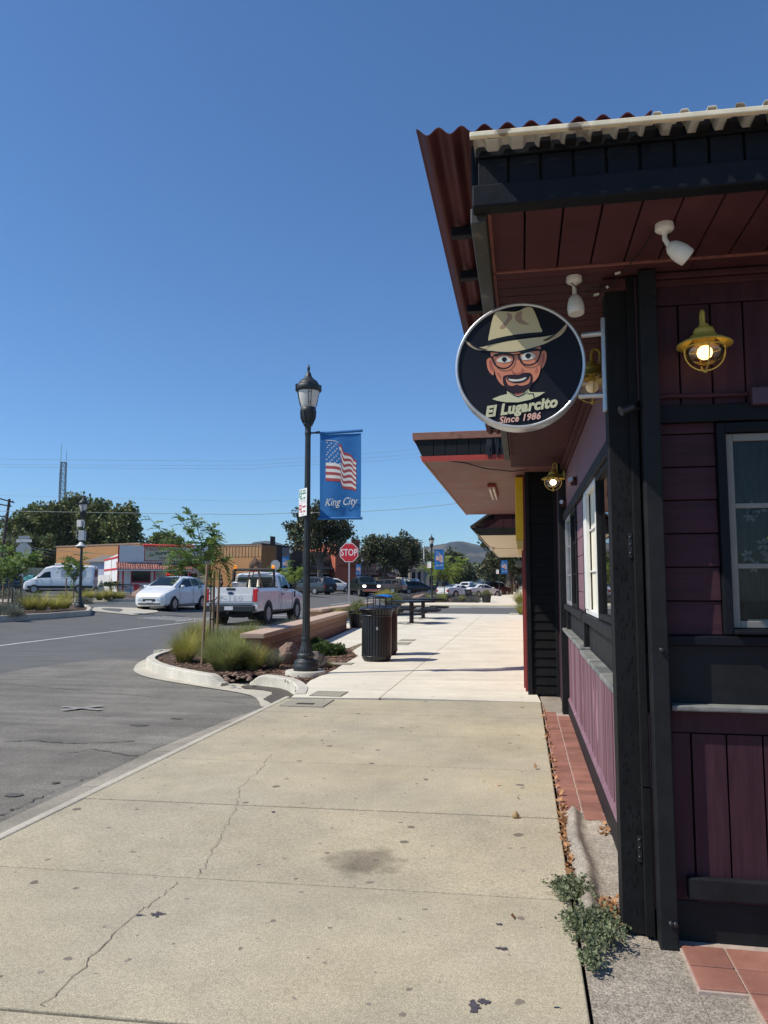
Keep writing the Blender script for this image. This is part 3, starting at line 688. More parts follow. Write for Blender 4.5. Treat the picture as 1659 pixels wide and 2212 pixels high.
# flower pattern woven into the lace
fl = MB(); rr = random.Random(6)
for i in range(26):
    cx, cz = .90+rr.uniform(-.02, .22), 1.50+rr.uniform(-.13, .16)
    for k_ in range(5):
        a = k_*1.257+rr.random(); px, pz = cx+.016*math.cos(a), cz+.016*math.sin(a)
        fl.poly([(px+.013*math.cos(a+t)*(1 if t in (0, 3.14) else .6), YF+.0205, pz+.013*math.sin(a+t)*(1 if t in (0, 3.14) else .6)) for t in (0, .9, 2.2, 3.14, 4.0, 5.3)])
fl.build('lace_pattern', mat('lace_thread', (.22, .22, .23), .9, noise=(90, .4)), W, fix=False)
MB().box(a0+.06, a1, YF+.02, YF+.0235, b0+.028, b0+.033).build('curtain_hem', M['curtainw'], W)
# yellow scrawl on the pane, as hand lettering
sc = MB()
for P in (((.955, 1.535), (.965, 1.545), (.972, 1.53), (.968, 1.515)), ((.990, 1.545), (.988, 1.525)), ((1.0, 1.56), (.998, 1.53), (1.004, 1.527)), ((.99, 1.548), (1.012, 1.552)), ((1.02, 1.57), (1.015, 1.53), (1.03, 1.55), (1.04, 1.53))):
    sc.tube([(p[0], YF+.0065, p[1]) for p in P], .0022, 5)
sc.build('window_lettering', mat('yellow_marker', (.75, .70, .02), .5), W)
# sill rail, panel, ledge and planks under the window
mb = MB(); mb.box(.556, 3.6, YF-.03, YF+.02, 1.115, 1.152); prt(mb, 'sill_rail', M['blackf'], bevel=.004)
mb = MB(); mb.box(.556, 3.6, YF-.004, YF+.02, .885, 1.112); prt(mb, 'apron_panel', M['black'])
mb = MB(); mb.box(.562, 3.6, YF-.065, YF+.01, .866, .888); prt(mb, 'ledge', M['ledge'], bevel=.006)
mb = MB(); mb.box(.556, 3.6, YF-.012, YF+.02, .778, .864)
x = .556
for x1 in (.637, .766, .897, 1.03, 1.16, 1.29, 1.42, 1.55, 1.7, 1.85, 2.0, 2.2): mb.box(x+.0035, x1-.0035, YF-.02+.006*(x < .6), YF+.02, .15, .774); x = x1
for xx in (.60, .70, .83, .965, 1.095):
    for zz in (.20, .74):
        for dx in (-.03, .03): mb.lathe([(0, -.0012), (.0028, -.0006), (.0034, .001)], (xx+dx, YF-.0205, zz), 7, M=Matrix.Rotation(R(-90), 4, 'X'))
prt(mb, 'planking', M['maroon'])
mb = MB(); mb.box(.60, 3.6, YF-.055, YF-.021, .165, .245); prt(mb, 'lower_rail', M['black'], bevel=.006)
mb = MB(); mb.box(.556, 3.6, YF-.012, YF+.02, -.03, .148); prt(mb, 'plinth_board', M['black'], bevel=.004)
# soffit: lengthwise boards in front, cross boards along the street
mb = MB(); x = -.10
while x < 3.4: mb.box(x+.003, x+.128, 2.50, 3.03, SZ, SZ+.02); x += .131
prt(mb, 'front_soffit', M['soffit'], bevel=.004)
mb = MB(); y = 3.034
while y < 8.3: mb.box(-.10, .7, y+.0015, y+.0925, SZ+.002, SZ+.02); y += .094
mb.box(.7, 3.4, 3.034, 3.3, SZ+.002, SZ+.02)
prt(mb, 'street_soffit', M['soffit'], bevel=.004)
mb = MB(); mb.box(-.098, 3.4, 3.026, 3.04, SZ-.006, SZ+.001); mb.box(-.098, -.085, 2.5, 7.6, SZ-.006, SZ-.0005); prt(mb, 'soffit_trim', mat('bare_red_primer', (.24, .09, .07), .7, noise=(30, .4)))
# fascia
mb = MB(); mb.box(-.145, 3.4, 2.435, 2.50, SZ-.02, 2.70); prt(mb, 'fascia_rail', M['blackf'], bevel=.007)
mb = MB(); x = -.128
for i in range(30): mb.box(x+.004, x+.102, 2.455, 2.50, 2.703, 2.798); x += .1065
prt(mb, 'fascia_panel', M['blackf'], bevel=.003)
mb = MB(); mb.box(-.125, 3.4, 2.475, 2.50, 2.70, 2.80); prt(mb, 'fascia_backing', M['void'])
mb = MB(); mb.box(-.135, 3.4, 2.445, 2.50, 2.800, 2.84); prt(mb, 'fascia_top_rail', M['blackf'], bevel=.004)
mb = MB(); mb.box(-.155, -.10, 2.502, 7.62, SZ-.045, SZ+.012); prt(mb, 'eave_beam', mat('grey_black_beam', (.040, .042, .040), .65, noise=(20, .4), spots=(14, .6, (.09, .085, .07))), bevel=.005)
mb = MB(); mb.box(-.150, -.12, 2.502, 7.62, SZ+.014, 2.88); prt(mb, 'eave_fascia', M['blackf'], bevel=.005)
y = 3.10
while y < 7.6:
    prt(MB().box(-.275, -.152, y, y+.045, 2.845, 2.885), 'purlin', M['blackf'], bevel=.003); y += .46
# corrugated sheets
def corrsheet(name, x0, x1, y0, y1, z, per, amp, m, trap=False, thick=.004, step=.006, zx=0):
    xs_ = np.arange(x0, x1+1e-6, step); V = []; n = len(xs_); ysn = [y0, (y0+y1)/2, y1]
    def w(x):
        t = ((x-x0)/per) % 1
        if trap: return amp*(1 if .12 < t < .42 else (t/.12 if t <= .12 else (1-(t-.42)/.12 if t < .54 else 0)))*2-amp
        return amp*math.cos(2*math.pi*t)
    for side in (0, thick):
        for y in ysn:
            for x in xs_: V.append((x, y, z+w(x)+side+zx*(x-x0)))
    F = []; K = len(ysn)
    for s_ in (0, 1):
        for j in range(K-1):
            for i in range(n-1):
                a = s_*K*n+j*n+i; F.append((a, a+1, a+n+1, a+n) if s_ else (a, a+n, a+n+1, a+1))
    for j in (0, K-1):
        for i in range(n-1): a = j*n+i; F.append((a, a+1, a+1+K*n, a+K*n) if j == 0 else (a, a+K*n, a+1+K*n, a+1))
    return npmesh(name, V, F, m, parent=B, smooth=False)
corrsheet('corrugated_roof', -.335, .45, 2.44, 7.75, 2.907, .078, .013, M['corr'], zx=-.03)
corrsheet('plastic_roof', -.135, .44, 2.37, 2.44, 2.824, .082, .010, M['plast'], True, .003)
corrsheet('plastic_roof', .425, 3.4, 2.37, 4.5, 2.829, .082, .018, M['plast'], True, .003)

mb = MB(); mb.bar((-.145, 2.36, 2.828), (1.1, 2.36, 2.806), .020, .018); mb.bar((1.11, 2.355, 2.806), (3.4, 2.355, 2.79), .020, .02); prt(mb, 'eave_batten', M['cream'], bevel=.003)
for i in range(28):
    x = .06+.082*(i+.72); prt(MB().prism([(-.018, 0), (.018, 0), (.012, .022), (-.012, .022)], (x-.02, 2.385, 2.800), (1, 0, 0), (0, 0, 1), -.05), 'foam_closure', M['dark']) if i < 22 else None
prt(MB().box(-.12, 3.4, 2.51, 6.0, 2.842, 2.846), 'roof_deck', M['void'])
prt(MB().box(.1, 3.4, 3.5, 7.7, 2.66, 2.83), 'roof_void', M['void'])
# conduit with junction box
prt(MB().tube([(.556, YF-.02, 2.112), (.60, YF-.02, 2.118), (.70, YF-.02, 2.113), (.86, YF-.02, 2.113), (.90, YF-.02, 2.113)], .009, 10), 'conduit', M['maroon'])
prt(MB().box(.905, 1.05, YF-.065, YF-.006, 2.06, 2.13), 'junction_box', mat('violet_brown_box', (.065, .028, .045), .5, noise=(30, .2)), bevel=.004)
for (y, z) in ((6.55, 2.23), (8.1, 2.20)):
    j = prt(MB().box(XW-.055, XW-.005, y, y+.07, z-.035, z+.035), 'flood_box', M['soffit'], bevel=.004)
    MB().cyl((XW-.06, y-.03, z+.01), (XW-.03, y+.02, z), .022, .014, 12).build('lamp_socket', M['galv'], j)
# ---------------------------------------------------------------- terracotta
mb = MB(); rr = random.Random(1)
y = 4.80
while y < 8.26:
    for (x0, x1, off, zz) in ((.205, .325, 0, -.004), (.333, .452, -.2, .006)):
        a, b = y+off, y+off+.083
        if off and y > 8.22: continue
        dz = rr.uniform(-.0015, .0015); mb.box(x0, x1, a, b, zz-.03, zz+dz)
    y += .088
st(mb.build('tile_apron', M['tile'], bevel=.003))
st(MB().box(.203, .454, 4.62, 8.28, -.05, -.008).build('tile_mortar', M['grout']))
mb = MB()
for i in range(12):
    for j in range(18):
        x0 = .565+.158*i; y1 = 3.12-.158*j
        if x0 < .70 and j > 1: continue
        dz = rr.uniform(-.001, .001); mb.box(x0, x0+.150, y1-.150, y1, -.03, .003+dz)
st(mb.build('terracotta_paving', M['tile'], bevel=.003))
st(MB().box(.558, 2.5, 2.80, 3.23, -.06, -.003).build('tile_mortar', M['grout'])); st(MB().box(.716, 2.5, 0, 2.80, -.06, -.003).build('tile_mortar', M['grout']))
# ---------------------------------------------------------------- round sign
S0 = thing('blade_sign', 'round projecting sign with a cowboy hat portrait and silver rim', 'sign', (.005, 3.2, 2.29))
RS = .276
MB().lathe([(RS-.014, .003), (RS-.013, -.006), (RS-.004, -.008), (RS, 0), (RS, .085), (RS-.012, .09), (RS-.014, .085)], (0, 0, 0), 96, M=Matrix.Rotation(R(-90), 4, 'X'), cap=False).build('rim', M['alu'], S0)
M['signface'] = mat('dark_sign_face', (.0095, .0105, .017), .45, noise=(2.5, .2), spec=.2)
MB().lathe([(RS-.012, 0), (RS-.012, .084)], (0, .001, 0), 96, M=Matrix.Rotation(R(-90), 4, 'X')).build('sign_face', M['signface'], S0)
mb = MB(); mb.tube([(.262, .045, .130), (.352, .045, .135)], .0115, 14); mb.tube([(.245, .045, -.135), (.350, .045, -.135)], .0115, 14); build_each(mb, 'arm', M['alu'], S0)
mb = MB(); mb.box(.346, .362, .03, .062, -.205, .20); mb.build('mounting_bar', M['alu'], S0, bevel=.002)
mb = MB()
for z in (.135, -.12): mb.box(.3625, .368, .025, .068, z-.03, z+.03); mb.cyl((.354, .0295, z+.018), (.354, .022, z+.018), .006, n=8)
build_each(mb, 'bracket', M['alu'], S0, bevel=.0015)
# artwork: pixel coordinates of the drawing -> sign plane (centre 708,765; radius 590)
def spx(p): return ((p[0]-708)/590*RS, -(p[1]-762)/575*RS)
def smooth(pts, n=5, closed=True):
    P = [Vector((*p, 0)) for p in pts]; out = []; L_ = len(P)
    for i in range(L_ if closed else L_-1):
        p0, p1, p2, p3 = P[(i-1) % L_] if closed or i else P[0], P[i], P[(i+1) % L_], P[(i+2) % L_] if closed or i+2 < L_ else P[-1]
        for k_ in range(n):
            t = k_/n; q = .5*((2*p1)+(p2-p0)*t+(2*p0-5*p1+4*p2-p3)*t*t+(3*p1-p0-3*p2+p3)*t**3); out.append((q.x, q.y))
    if not closed: out.append(pts[-1])
    return out
def art(name, shapes, m, layer, sm=True):
    mb = MB()
    for s_ in shapes:
        pts = smooth(s_) if sm else s_
        mb.poly([(spx(p)[0], -.0006-.0007*layer, spx(p)[1]) for p in pts])
    o = mb.build(name, m, S0, fix=False); return o
pm = lambda n, r, g, b: mat(n, srgb(r, g, b), .35)
cHat, cHat2, cHat3 = pm('print_hat', 205, 192, 152), pm('print_hat_shade', 180, 160, 132), pm('print_hat_dent', 168, 140, 120)
cSk, cSk2, cBk, cWh, cBr = pm('print_skin', 208, 132, 100), pm('print_skin_shade', 172, 92, 78), pm('print_black', 14, 13, 20), pm('print_white', 215, 212, 200), pm('print_beard', 48, 22, 26)
cCr = pm('print_cream', 205, 203, 165)
art('hat_brim', [[(215, 505), (250, 530), (350, 575), (420, 565), (600, 535), (800, 520), (940, 512), (1010, 500), (1080, 460), (1138, 405), (1130, 450), (1080, 510), (980, 560), (900, 590), (760, 622), (600, 640), (450, 615), (320, 600), (240, 550)]], cHat, 1)
art('hat_brim_shade', [[(215, 505), (250, 535), (320, 572), (410, 600), (330, 600), (245, 555)], [(1138, 405), (1080, 462), (1020, 500), (925, 548), (990, 548), (1075, 505), (1128, 450)]], cHat2, 2)
art('hat_crown', [[(428, 520), (440, 440), (465, 330), (490, 270), (530, 255), (600, 262), (660, 268), (710, 262), (760, 240), (800, 232), (835, 250), (870, 330), (900, 420), (910, 470), (780, 475), (600, 490), (480, 510)]], cHat, 3)
art('hat_dent', [[(600, 275), (640, 290), (645, 330), (610, 370), (570, 415), (535, 415), (545, 390), (585, 350), (605, 315)], [(700, 275), (740, 270), (735, 300), (735, 340), (770, 370), (800, 390), (760, 395), (700, 370), (675, 330), (680, 295)]], cHat3, 4)
art('hat_band', [[(420, 530), (500, 505), (700, 478), (900, 472), (925, 478), (905, 495), (780, 505), (600, 520), (470, 545), (405, 568)]], cBk, 5)
art('hat_line', [[(250, 535), (340, 572), (410, 565), (400, 572), (345, 580), (420, 607), (330, 590)], [(350, 600), (480, 625), (650, 638), (800, 622), (905, 595), (800, 634), (650, 650), (470, 636)], [(925, 548), (1000, 512), (1090, 455), (1010, 520), (950, 552)]], cBk, 6)
art('ear', [[(410, 700), (440, 680), (462, 700), (472, 835), (440, 820), (415, 770)], [(905, 660), (935, 640), (952, 680), (940, 750), (905, 800)]], cSk, 1)
art('ear_shade', [[(430, 710), (452, 705), (460, 800), (438, 770)], [(915, 680), (932, 670), (930, 730), (912, 760)]], cSk2, 2)
art('head', [[(455, 630), (600, 645), (760, 640), (888, 600), (900, 680), (895, 800), (870, 880), (820, 930), (760, 960), (690, 975), (600, 960), (540, 930), (500, 870), (475, 780), (460, 690)]], cSk, 2)
art('neck', [[(650, 990), (740, 985), (720, 1040), (680, 1045)]], cSk2, 1)
art('beard', [[(555, 870), (575, 850), (640, 845), (690, 850), (740, 835), (800, 838), (822, 870), (818, 930), (790, 980), (730, 1010), (650, 1012), (590, 975), (560, 930)]], cBr, 3)
art('chin', [[(580, 880), (600, 870), (640, 920), (700, 922), (760, 905), (790, 865), (803, 875), (790, 930), (740, 950), (700, 948), (680, 938), (640, 950), (600, 935)]], cSk, 4)
art('mouth_outline', [[(583, 872), (640, 885), (700, 882), (760, 868), (800, 853), (780, 895), (730, 922), (660, 925), (610, 905)]], cBk, 5)
art('teeth', [[(605, 884), (690, 892), (765, 876), (745, 900), (690, 910), (630, 906)]], cWh, 6)
art('nose', [[(632, 805), (640, 800), (650, 825), (690, 835), (725, 818), (728, 795), (738, 800), (730, 828), (690, 845), (645, 835)]], cSk2, 5)
art('cheek_crease', [[(502, 825), (512, 822), (530, 855), (524, 862)]], cSk2, 5); art('cheek_crease', [[(860, 795), (868, 795), (848, 835), (842, 832)]], cSk2, 5)
art('eye', [[(500, 712), (540, 680), (590, 678), (635, 712), (610, 728), (550, 732)], [(718, 695), (750, 660), (800, 650), (852, 685), (820, 712), (750, 718)]], cWh, 4)
art('pupil', [[(545, 700), (570, 680), (595, 700), (570, 728)], [(758, 680), (785, 658), (812, 680), (785, 708)]], cBk, 5)
art('eyebrow', [[(485, 660), (540, 640), (640, 655), (650, 672), (560, 658), (490, 672)], [(720, 660), (760, 640), (850, 625), (895, 640), (840, 642), (760, 655)]], cBk, 4)
gl = MB()
def ringart(mb, pts, wd, layer):
    P = [Vector((spx(p)[0], -.0006-.0007*layer, spx(p)[1])) for p in smooth(pts)]; n = len(P); c = sum(P, Vector())/n; vs = []
    for p in P: d = (p-c).normalized(); vs += [p-d*wd/2, p+d*wd/2]
    mb.add(vs, [(2*i, 2*((i+1) % n), 2*((i+1) % n)+1, 2*i+1) for i in range(n)])
ringart(gl, [(468, 672), (540, 650), (640, 672), (655, 700), (640, 750), (590, 785), (530, 780), (480, 740)], .0065, 7)
ringart(gl, [(705, 665), (780, 635), (890, 632), (888, 690), (860, 745), (800, 768), (740, 755), (712, 710)], .0065, 7)
for a, b in (((650, 668), (708, 662)), ((462, 672), (448, 690)), ((890, 635), (925, 650))):
    A, B_ = spx(a), spx(b); gl.bar((A[0], -.0058, A[1]), (B_[0], -.0058, B_[1]), .0006, .008, upv=(0, -1, 0))
gl.build('glasses', cBk, S0, fix=False)
art('collar', [[(453, 1060), (520, 1035), (590, 1020), (590, 990), (600, 1000), (660, 1030), (690, 1040), (740, 1020), (785, 985), (792, 1005), (800, 1012), (870, 1018), (932, 1018), (880, 1050), (800, 1080), (690, 1100), (580, 1095), (500, 1078)]], cCr, 4, False)
art('collar_line', [[(600, 1003), (660, 1033), (690, 1045), (740, 1025), (790, 995), (745, 1034), (690, 1055), (655, 1042)], [(770, 1022), (830, 1025), (838, 1070), (830, 1070), (822, 1032), (770, 1030)]], cBk, 5, False)
FM = lambda x, z, ang, y=-.0024: FR((x, y, z), (math.cos(ang), 0, math.sin(ang)), (-math.sin(ang), 0, math.cos(ang)))
textobj('sign_name_lettering', 'El Lugarcito', .064, cCr, S0, FM(*spx((707, 1147)), R(6.3)), .0006, .30, .0030, sx=.93, space=1.06)
textobj('sign_year_lettering', 'Since 1986', .040, pm('print_salmon', 228, 178, 160), S0, FM(*spx((697, 1245)), R(4.5)), .0006, .30, .0011, sx=.95, space=1.05)
# ---------------------------------------------------------------- wall lanterns
def lantern(label, x, y, z, d, bulb, s=1., group='caged wall lanterns on the restaurant'):
    """d: unit direction from lamp back to the wall"""
    t = thing('wall_lantern', label, 'wall lantern', (x, y, z), 0, group); d = Vector((*d, 0)); q = lambda k_: k_*s
    MB().lathe([(q(.018), q(.105)), (q(.022), q(.10)), (q(.02), q(.092)), (q(.040), q(.085)), (q(.046), q(.066)), (q(.042), q(.060)), (q(.054), q(.054)), (q(.056), q(.042)), (q(.085), q(.032)), (q(.118), q(.012)), (q(.120), q(.006)), (q(.085), q(.024)), (q(.05), q(.036)), (q(.02), q(.04))], n=32).build('shade', M['yellow'], t)
    pts = [(0, 0, q(.10))]+[tuple(d*q(.022-.022*math.cos(a))+Vector((0, 0, q(.145+.03*math.sin(a))))) for a in np.linspace(0, math.pi, 8)]+[tuple(d*q(.045)+Vector((0, 0, q(.07)))), tuple(d*q(.06)+Vector((0, 0, q(.05)))), tuple(d*q(.115)+Vector((0, 0, q(.05))))]
    MB().tube(pts, q(.0075), 10).build('arm', M['yellow'], t)
    Md = d.to_track_quat('Z', 'Y').to_matrix().to_4x4()
    MB().lathe([(q(.0), 0), (q(.045), 0), (q(.05), q(.006)), (q(.05), q(.018))], tuple(d*q(.10)+Vector((0, 0, q(.05)))), 24, M=Md).build('backplate', M['yellow'], t)
    g_ = [(q(.052), q(.034))]+[(q(.084)*math.sin(a), q(-.022)-q(.064)*math.cos(a)*1.0) for a in np.linspace(math.pi*.82, 0.02, 14)]
    MB().lathe(g_, n=32).build('glass_globe', M['globe'], t)
    cg = MB()
    for a in (R(0), R(90)):
        ca, sa = math.cos(a), math.sin(a); pp = [(q(.088)*math.cos(b)*ca, q(.088)*math.cos(b)*sa, q(-.022)+q(.088)*math.sin(b)) for b in np.linspace(R(22), -R(202), 25)]
        cg.tube(pp, q(.003), 6)
    cg.tube([(q(.087)*math.cos(b), q(.087)*math.sin(b), q(-.005)) for b in np.linspace(0, 2*math.pi, 33)], q(.003), 6, cap=False)
    cg.tube([(0, 0, q(-.108)), (0, 0, q(-.118))], q(.008), 8)
    cg.build('wire_cage', M['yellow'], t)
    MB().lathe([(0, q(.004)), (q(.018), q(.001)), (q(.030), q(-.012)), (q(.034), q(-.028)), (q(.028), q(-.046)), (q(.014), q(-.056)), (0, q(-.058))], n=20).build('bulb', bulb, t); MB().lathe([(q(.018), q(.04)), (q(.018), q(.003))], n=16).build('socket', M['yellow'], t)
    return t
lantern('mustard caged lantern glowing warm on the front wall above the near window', .722, YF-.118, 2.285, (0, 1), M['bulbwarm'], .87)
lantern('mustard caged lantern half hidden behind the round sign, its bulb dull', .375, 3.95, 2.40, (1, 0), M['bulboff'], 1.0)
lantern('mustard caged lantern with white bulb at the far end of the street wall', .335, 7.95, 2.43, (1, 0), M['bulbwhite'], 1.0)
# ---------------------------------------------------------------- cameras under the soffit
def seccam(label, x, y, dirv, s=1.):
    t = thing('security_camera', label, 'camera', (x, y, SZ), 0, 'white bullet cameras under the restaurant soffit')
    MB().lathe([(.032, 0), (.033, -.020), (.026, -.027), (.012, -.03), (.010, -.038)], n=20).build('mount', M['whitep'], t)
    MB().tube([(0, 0, -.034), (0, 0, -.055), tuple(Vector(dirv)*.018+Vector((0, 0, -.068)))], .009, 10).build('joint', M['whitep'], t)
    d = Vector(dirv).normalized(); Mq = d.to_track_quat('Z', 'Y').to_matrix().to_4x4(); c = d*.012+Vector((0, 0, -.066))
    b = MB().lathe([(0, 0), (.014, .004), (.026, .018), (.033, .042), (.035, .060), (.033, .085), (.030, .088)], tuple(c), 24, M=Mq).build('housing', M['whitep'], t)
    MB().lathe([(0, .080), (.029, .0835)], tuple(c), 20, M=Mq).build('lens', M['darkglass'], b)
    return t
seccam('white bullet camera turned right beneath the front soffit boards', .523, 2.72, (.75, .15, -.55))
seccam('white bullet camera pointing down above the round sign', .236, 3.14, (.05, -.12, -1))
t = MB(); t.tube([(.27, 3.16, 2.632), (.30, 3.17, 2.60), (.36, 3.16, 2.59), (.375, 3.15, 2.60), (.42, 3.12, 2.625), (.47, 2.95, 2.637), (.50, 2.74, 2.637)], .0022, 6)
t.tube([(.22, 3.13, 2.615), (.25, 3.13, 2.585), (.30, 3.14, 2.555), (.34, 3.15, 2.565), (.37, 3.15, 2.575), (.41, 3.13, 2.61)], .0022, 6)
wr = tag(t.build('camera_cable', M['wire']), 'thin dark cables strung between the two white cameras under the soffit', 'cable')
mb = MB(); mb.bar((.315, 3.142, 2.556), (.335, 3.148, 2.562), .008, .008); mb.bar((.367, 3.148, 2.586), (.374, 3.146, 2.592), .008, .008); mb.bar((.40, 3.12, 2.633), (.42, 3.11, 2.633), .008, .008); mb.build('connector', M['whitep'], wr)
sp = thing('spotlight', 'small black spotlight clamped to the black corner posts', 'spotlight', (.44, 3.14, 2.065))
MB().tube([(.05, .0, .0), (.015, -.02, 0), (-.005, -.03, -.003)], [.007, .008, .01], 10).build('arm', M['dark'], sp); MB().cyl((.01, -.032, .004), (-.038, -.045, -.016), .017, .021, 14).build('head', M['iron'], sp)

# ================================================================ NEIGHBOUR SHOPS
N1 = thing('neighbouring_shop', 'neighbouring shop with black lap siding pier and broad maroon canopy', 'building', (0, 0, 0))
p1 = lambda mb, n, m, **k: mb.build(n, m, N1, **k)
mb = MB()
for i in range(25): z = .01+i*.110; mb.add([(.10, 9.50, z), (.40, 9.50, z), (.40, 9.52, z), (.10, 9.52, z), (.10, 9.512, z+.104), (.40, 9.512, z+.104), (.40, 9.52, z+.104), (.10, 9.52, z+.104)], [(0, 1, 2, 3), (4, 7, 6, 5), (0, 4, 5, 1), (1, 5, 6, 2), (2, 6, 7, 3), (3, 7, 4, 0)])
p1(mb, 'pier_siding', M['blackr'], bevel=.003)
mb = MB(); mb.box(.05, .105, 9.485, 9.7, -.02, 2.76); mb.box(.395, .43, 9.49, 9.7, -.02, 2.76); mb.box(.105, .395, 9.522, 9.7, -.02, 2.76); p1(mb, 'pier', M['black'], bevel=.004)
mb = MB()
for j in range(26):
    for i in range(4):
        mb.box(.435+.2*i-(.1 if j % 2 else 0), .435+.2*i+.19-(.1 if j % 2 else 0), 9.60, 9.66, .0+j*.105, .0+j*.105+.095)
p1(mb, 'recess_brick', M['brickdk'], bevel=.004)
mb = MB(); mb.box(.43, .62, 8.345, 9.59, -.05, 2.76); mb.box(.40, .425, 8.36, 8.5, -.03, 2.6); p1(mb, 'recess_wall', M['maroon'])
mb = MB(); mb.box(.05, 5, 9.72, 15.4, -.2, 2.74); p1(mb, 'wall_core', M['redwall'])
mb = MB(); y = 9.75
while y < 15.3: mb.box(.0+(.02 if int(y*3) % 2 else 0), .05, y, y+.30, .0, 2.74); y += .33
p1(mb, 'street_wall', M['redwall'], bevel=.006)
# canopy: battered sides
def frust(mb, b, t_, z0, z1, mi=0):
    vs = [(b[0], b[2], z0), (b[1], b[2], z0), (b[1], b[3], z0), (b[0], b[3], z0), (t_[0], t_[2], z1), (t_[1], t_[2], z1), (t_[1], t_[3], z1), (t_[0], t_[3], z1)]
    return mb.add(vs, [(3, 2, 1, 0), (4, 5, 6, 7), (0, 1, 5, 4), (1, 2, 6, 5), (2, 3, 7, 6), (3, 0, 4, 7)], mi)
p1(frust(MB(), (-1.075, 3, 8.37, 15.3), (-1.07, 3, 8.37, 15.3), 2.745, 2.77), 'canopy_soffit', M['dksof'])
p1(frust(MB(), (-1.09, .42, 8.335, 8.37), (-1.095, .42, 8.335, 8.37), 2.725, 2.785), 'canopy_red_trim', M['redtrim'], bevel=.003)
p1(frust(MB(), (-1.10, -1.076, 8.372, 15.3), (-1.125, -1.076, 8.372, 15.3), 2.735, 2.80), 'canopy_side_trim', mat('dusty_pink_trim', (.36, .2, .15), .6, noise=(9, .25)), bevel=.003)
mb = MB(); x = -1.09
for i in range(11):
    x1 = x+.133; mb.add([(x-.00, 8.345, 2.787), (x1-.006, 8.345, 2.787), (x1-.006+(-.09 if False else 0), 8.335, 2.972), (x+(-.09 if i == 0 else 0), 8.335, 2.972), (x, 8.40, 2.787), (x1-.006, 8.40, 2.787), (x1-.006, 8.40, 2.972), (x+(-.09 if i == 0 else 0), 8.40, 2.972)], [(0, 1, 2, 3), (5, 4, 7, 6), (0, 4, 5, 1), (3, 2, 6, 7), (0, 3, 7, 4), (1, 5, 6, 2)]); x = x1
p1(mb, 'canopy_panel', M['black'], bevel=.003)
mb = MB(); frust(mb, (-1.095, 3, 8.36, 15.35), (-1.18, 3, 8.36, 15.35), 2.786, 2.97); p1(mb, 'canopy_core', M['black'])
mb = MB(); frust(mb, (-1.195, 3.0, 8.315, 15.4), (-1.20, 3.0, 8.31, 15.4), 2.972, 3.055); p1(mb, 'canopy_flashing', M['flash'], bevel=.004)
mb = MB(); mb.tube([(-.85, 8.40, 2.742), (-.62, 8.6, 2.738), (-.4, 8.9, 2.71), (-.1, 9.1, 2.70), (.1, 9.2, 2.73)], .006, 6); p1(mb, 'soffit_cable', M['wire'])
# torn flashing end at the restaurant
mb = MB(); rr = random.Random(12)
for i in range(26):
    x = -.36+rr.uniform(0, .25); mb.bar((x, 8.33, 2.99-rr.uniform(0, .05)), (x+rr.uniform(-.03, .03), 8.32, 2.80-rr.uniform(-.08, .06)), .012, .01)
p1(mb, 'torn_felt', M['dark'])
fl = thing('fluorescent_light', 'twin tube fluorescent light fixed under the maroon canopy', 'light', (-.40, 10.5, 2.74))
MB().box(-.055, .055, 0, 1.5, -.045, 0).build('housing', M['redwall'], fl, bevel=.006)
for x in (-.028, .028): MB().cyl((x, .04, -.058), (x, 1.46, -.058), .014, n=10).build('tube', M['tubew'], fl)
ys_ = thing('projecting_sign', 'tall yellow timber sign box hanging beside the black pier', 'sign', (-.015, 9.75, 0))
MB().box(-.055, .05, 0, 2.2, 1.91, 2.72).build('box', M['yellowsign'], ys_, bevel=.008)
frust(MB(), (-.035, .045, .02, 2.18), (-.055, .05, .0, 2.2), 1.79, 1.908).build('cap', mat('pale_yellow_trim', (.72, .52, .16), .5, noise=(9, .1)), ys_, bevel=.005)
# third building: cream soffit porch
N2 = thing('gabled_shop', 'shop with low gabled porch roof and cream painted soffit', 'building', (0, 0, 0))
p2 = lambda mb, n, m, **k: mb.build(n, m, N2, **k)
p2(MB().box(.06, 6, 15.75, 30.5, -.2, 2.6), 'wall', M['redwall'])
mb = MB(); mb.box(-.86, 3, 15.78, 21.7, 2.345, 2.375); mb.box(-.86, 3, 21.72, 29, 2.33, 2.36); p2(mb, 'porch_soffit', mat('cream_soffit', (.74, .66, .46), .6, noise=(3, .1), spots=(5, .66, (.45, .36, .22))), bevel=.004)
mb = MB(); mb.box(-.905, -.865, 15.7, 29.1, 2.33, 2.42); p2(mb, 'porch_edge', mat('grey_edge_board', (.22, .20, .18), .7, noise=(8, .2)))
mb = MB(); frust(mb, (-.86, 3, 15.70, 15.775), (-1.03, 3, 15.70, 15.775), 2.345, 2.50); p2(mb, 'porch_fascia', M['black'], bevel=.004)
mb = MB(); mb.add([(-1.05, 15.68, 2.505), (-.55, 15.68, 2.83), (3, 15.68, 2.83), (-1.05, 29.1, 2.505), (-.55, 29.1, 2.83), (3, 29.1, 2.83), (-1.05, 15.68, 2.54), (-.57, 15.68, 2.87), (3, 15.68, 2.87), (-1.05, 29.1, 2.54), (-.57, 29.1, 2.87), (3, 29.1, 2.87)], [(6, 7, 10, 9), (7, 8, 11, 10), (0, 3, 4, 1), (1, 4, 5, 2), (0, 1, 7, 6), (1, 2, 8, 7), (3, 9, 10, 4), (4, 10, 11, 5), (0, 6, 9, 3)]); p2(mb, 'porch_roof', mat('dark_shingle', (.05, .045, .04), .9, noise=(30, .4)))
mb = MB(); x = -.94
for i in range(14): mb.box(x, x+.19, 15.73, 15.77, 2.50, min(2.83, 2.5+(x+1.03)*.62)-.01); x += .195
p2(mb, 'gable_boarding', M['maroon'], bevel=.004)
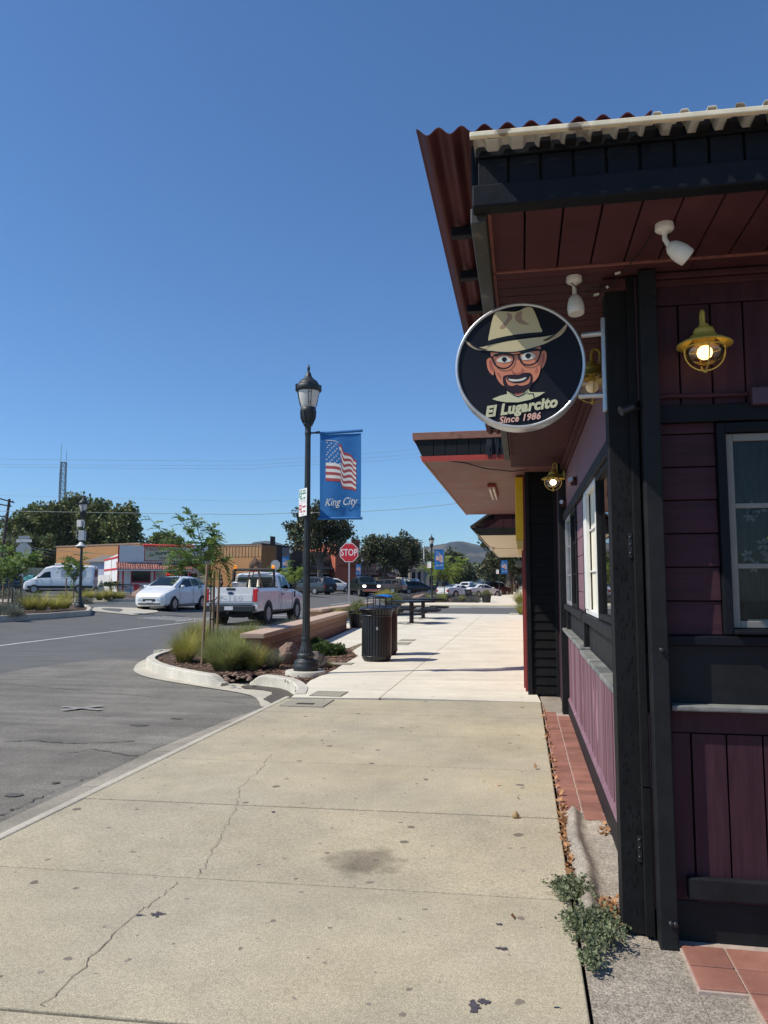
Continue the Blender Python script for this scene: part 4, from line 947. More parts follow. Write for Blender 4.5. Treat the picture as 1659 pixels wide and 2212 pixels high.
c_ = thing('security_camera', 'small dome camera under the cream porch soffit', 'camera', (-.80, 20.9, 2.345)); MB().lathe([(.07, 0), (.07, -.05), (.05, -.09), (0, -.11)], n=14).build('dome', M['whitep'], c_); MB().lathe([(.03, -.095), (.0, -.118)], n=12).build('lens', M['darkglass'], c_)
# shops beyond the crossing on the right
N3 = thing('corner_shop', 'low brown shop behind the street trees beyond the crossing', 'building', (0, 0, 0))
MB().box(.62, 12, 47, 140, -.2, 4.2).build('wall', M['redwall'], N3); MB().box(-.6, 12, 70, 139, 3.1, 3.4).build('awning', mat('dark_green_awning', (.03, .05, .045), .8), N3)
# ---------------------------------------------------------------- weeds and dry leaves by the post
def leafquads(P, D, U, l, wd):
    """P centre, D direction, U side vectors (n,3) -> rhombus leaves"""
    a = P; b = P+D*l[:, None]*.45+U*wd[:, None]; c = P+D*l[:, None]; d = P+D*l[:, None]*.45-U*wd[:, None]
    V = np.stack([a, b, c, d], 1).reshape(-1, 3); n = len(P); F = np.arange(4*n).reshape(n, 4); return V, F
def unit(v): return v/np.maximum(np.linalg.norm(v, axis=1, keepdims=True), 1e-9)
def weed(name, label, cx, cy, rx, ry, n, seed, hgt=.05):
    rs = np.random.RandomState(seed); P = []; D = []; stems = MB()
    for s_ in range(int(n/34)):
        a = rs.uniform(0, 6.28); L_ = rs.uniform(.35, 1.0); ex, ey = cx+rx*L_*math.cos(a), cy+ry*L_*math.sin(a)
        sx, sy = cx+rs.normal(0, rx*.25), cy+rs.normal(0, ry*.25); zt = rs.uniform(.01, hgt)
        pts = [(sx+(ex-sx)*t, sy+(ey-sy)*t, .0+zt*math.sin(t*2.2)+.004) for t in (0, .33, .66, 1)]
        stems.tube(pts, .0012, 4, sm=False)
        for k_ in range(34):
            t = rs.uniform(.1, 1); P.append((sx+(ex-sx)*t+rs.normal(0, .006), sy+(ey-sy)*t+rs.normal(0, .006), zt*math.sin(t*2.2)+.008+abs(rs.normal(0, .006)))); D.append(rs.normal(0, 1, 3)+np.array([0, 0, .5]))
    P = np.array(P); D = unit(np.array(D)); U = unit(np.cross(D, rs.normal(0, 1, D.shape))); l = rs.uniform(.010, .021, len(P)); V, F = leafquads(P, D, U, l, l*.33)
    t = thing(name, label, 'weed', (0, 0, 0), 0, 'weeds along the wall foot'); npmesh('foliage', V, F, M['weedleaf'], parent=t); stems.build('stem', M['weedstem'], t); return t
M['weedleaf'] = leafmat('weed_leaf', (.19, .22, .12), .3, .45); M['weedstem'] = mat('weed_stem', (.22, .2, .10), .8)
weed('weed', 'large mat of grey green weed spreading over the sidewalk edge', .25, 3.16, .15, .21, 3000, 3, .035)
weed('weed', 'small upper weed trailing left across the sidewalk edge', .19, 3.52, .14, .17, 1500, 4, .028)
weed('weed', 'thin dark weed tuft lowest at the slab edge', .215, 2.90, .05, .09, 500, 5, .03)
weed('weed', 'tiny weed at the foot of the far black pier', .06, 10.9, .06, .1, 300, 9, .05)
rs = np.random.RandomState(8); P = []; 
for i in range(210): y = rs.uniform(3.75, 4.85); P.append((.207+rs.normal(0, .008), y, rs.uniform(-.02, .012)))
for i in range(110): P.append((.205+rs.normal(0, .008), rs.uniform(4.8, 8.6), rs.uniform(-.01, .012)))
for i in range(70): P.append((.335+rs.normal(0, .022), 3.37+rs.normal(0, .05), rs.uniform(0, .03)))
for i in range(26): P.append((.42+rs.normal(0, .02), 4.4+rs.normal(0, .05), rs.uniform(-.01, .02)))
for i in range(8): P.append((rs.uniform(-.2, .45), rs.uniform(2.6, 8), .006))
P = np.array(P); D = unit(rs.normal(0, 1, P.shape)*np.array([1, 1, .45])); U = unit(np.cross(D, np.array([0, 0, 1.])+rs.normal(0, .5, P.shape))); l = rs.uniform(.02, .05, len(P)); V, F = leafquads(P, D, U, l, l*.3)
V[2::4, 2] += .012*rs.rand(len(P)); V[:, 2] = np.maximum(V[:, 2], -.022)
tag(npmesh('dry_leaves', V, F, leafmat('dry_leaf', (.42, .22, .10), .2, .5)), 'curled brown dry leaves lying in the joint beside the tiled apron', 'leaves', kind='stuff')
pb = MB().lathe([(0, 0), (.02, .0), (.022, .012), (.012, .03), (0, .038)], tuple(GZ(1114, 1766)), 7).build('crumpled_leaf', leafmat('tan_leaf', (.35, .25, .12), .1, .3)); tag(pb, 'single crumpled tan leaf standing on the near sidewalk joint', 'leaf')
# ================================================================ STREET FURNITURE
M['lampglass'] = mat('frosted_lamp_glass', (.62, .60, .55), .25, noise=(3, .15)); 
M['banner'] = mat('blue_banner_cloth', (.005, .125, .36), .6, noise=(3, .12), bump=(9, .3, .02))
M['bwhite'] = mat('banner_white_print', (.62, .60, .55), .6, noise=(4, .08)); M['bred'] = mat('banner_red_print', (.33, .045, .05), .6, noise=(4, .1))
def zc(y): return ONY(672, (1400+.3617*y)/1.8227, 11.07).z-.05
K_ = .00139
def make_lamp(label, x, y, z, s=1., group='old style street lamps along the street'):
    t = thing('street_lamp', label, 'street lamp', (x, y, z), 0, group); t.scale = (s, s, s)
    MB().lathe([(.185, 0), (.192, .03), (.192, .085), (.175, .10), (.18, .125), (.165, .15), (.125, .165), (.118, .185), (.135, .215), (.13, .245), (.105, .26)], n=40).build('base', M['irong'], t)
    MB().lathe([(.105, .26), (.098, .30), (.078, .36), (.066, .42), (.063, .455)], n=32, flute=.06, sm=False).build('base_flutes', M['irong'], t)
    top = zc(800)
    MB().lathe([(.071, .455), (.073, .475), (.066, .49)], n=24).lathe([(.061, .49), (.052, 1.8), (.046, 3.0), (.044, top)], n=24, flute=.10, sm=False).build('pole', M['irong'], t)
    c = MB().lathe([(.046, zc(870)), (.049, zc(865)), (.049, zc(830)), (.046, zc(826)), (.046, zc(800)), (.05, zc(790)), (.048, zc(775)), (38*K_, zc(770)), (54*K_, zc(757)), (54*K_, zc(748)), (50*K_, zc(735)), (70*K_, zc(700)), (78*K_, zc(670)), (84*K_, zc(620)), (92*K_, zc(600)), (86*K_, zc(590)), (86*K_, zc(568)), (60*K_, zc(562))], n=28)
    for k_ in range(10):
        a = k_*.628; c.tube([(56*K_*math.cos(a), 56*K_*math.sin(a), zc(735)), (80*K_*math.cos(a+.12), 80*K_*math.sin(a+.12), zc(680)), (88*K_*math.cos(a), 88*K_*math.sin(a), zc(608))], .010, 6)
    c.build('capital', M['irong'], t)
    MB().lathe([(70*K_, zc(565)), (84*K_, zc(540)), (104*K_, zc(470)), (118*K_, zc(400)), (120*K_, zc(368))], n=32).build('globe', M['lampglass'], t)
    cg = MB()
    for q in range(4):
        a = R(25)+q*R(90)
        for da in (-.14, .14):
            cg.tube([((r+2)*K_*math.cos(a+da*(.6+.4*r/120)), (r+2)*K_*math.sin(a+da*(.6+.4*r/120)), zc(yy)) for r, yy in ((84, 560), (95, 520), (107, 460), (119, 400), (124, 360))], .0045, 5)
        for yy, r in ((420, 117), (520, 97)):
            cg.tube([((r+3)*K_*math.cos(a+d_), (r+3)*K_*math.sin(a+d_), zc(yy)) for d_ in (-.14, 0, .14)], .004, 5)
    cg.build('cage', M['irong'], t)
    cp = MB().lathe([(118*K_, zc(392)), (138*K_, zc(386)), (138*K_, zc(330)), (128*K_, zc(322)), (118*K_, zc(318)), (112*K_, zc(300)), (92*K_, zc(274)), (62*K_, zc(262)), (60*K_, zc(250)), (46*K_, zc(242)), (36*K_, zc(220)), (27*K_, zc(195)), (20*K_, zc(180)), (10*K_, zc(174))], n=36)
    for q in range(4): a = R(25)+q*R(90); cp.bar((134*K_*math.cos(a), 134*K_*math.sin(a), zc(388)), (134*K_*math.cos(a), 134*K_*math.sin(a), zc(318)), .07, .03, upv=(math.cos(a), math.sin(a), 0))
    cp.build('hood', M['irong'], t)
    MB().lathe([(9*K_, zc(175)), (15*K_, zc(160)), (18*K_, zc(128)), (10*K_, zc(120)), (6*K_, zc(110)), (8*K_, zc(100)), (0, zc(94))], n=14).build('finial', M['irong'], t)
    return t
def banner_geo():
    """one banner thing whose origin is the pole axis at ground level"""
    t = thing('banner', '', 'banner', (0, 0, 0))
    x0, x1, zt, zb = .195, .845, 3.59, 2.30
    nx, nz = 26, 40
    def wob(u_, v_): return .010*math.sin(u_*9+v_*2.2)*(.4+.6*v_)+.006*math.sin(u_*4-v_*5)
    V = [(x0+(x1-x0)*i/nx, wob(i/nx, j/nz)-.002, zt+(zb-zt)*j/nz) for j in range(nz+1) for i in range(nx+1)]
    F = [(j*(nx+1)+i, j*(nx+1)+i+1, (j+1)*(nx+1)+i+1, (j+1)*(nx+1)+i) for j in range(nz) for i in range(nx)]
    npmesh('cloth', V, F, M['banner'], parent=t, smooth=True)
    mb = MB(); mb.tube([(.0, 0, 3.62), (.14, 0, 3.625)], .014, 8); mb.tube([(.13, 0, 3.625), (.19, 0, 3.63)], .02, 10); mb.build('bracket', M['irong'], t)
    MB().tube([(.19, 0, 3.61), (.865, 0, 3.632)], .024, 12).build('top_rod', M['banner'], t)
    MB().tube([(.17, 0, 2.29), (.865, 0, 2.285)], .022, 12).build('bottom_rod', M['banner'], t)
    # flag: pixel frame of the print x 440..885, y 890..1790
    def bp(px, py, lay=1):
        u_ = (px-440)/445; v_ = (py-880)/910; return (x0+(x1-x0)*u_, wob(u_, v_)-.0045-.001*lay, zt+(zb-zt)*v_)
    def itp(tab, x):
        for (a, ya), (b, yb) in zip(tab[:-1], tab[1:]):
            if x <= b: return ya+(yb-ya)*(x-a)/(b-a)
        return tab[-1][1]
    TT = [(505, 955), (600, 962), (640, 980), (668, 995), (690, 1060), (705, 1085), (740, 1092), (770, 1108), (790, 1125), (797, 1158), (832, 1168)]
    BT = [(505, 1390), (600, 1398), (668, 1404), (674, 1440), (690, 1478), (740, 1488), (790, 1492), (832, 1512)]
    wv = lambda x, f: 16*math.sin((x-640)/28)*max(0, min(1, (x-640)/60))*math.sin(f*3.14)
    xs_ = list(range(505, 833, 9))+[832]
    def band(f0, f1, xa, xb, m, nm):
        xx = [x for x in xs_ if xa <= x <= xb]
        if xx[0] > xa+1: xx = [xa]+xx
        V = []; 
        for x in xx:
            T_, B_ = itp(TT, x), itp(BT, x)
            for f in (f0, f1): V.append(bp(x, T_+(B_-T_)*f+wv(x, f)))
        return V, [(2*i, 2*i+2, 2*i+3, 2*i+1) for i in range(len(xx)-1)]
    for col, par in (('bred', 0), ('bwhite', 1)):
        mb = MB()
        for k_ in range(13):
            if k_ % 2 != par: continue
            xa = 505 if k_ >= 7 else int(642+45*(k_+.5)/7)
            V, F = band(k_/13, (k_+1)/13, xa, 832, None, ''); mb.add(V, F)
        if par: V = []; mb.add([bp(505, 938), bp(600, 950), bp(640, 972), bp(640, 978), bp(600, 957), bp(505, 944)], [(0, 1, 2, 3, 4, 5)])
        mb.build('flag_stripes', M[col], t, fix=False)
    stt = MB()
    for (sx_, sy_) in ((518, 968), (562, 978), (613, 990), (540, 1000), (594, 1012), (522, 1022), (569, 1030), (625, 1042), (549, 1055), (605, 1066), (528, 1077), (583, 1085), (636, 1097), (515, 1102), (562, 1109), (617, 1122), (540, 1129), (594, 1137), (648, 1152), (514, 1156), (572, 1163), (627, 1175), (553, 1183), (605, 1192), (660, 1206)):
        stt.poly([bp(sx_+(11 if q % 2 == 0 else 4.5)*math.sin(q*math.pi/5), sy_-(11 if q % 2 == 0 else 4.5)*math.cos(q*math.pi/5)) for q in range(10)])
    stt.build('flag_stars', M['bwhite'], t, fix=False)
    textobj('banner_lettering', 'King City', .165, M['bwhite'], t, FR((x0+.335, -.034, 2.535), (1, 0, .03), (-.03, 0, 1)), .0006, .38, .0005, sx=.80)
    return t
P0 = Vector((-3.23, 11.07, .05))
make_lamp('tall near black lamp post with glass globe at the planter corner', *P0)
bn0 = banner_geo(); bn0.location = P0; G_B = 'blue king city flag banners'
tag(bn0, 'largest blue flag banner hanging on the near lamp post', 'banner', G_B)
# parking sign on the lamp
def parksign(label, x, y, zc_, s=1., rz=0, detail=True):
    t = thing('parking_sign', label, 'sign', (x, y, zc_), rz, 'parking signs on the lamp posts')
    MB().box(-.15*s, .15*s, 0, .003, -.21*s, .21*s).build('plate', M['white'], t, bevel=.012*s)
    gr, rd = M['sgreen'], M['sred']
    Fq = lambda px, pz: FR((px*s, -.0015, pz*s), (1, 0, 0), (0, 0, 1))
    MB().box(-.135*s, -.045*s, -.001, .0005, .085*s, .195*s).build('green_panel', gr, t)
    MB().box(-.14*s, -.04*s, -.001, .0005, -.115*s, -.03*s).build('red_panel', rd, t)
    if detail:
        textobj('numeral', '2', .115, M['white'], t, Fq(-.09, .14), .0008, 0, .003)
        textobj('green_lettering', 'HOUR\nPARKING', .040, gr, t, Fq(.048, .155), .0006, 0, .0008, sx=.85)
        textobj('green_lettering', '8AM - 6PM', .043, gr, t, Fq(0, .062), .0006, 0, .0008, sx=.95)
        a = MB()
        a.box(-.06, .06, -.001, 0, .022, .028)
        for q in (-1, 1): a.poly([(q*.06, -.001, .012), (q*.085, -.001, .025), (q*.06, -.001, .038)])
        a.build('arrow', gr, t)
        b_ = MB(); b_.box(-.14, .14, -.001, .0, -.008, -.005); b_.build('divider', rd, t)
        textobj('panel_lettering', 'NO', .062, M['white'], t, Fq(-.09, -.073), .0008, 0, .001)
        textobj('red_lettering', 'PARKING', .038, rd, t, Fq(.052, -.07), .0006, 0, .0008, sx=.85)
        textobj('red_lettering', '2AM - 5AM', .043, rd, t, Fq(0, -.14), .0006, 0, .0008, sx=.95)
        textobj('red_lettering', 'TOW AWAY', .018, rd, t, Fq(0, -.185), .0004)
    return t
M['sgreen'] = mat('sign_green', (.01, .22, .12), .5); M['sred'] = mat('sign_red', (.50, .02, .04), .45)
parksign('green and red parking times sign on the near lamp post', P0.x-.05, P0.y-.075, 2.585, rz=R(-50))
# further lamps of the street
L2 = AT(933, 1290, 51.4); L2.z = .02
make_lamp('lamp post with banner beyond the cross street, right of the bank', L2.x, L2.y, L2.z)
L3 = AT(1079, 1288, 77); L3.z = 0
make_lamp('lamp post with banner in front of the far right street trees', L3.x, L3.y, L3.z)
L4 = AT(628, 1285, 66); make_lamp('lamp post with banner before the dark wooden building', L4.x, L4.y, -.05)
L5 = AT(783, 1285, 92); make_lamp('lamp post with banner beside the orange brick wall', L5.x, L5.y, -.05)
L6 = Vector((-18.05, 28.5, 0)); L6.z = ter(L6.x, L6.y)+.13
make_lamp('lamp post with camera dome and boxes on the left island', L6.x, L6.y, L6.z, 1.0)
for P_, lb, rz in ((L2, 'blue flag banner on the lamp post beyond the cross street', 0), (L3, 'blue flag banner before the far right street trees', 0), (L4, 'blue flag banner left of the near lamp by the dark wooden building', R(180)), (L5, 'blue flag banner in front of the orange brick wall', R(180))):
    c = copy_tree(bn0); c.location = (P_.x, P_.y, .02); tag(c, lb)
    if rz:
        c.rotation_euler = (0, 0, 0); c.location.x -= 1.04
        for ch in list(c.children):
            if ch.name.startswith('bracket'): ch.location.x = .845
        for ch in list(c.children):
            if ch.name.startswith('bottom_rod'): ch.location.x = .0
parksign('white parking sign on the lamp post beyond the cross street', L2.x-.17, L2.y-.03, 2.60, 1, R(-20), True)
parksign('white parking sign on the far right lamp post', L3.x-.17, L3.y-.03, 2.50, 1, R(-20), True)
# equipment on the left island lamp
eq = thing('camera_cabinet', 'grey equipment boxes strapped to the left island lamp post', 'cabinet', (L6.x, L6.y, 0))
zz = lambda v: AT(172, v, 31).z
MB().box(-.17, .03, -.16, -.05, zz(1137), zz(1122)).build('small_box', M['whitep'], eq, bevel=.01); MB().box(-.05, .22, -.2, -.05, zz(1167), zz(1146)).build('large_box', M['galv'], eq, bevel=.01)
MB().tube([(-.12, -.1, zz(1137)), (-.22, -.1, zz(1150)), (-.2, -.1, zz(1160)), (-.05, -.1, zz(1166))], .012, 6).build('hose', M['galv'], eq)
MB().tube([(.05, -.1, zz(1122)), (.14, -.1, zz(1126)), (.12, -.1, zz(1140))], .02, 6).build('conduit', M['whitep'], eq)
dm = thing('dome_camera', 'white dome camera below the boxes on the left island lamp post', 'camera', (L6.x+.06, L6.y-.15, zz(1178)))
MB().lathe([(.05, .14), (.09, .10), (.11, .04), (.21, .0), (.22, -.03), (.2, -.05)], n=20).build('housing', M['whitep'], dm); MB().lathe([(.19, -.05), (.15, -.10), (0, -.13)], n=18).build('dome', M['darkglass'], dm)
# ---------------------------------------------------------------- litter bins
def bin_(label, x, y, lidm, z=0, rz=0):
    t = thing('litter_bin', label, 'litter bin', (x, y, z), rz, 'slatted steel litter bins on the plaza')
    MB().lathe([(.225, 0), (.235, .03), (.245, .03), (.245, .06), (.22, .07)], n=36).build('foot_ring', M['iron'], t)
    MB().lathe([(.215, .06), (.215, .84)], n=24).build('liner', M['dark'], t)
    sl = MB(); n = 32
    for k_ in range(n):
        a = 2*math.pi*k_/n; ca, sa = math.cos(a), math.sin(a); tang = (-sa, ca)
        pr_ = [(.250, .05), (.262, .10), (.262, .74), (.266, .80), (.285, .86), (.310, .895)]
        V = []
        for (r, zq) in pr_:
            for q in (-.019, .019): V.append((r*ca+tang[0]*q, r*sa+tang[1]*q, zq))
            for q in (.019, -.019): V.append(((r-.006)*ca+tang[0]*q, (r-.006)*sa+tang[1]*q, zq))
        F = [(4*i+j, 4*i+(j+1) % 4, 4*i+4+(j+1) % 4, 4*i+4+j) for i in range(5) for j in range(4)]+[(0, 1, 2, 3), (20, 23, 22, 21)]
        sl.add(V, F)
    sl.build('slats', M['iron'], t)
    rr_ = MB()
    for (r, zq, q) in ((.258, .79, .016), (.312, .90, .010), (.258, .09, .012)): rr_.tube([(r*math.cos(b), r*math.sin(b), zq) for b in np.linspace(0, 2*math.pi, 41)], q, 8, cap=False)
    build_each(rr_, 'hoop', M['iron'], t)
    MB().lathe([(.30, .905), (.28, .93), (.17, .915), (.15, .86)], n=36).build('funnel_lid', M['iron'], t)
    p = MB()
    for a in (.5, 2.1, 3.6, 5.2): p.tube([(.165*math.cos(a), .165*math.sin(a), .90), (.165*math.cos(a), .165*math.sin(a), 1.09)], .008, 6)
    build_each(p, 'lid_post', M['iron'], t)
    MB().lathe([(.19, 1.082), (.20, 1.09), (.19, 1.105), (.14, 1.125), (.07, 1.137), (0, 1.14)], n=32).build('rain_hood', lidm, t)
    MB().box(-.262-.01, -.262+.0, -.02, .02, .66, .70).build('latch', M['galv'], t)
    MB().box(.045, .075, -.272, -.262, .55, .60).build('lock', M['galv'], t)
    return t
M['bluelid'] = mat('blue_powder_coat', (.01, .16, .55), .35)
bin_('near black slatted litter bin with dark rain hood', -2.535, 13.1, M['iron'])
bin_('black slatted litter bin with bright blue hood behind the first', -2.62, 14.25, M['bluelid'])
# ---------------------------------------------------------------- picnic tables
def ptable(label, x, y):
    t = thing('picnic_table', label, 'picnic table', (x, y, .0), R(45), 'black perforated steel picnic tables')
    def deck(name, x0, x1, y0, y1, z, holes):
        mb = MB(); th = .012
        mb.box(x0, x1, y0, y1, z-th, z)
        # rolled edge with punched slots
        n = max(3, int(max(x1-x0, y1-y0)/.05))
        for (a, b) in (((x0, y0), (x1, y0)), ((x1, y0), (x1, y1)), ((x1, y1), (x0, y1)), ((x0, y1), (x0, y0))):
            L_ = math.dist(a, b); m_ = max(2, int(L_/.055))
            mb.tube([(*a, z-.005), (*b, z-.005)], .012, 6); mb.tube([(*a, z-.052), (*b, z-.052)], .012, 6)
            for i in range(m_+1): q = i/m_; px, py = a[0]+(b[0]-a[0])*q, a[1]+(b[1]-a[1])*q; mb.bar((px, py, z-.052), (px, py, z-.004), .022, .012)
        return mb.build(name, M['iron'], t)
    h_ = .56; deck('table_top', -h_, h_, -h_, h_, .76, 1)
    MB().box(-.055, .055, -.055, .055, .0, .70).build('pedestal', M['iron'], t, bevel=.006); MB().lathe([(.16, .0), (.16, .012), (.05, .02)], n=24).build('foot_plate', M['iron'], t)
    for k_ in range(4):
        a = k_*math.pi/2; c_, s_ = math.cos(a), math.sin(a)
        q = deck('bench', .66, .94, -.42, .42, .46, 0) ; q.rotation_euler = (0, 0, a)
        m_ = MB().tube([(.05, 0, .30), (.5, 0, .30), (.72, 0, .38), (.80, 0, .41)], .028, 8).build('support_arm', M['iron'], t); m_.rotation_euler = (0, 0, a)
    return t
ptable('nearer black perforated steel picnic table with four attached benches', -3.71, 25.4)
ptable('further black perforated steel picnic table nearer the crossing', -3.77, 28.9)
# ---------------------------------------------------------------- low wall
sw = thing('seat_wall', 'low tan block seat wall with pale stone cap beside the planter', 'wall', (0, 0, 0))
wa, wb_ = Vector((-4.38, 12.35)), Vector((-5.24, 22.3)); wd = (wb_-wa).normalized(); wn = Vector((-wd.y, wd.x))
M['block'] = mat('tan_split_block', (.34, .20, .125), .85, noise=(8, .2), bump=(40, .6, .01), coords='World'); M['cap'] = mat('pale_stone_cap', (.52, .37, .27), .8, noise=(6, .15), bump=(40, .3, .005), coords='World')
mb = MB(); L_ = (wb_-wa).length
for r_ in range(3):
    i = -.2*(r_ % 2)
    while i < L_:
        a, b = max(i, 0)+.002, min(i+.40, L_)-.002; pa, pb = wa+wd*a, wa+wd*b
        mb.add([(*(pa-wn*0), -.05+.155*r_), (*(pb), -.05+.155*r_), (*(pb+wn*.3), -.05+.155*r_), (*(pa+wn*.3), -.05+.155*r_), (*pa, .1-.003+.155*r_), (*pb, .1-.003+.155*r_), (*(pb+wn*.3), .1-.003+.155*r_), (*(pa+wn*.3), .1-.003+.155*r_)], [(3, 2, 1, 0), (4, 5, 6, 7), (0, 1, 5, 4), (1, 2, 6, 5), (2, 3, 7, 6), (3, 0, 4, 7)]); i += .40
mb.build('blockwork', M['block'], sw, bevel=.004)
mb = MB(); i = -.06
while i < L_+.05:
    a, b = i, min(i+.62, L_+.06)-.004; pa, pb = wa+wd*a-wn*.05, wa+wd*b-wn*.05
    mb.add([(*pa, .416), (*pb, .416), (*(pb+wn*.42), .416), (*(pa+wn*.42), .416), (*pa, .50), (*pb, .50), (*(pb+wn*.42), .50), (*(pa+wn*.42), .50)], [(3, 2, 1, 0), (4, 5, 6, 7), (0, 1, 5, 4), (1, 2, 6, 5), (2, 3, 7, 6), (3, 0, 4, 7)]); i += .62
mb.build('cap', M['cap'], sw, bevel=.008)
sw2 = thing('seat_wall', 'further low block seat wall behind the picnic tables', 'wall', (0, 0, 0))
MB().box(-6.9, -6.5, 24, 33, 0, .42).build('blockwork', M['block'], sw2); MB().box(-6.95, -6.45, 23.9, 33.1, .42, .5).build('cap', M['cap'], sw2, bevel=.01)
# ---------------------------------------------------------------- signs
def octo(r): return [(r*math.cos(R(22.5+45*k_)), r*math.sin(R(22.5+45*k_))) for k_ in range(8)]
M['stopred'] = mat('stop_red', (.52, .012, .022), .4, noise=(3, .05)); M['signback'] = mat('sign_back', (.36, .37, .38), .5, .4, noise=(5, .08)); M['signwhite'] = mat('sign_white', (.75, .73, .70), .4)
def stopsign(label, x, y, zc_, zg, front=True, rz=0, plates=False):
    t = thing('stop_sign', label, 'stop sign', (x, y, zg), rz, None); h_ = zc_-zg; r = .412
    MB().prism(octo(r), (0, -.002, h_), (1, 0, 0), (0, 0, 1), -.003).build('plate', M['signback'], t)
    if front:
        MB().prism(octo(r), (0, -.0065, h_), (1, 0, 0), (0, 0, 1), -.0015).build('border', M['signwhite'], t)
        MB().prism(octo(r*.935), (0, -.0095, h_), (1, 0, 0), (0, 0, 1), -.0015).build('red_field', M['stopred'], t)
        textobj('stop_lettering', 'STOP', .385, M['signwhite'], t, FR((0, -.0125, h_-.005), (1, 0, 0), (0, 0, 1)), .0008, 0, .004, sx=.74)
        b = MB()
        for z in (.30, -.30): b.lathe([(.012, 0), (.010, .005), (0, .007)], (0, -.0095, h_+z), 8, M=Matrix.Rotation(R(90), 4, 'X'))
        build_each(b, 'bolt', M['signback'], t)
    MB().box(-.028, .028, .004, .05, 0, h_+.36 if not plates else h_+.75).build('post', M['galv'], t)
    if plates:
        MB().box(-.38, .38, -.01, .0, h_+.43, h_+.57).build('street_name_plate', M['signwhite'], t); textobj('street_lettering', 'BROADWAY ST', .08, M['signback'], t, FR((0, -.012, h_+.5), (1, 0, 0), (0, 0, 1)), .0006)
        q = MB().box(-.29, .29, -.003, .003, h_+.60, h_+.74).build('street_name_plate', M['signback'], t)
    return t
stopsign('red stop sign facing the camera behind the litter bins', -6.89, 29.7, 2.58, -.03)
Sb = AT(51, 1190, 37); stopsign('grey back of a stop sign under two street name plates', Sb.x, Sb.y, Sb.z, ter(Sb.x, Sb.y)+.1, False, R(10), True)
Sc = AT(595, 1220, 61); stopsign('grey back of a stop sign above the white pickup cab', Sc.x, Sc.y, Sc.z, -.1, False)
Sd = AT(776, 1272, 110)
# ---------------------------------------------------------------- utility lids
def lid(label, cx, cy, w_, d_, sk=0):
    t = thing('utility_box_lid', label, 'utility cover', (cx, cy, 0), 0, 'concrete utility box lids set in the sidewalk')
    MB().add([(-w_/2, -d_/2, .004), (w_/2, -d_/2, .004), (w_/2, d_/2, .004), (-w_/2, d_/2, .004)], [(0, 1, 2, 3)]).build('rim', M['crack'], t, fix=False)
    MB().box(-w_/2+.008, w_/2-.008, -d_/2+.008, d_/2-.008, -.02, .007).build('cover', M['lid'], t, bevel=.003)
    return t
l1 = lid('larger tan utility lid with small dark grate at the slab change', -2.42, 8.38, .50, .52); MB().box(-.10, .10, -.13, -.04, .0075, .010).build('grate', M['crack'], l1)
lid('tan utility lid between pale and tan paving', -2.36, 9.12, .40, .42)
lid('narrow utility lid beside the foot of the near litter bin', *GZ(733, 1434)[:2], .46, .30); 
lid('small utility lid right of the litter bins', *GZ(866, 1390)[:2], .42, .7); lid('small square utility lid before the picnic table', *GZ(880, 1383)[:2], .36, .5)
# ---------------------------------------------------------------- rocks
def rock(label, x, y, z, sx, sy, sz, seed, m, rz=0):
    import bmesh
    bm = bmesh.new(); bmesh.ops.create_icosphere(bm, subdivisions=4, radius=1); rr_ = random.Random(seed)
    cuts = [(Vector((rr_.uniform(-1, 1), rr_.uniform(-1, 1), rr_.uniform(-.4, 1))).normalized(), rr_.uniform(.55, .85)) for _ in range(14)]
    from mathutils import noise as mn
    for v in bm.verts:
        for n_, d_ in cuts:
            q = v.co.dot(n_)-d_
            if q > 0: v.co -= n_*q*.92
        v.co *= 1+.10*mn.noise(v.co*2.3+Vector((seed, 0, 0)))+.035*mn.noise(v.co*9+Vector((0, seed, 0)))
        v.co = Vector((v.co.x*sx, v.co.y*sy, v.co.z*sz))
    me = bpy.data.meshes.new('boulder'); bm.to_mesh(me); bm.free(); me.materials.append(m)
    o = bpy.data.objects.new('boulder', me); COL.objects.link(o); o.location = (x, y, z); o.rotation_euler = (0, 0, rz)
    return tag(o, label, 'boulder', 'boulders in the planting beds')
M['rock'] = mat('pinkish_lava_rock', (.25, .165, .125), .9, noise=(7, .3), bump=(18, .9, .03), spots=(16, .6, (.10, .075, .065))); M['rockd'] = mat('dark_lava_rock', (.11, .09, .08), .9, noise=(9, .3), bump=(18, .9, .03))
rock('upright pinkish boulder left of the near lamp base', -3.98, 12.55, .12, .27, .22, .27, 17, M['rock'], .5)
rock('dark low boulder directly behind the near lamp base', -3.28, 12.0, .06, .24, .2, .2, 5, M['rockd'], .8)
rock('brown boulder half hidden by grass at the wall end', *GZ(580, 1412)[:2], .05, .26, .2, .2, 8, M['rockd'])
q = GZ(560, 1405); rock('pale brown boulder low in the grass beside the wall end', q.x, q.y, .02, .3, .22, .18, 11, M['rock'])
for i, (u, v, a, lb) in enumerate(((910, 1296, .9, 'tan boulder at the corner planting beyond the crossing'), (1015, 1298, .7, 'low tan boulder beside the white cars'), (985, 1299, .6, 'small grey boulder left of the far bench'))):
    q = GZ(u, v); rock(lb, q.x, q.y, .1, a, a*.7, a*.5, 20+i, M['rock'])
q = AT(305, 1272, 46); rock('brown boulder in front of the taco stand patio', q.x, q.y, ter(q.x, q.y)+.3, .8, .6, .5, 31, M['rock'])
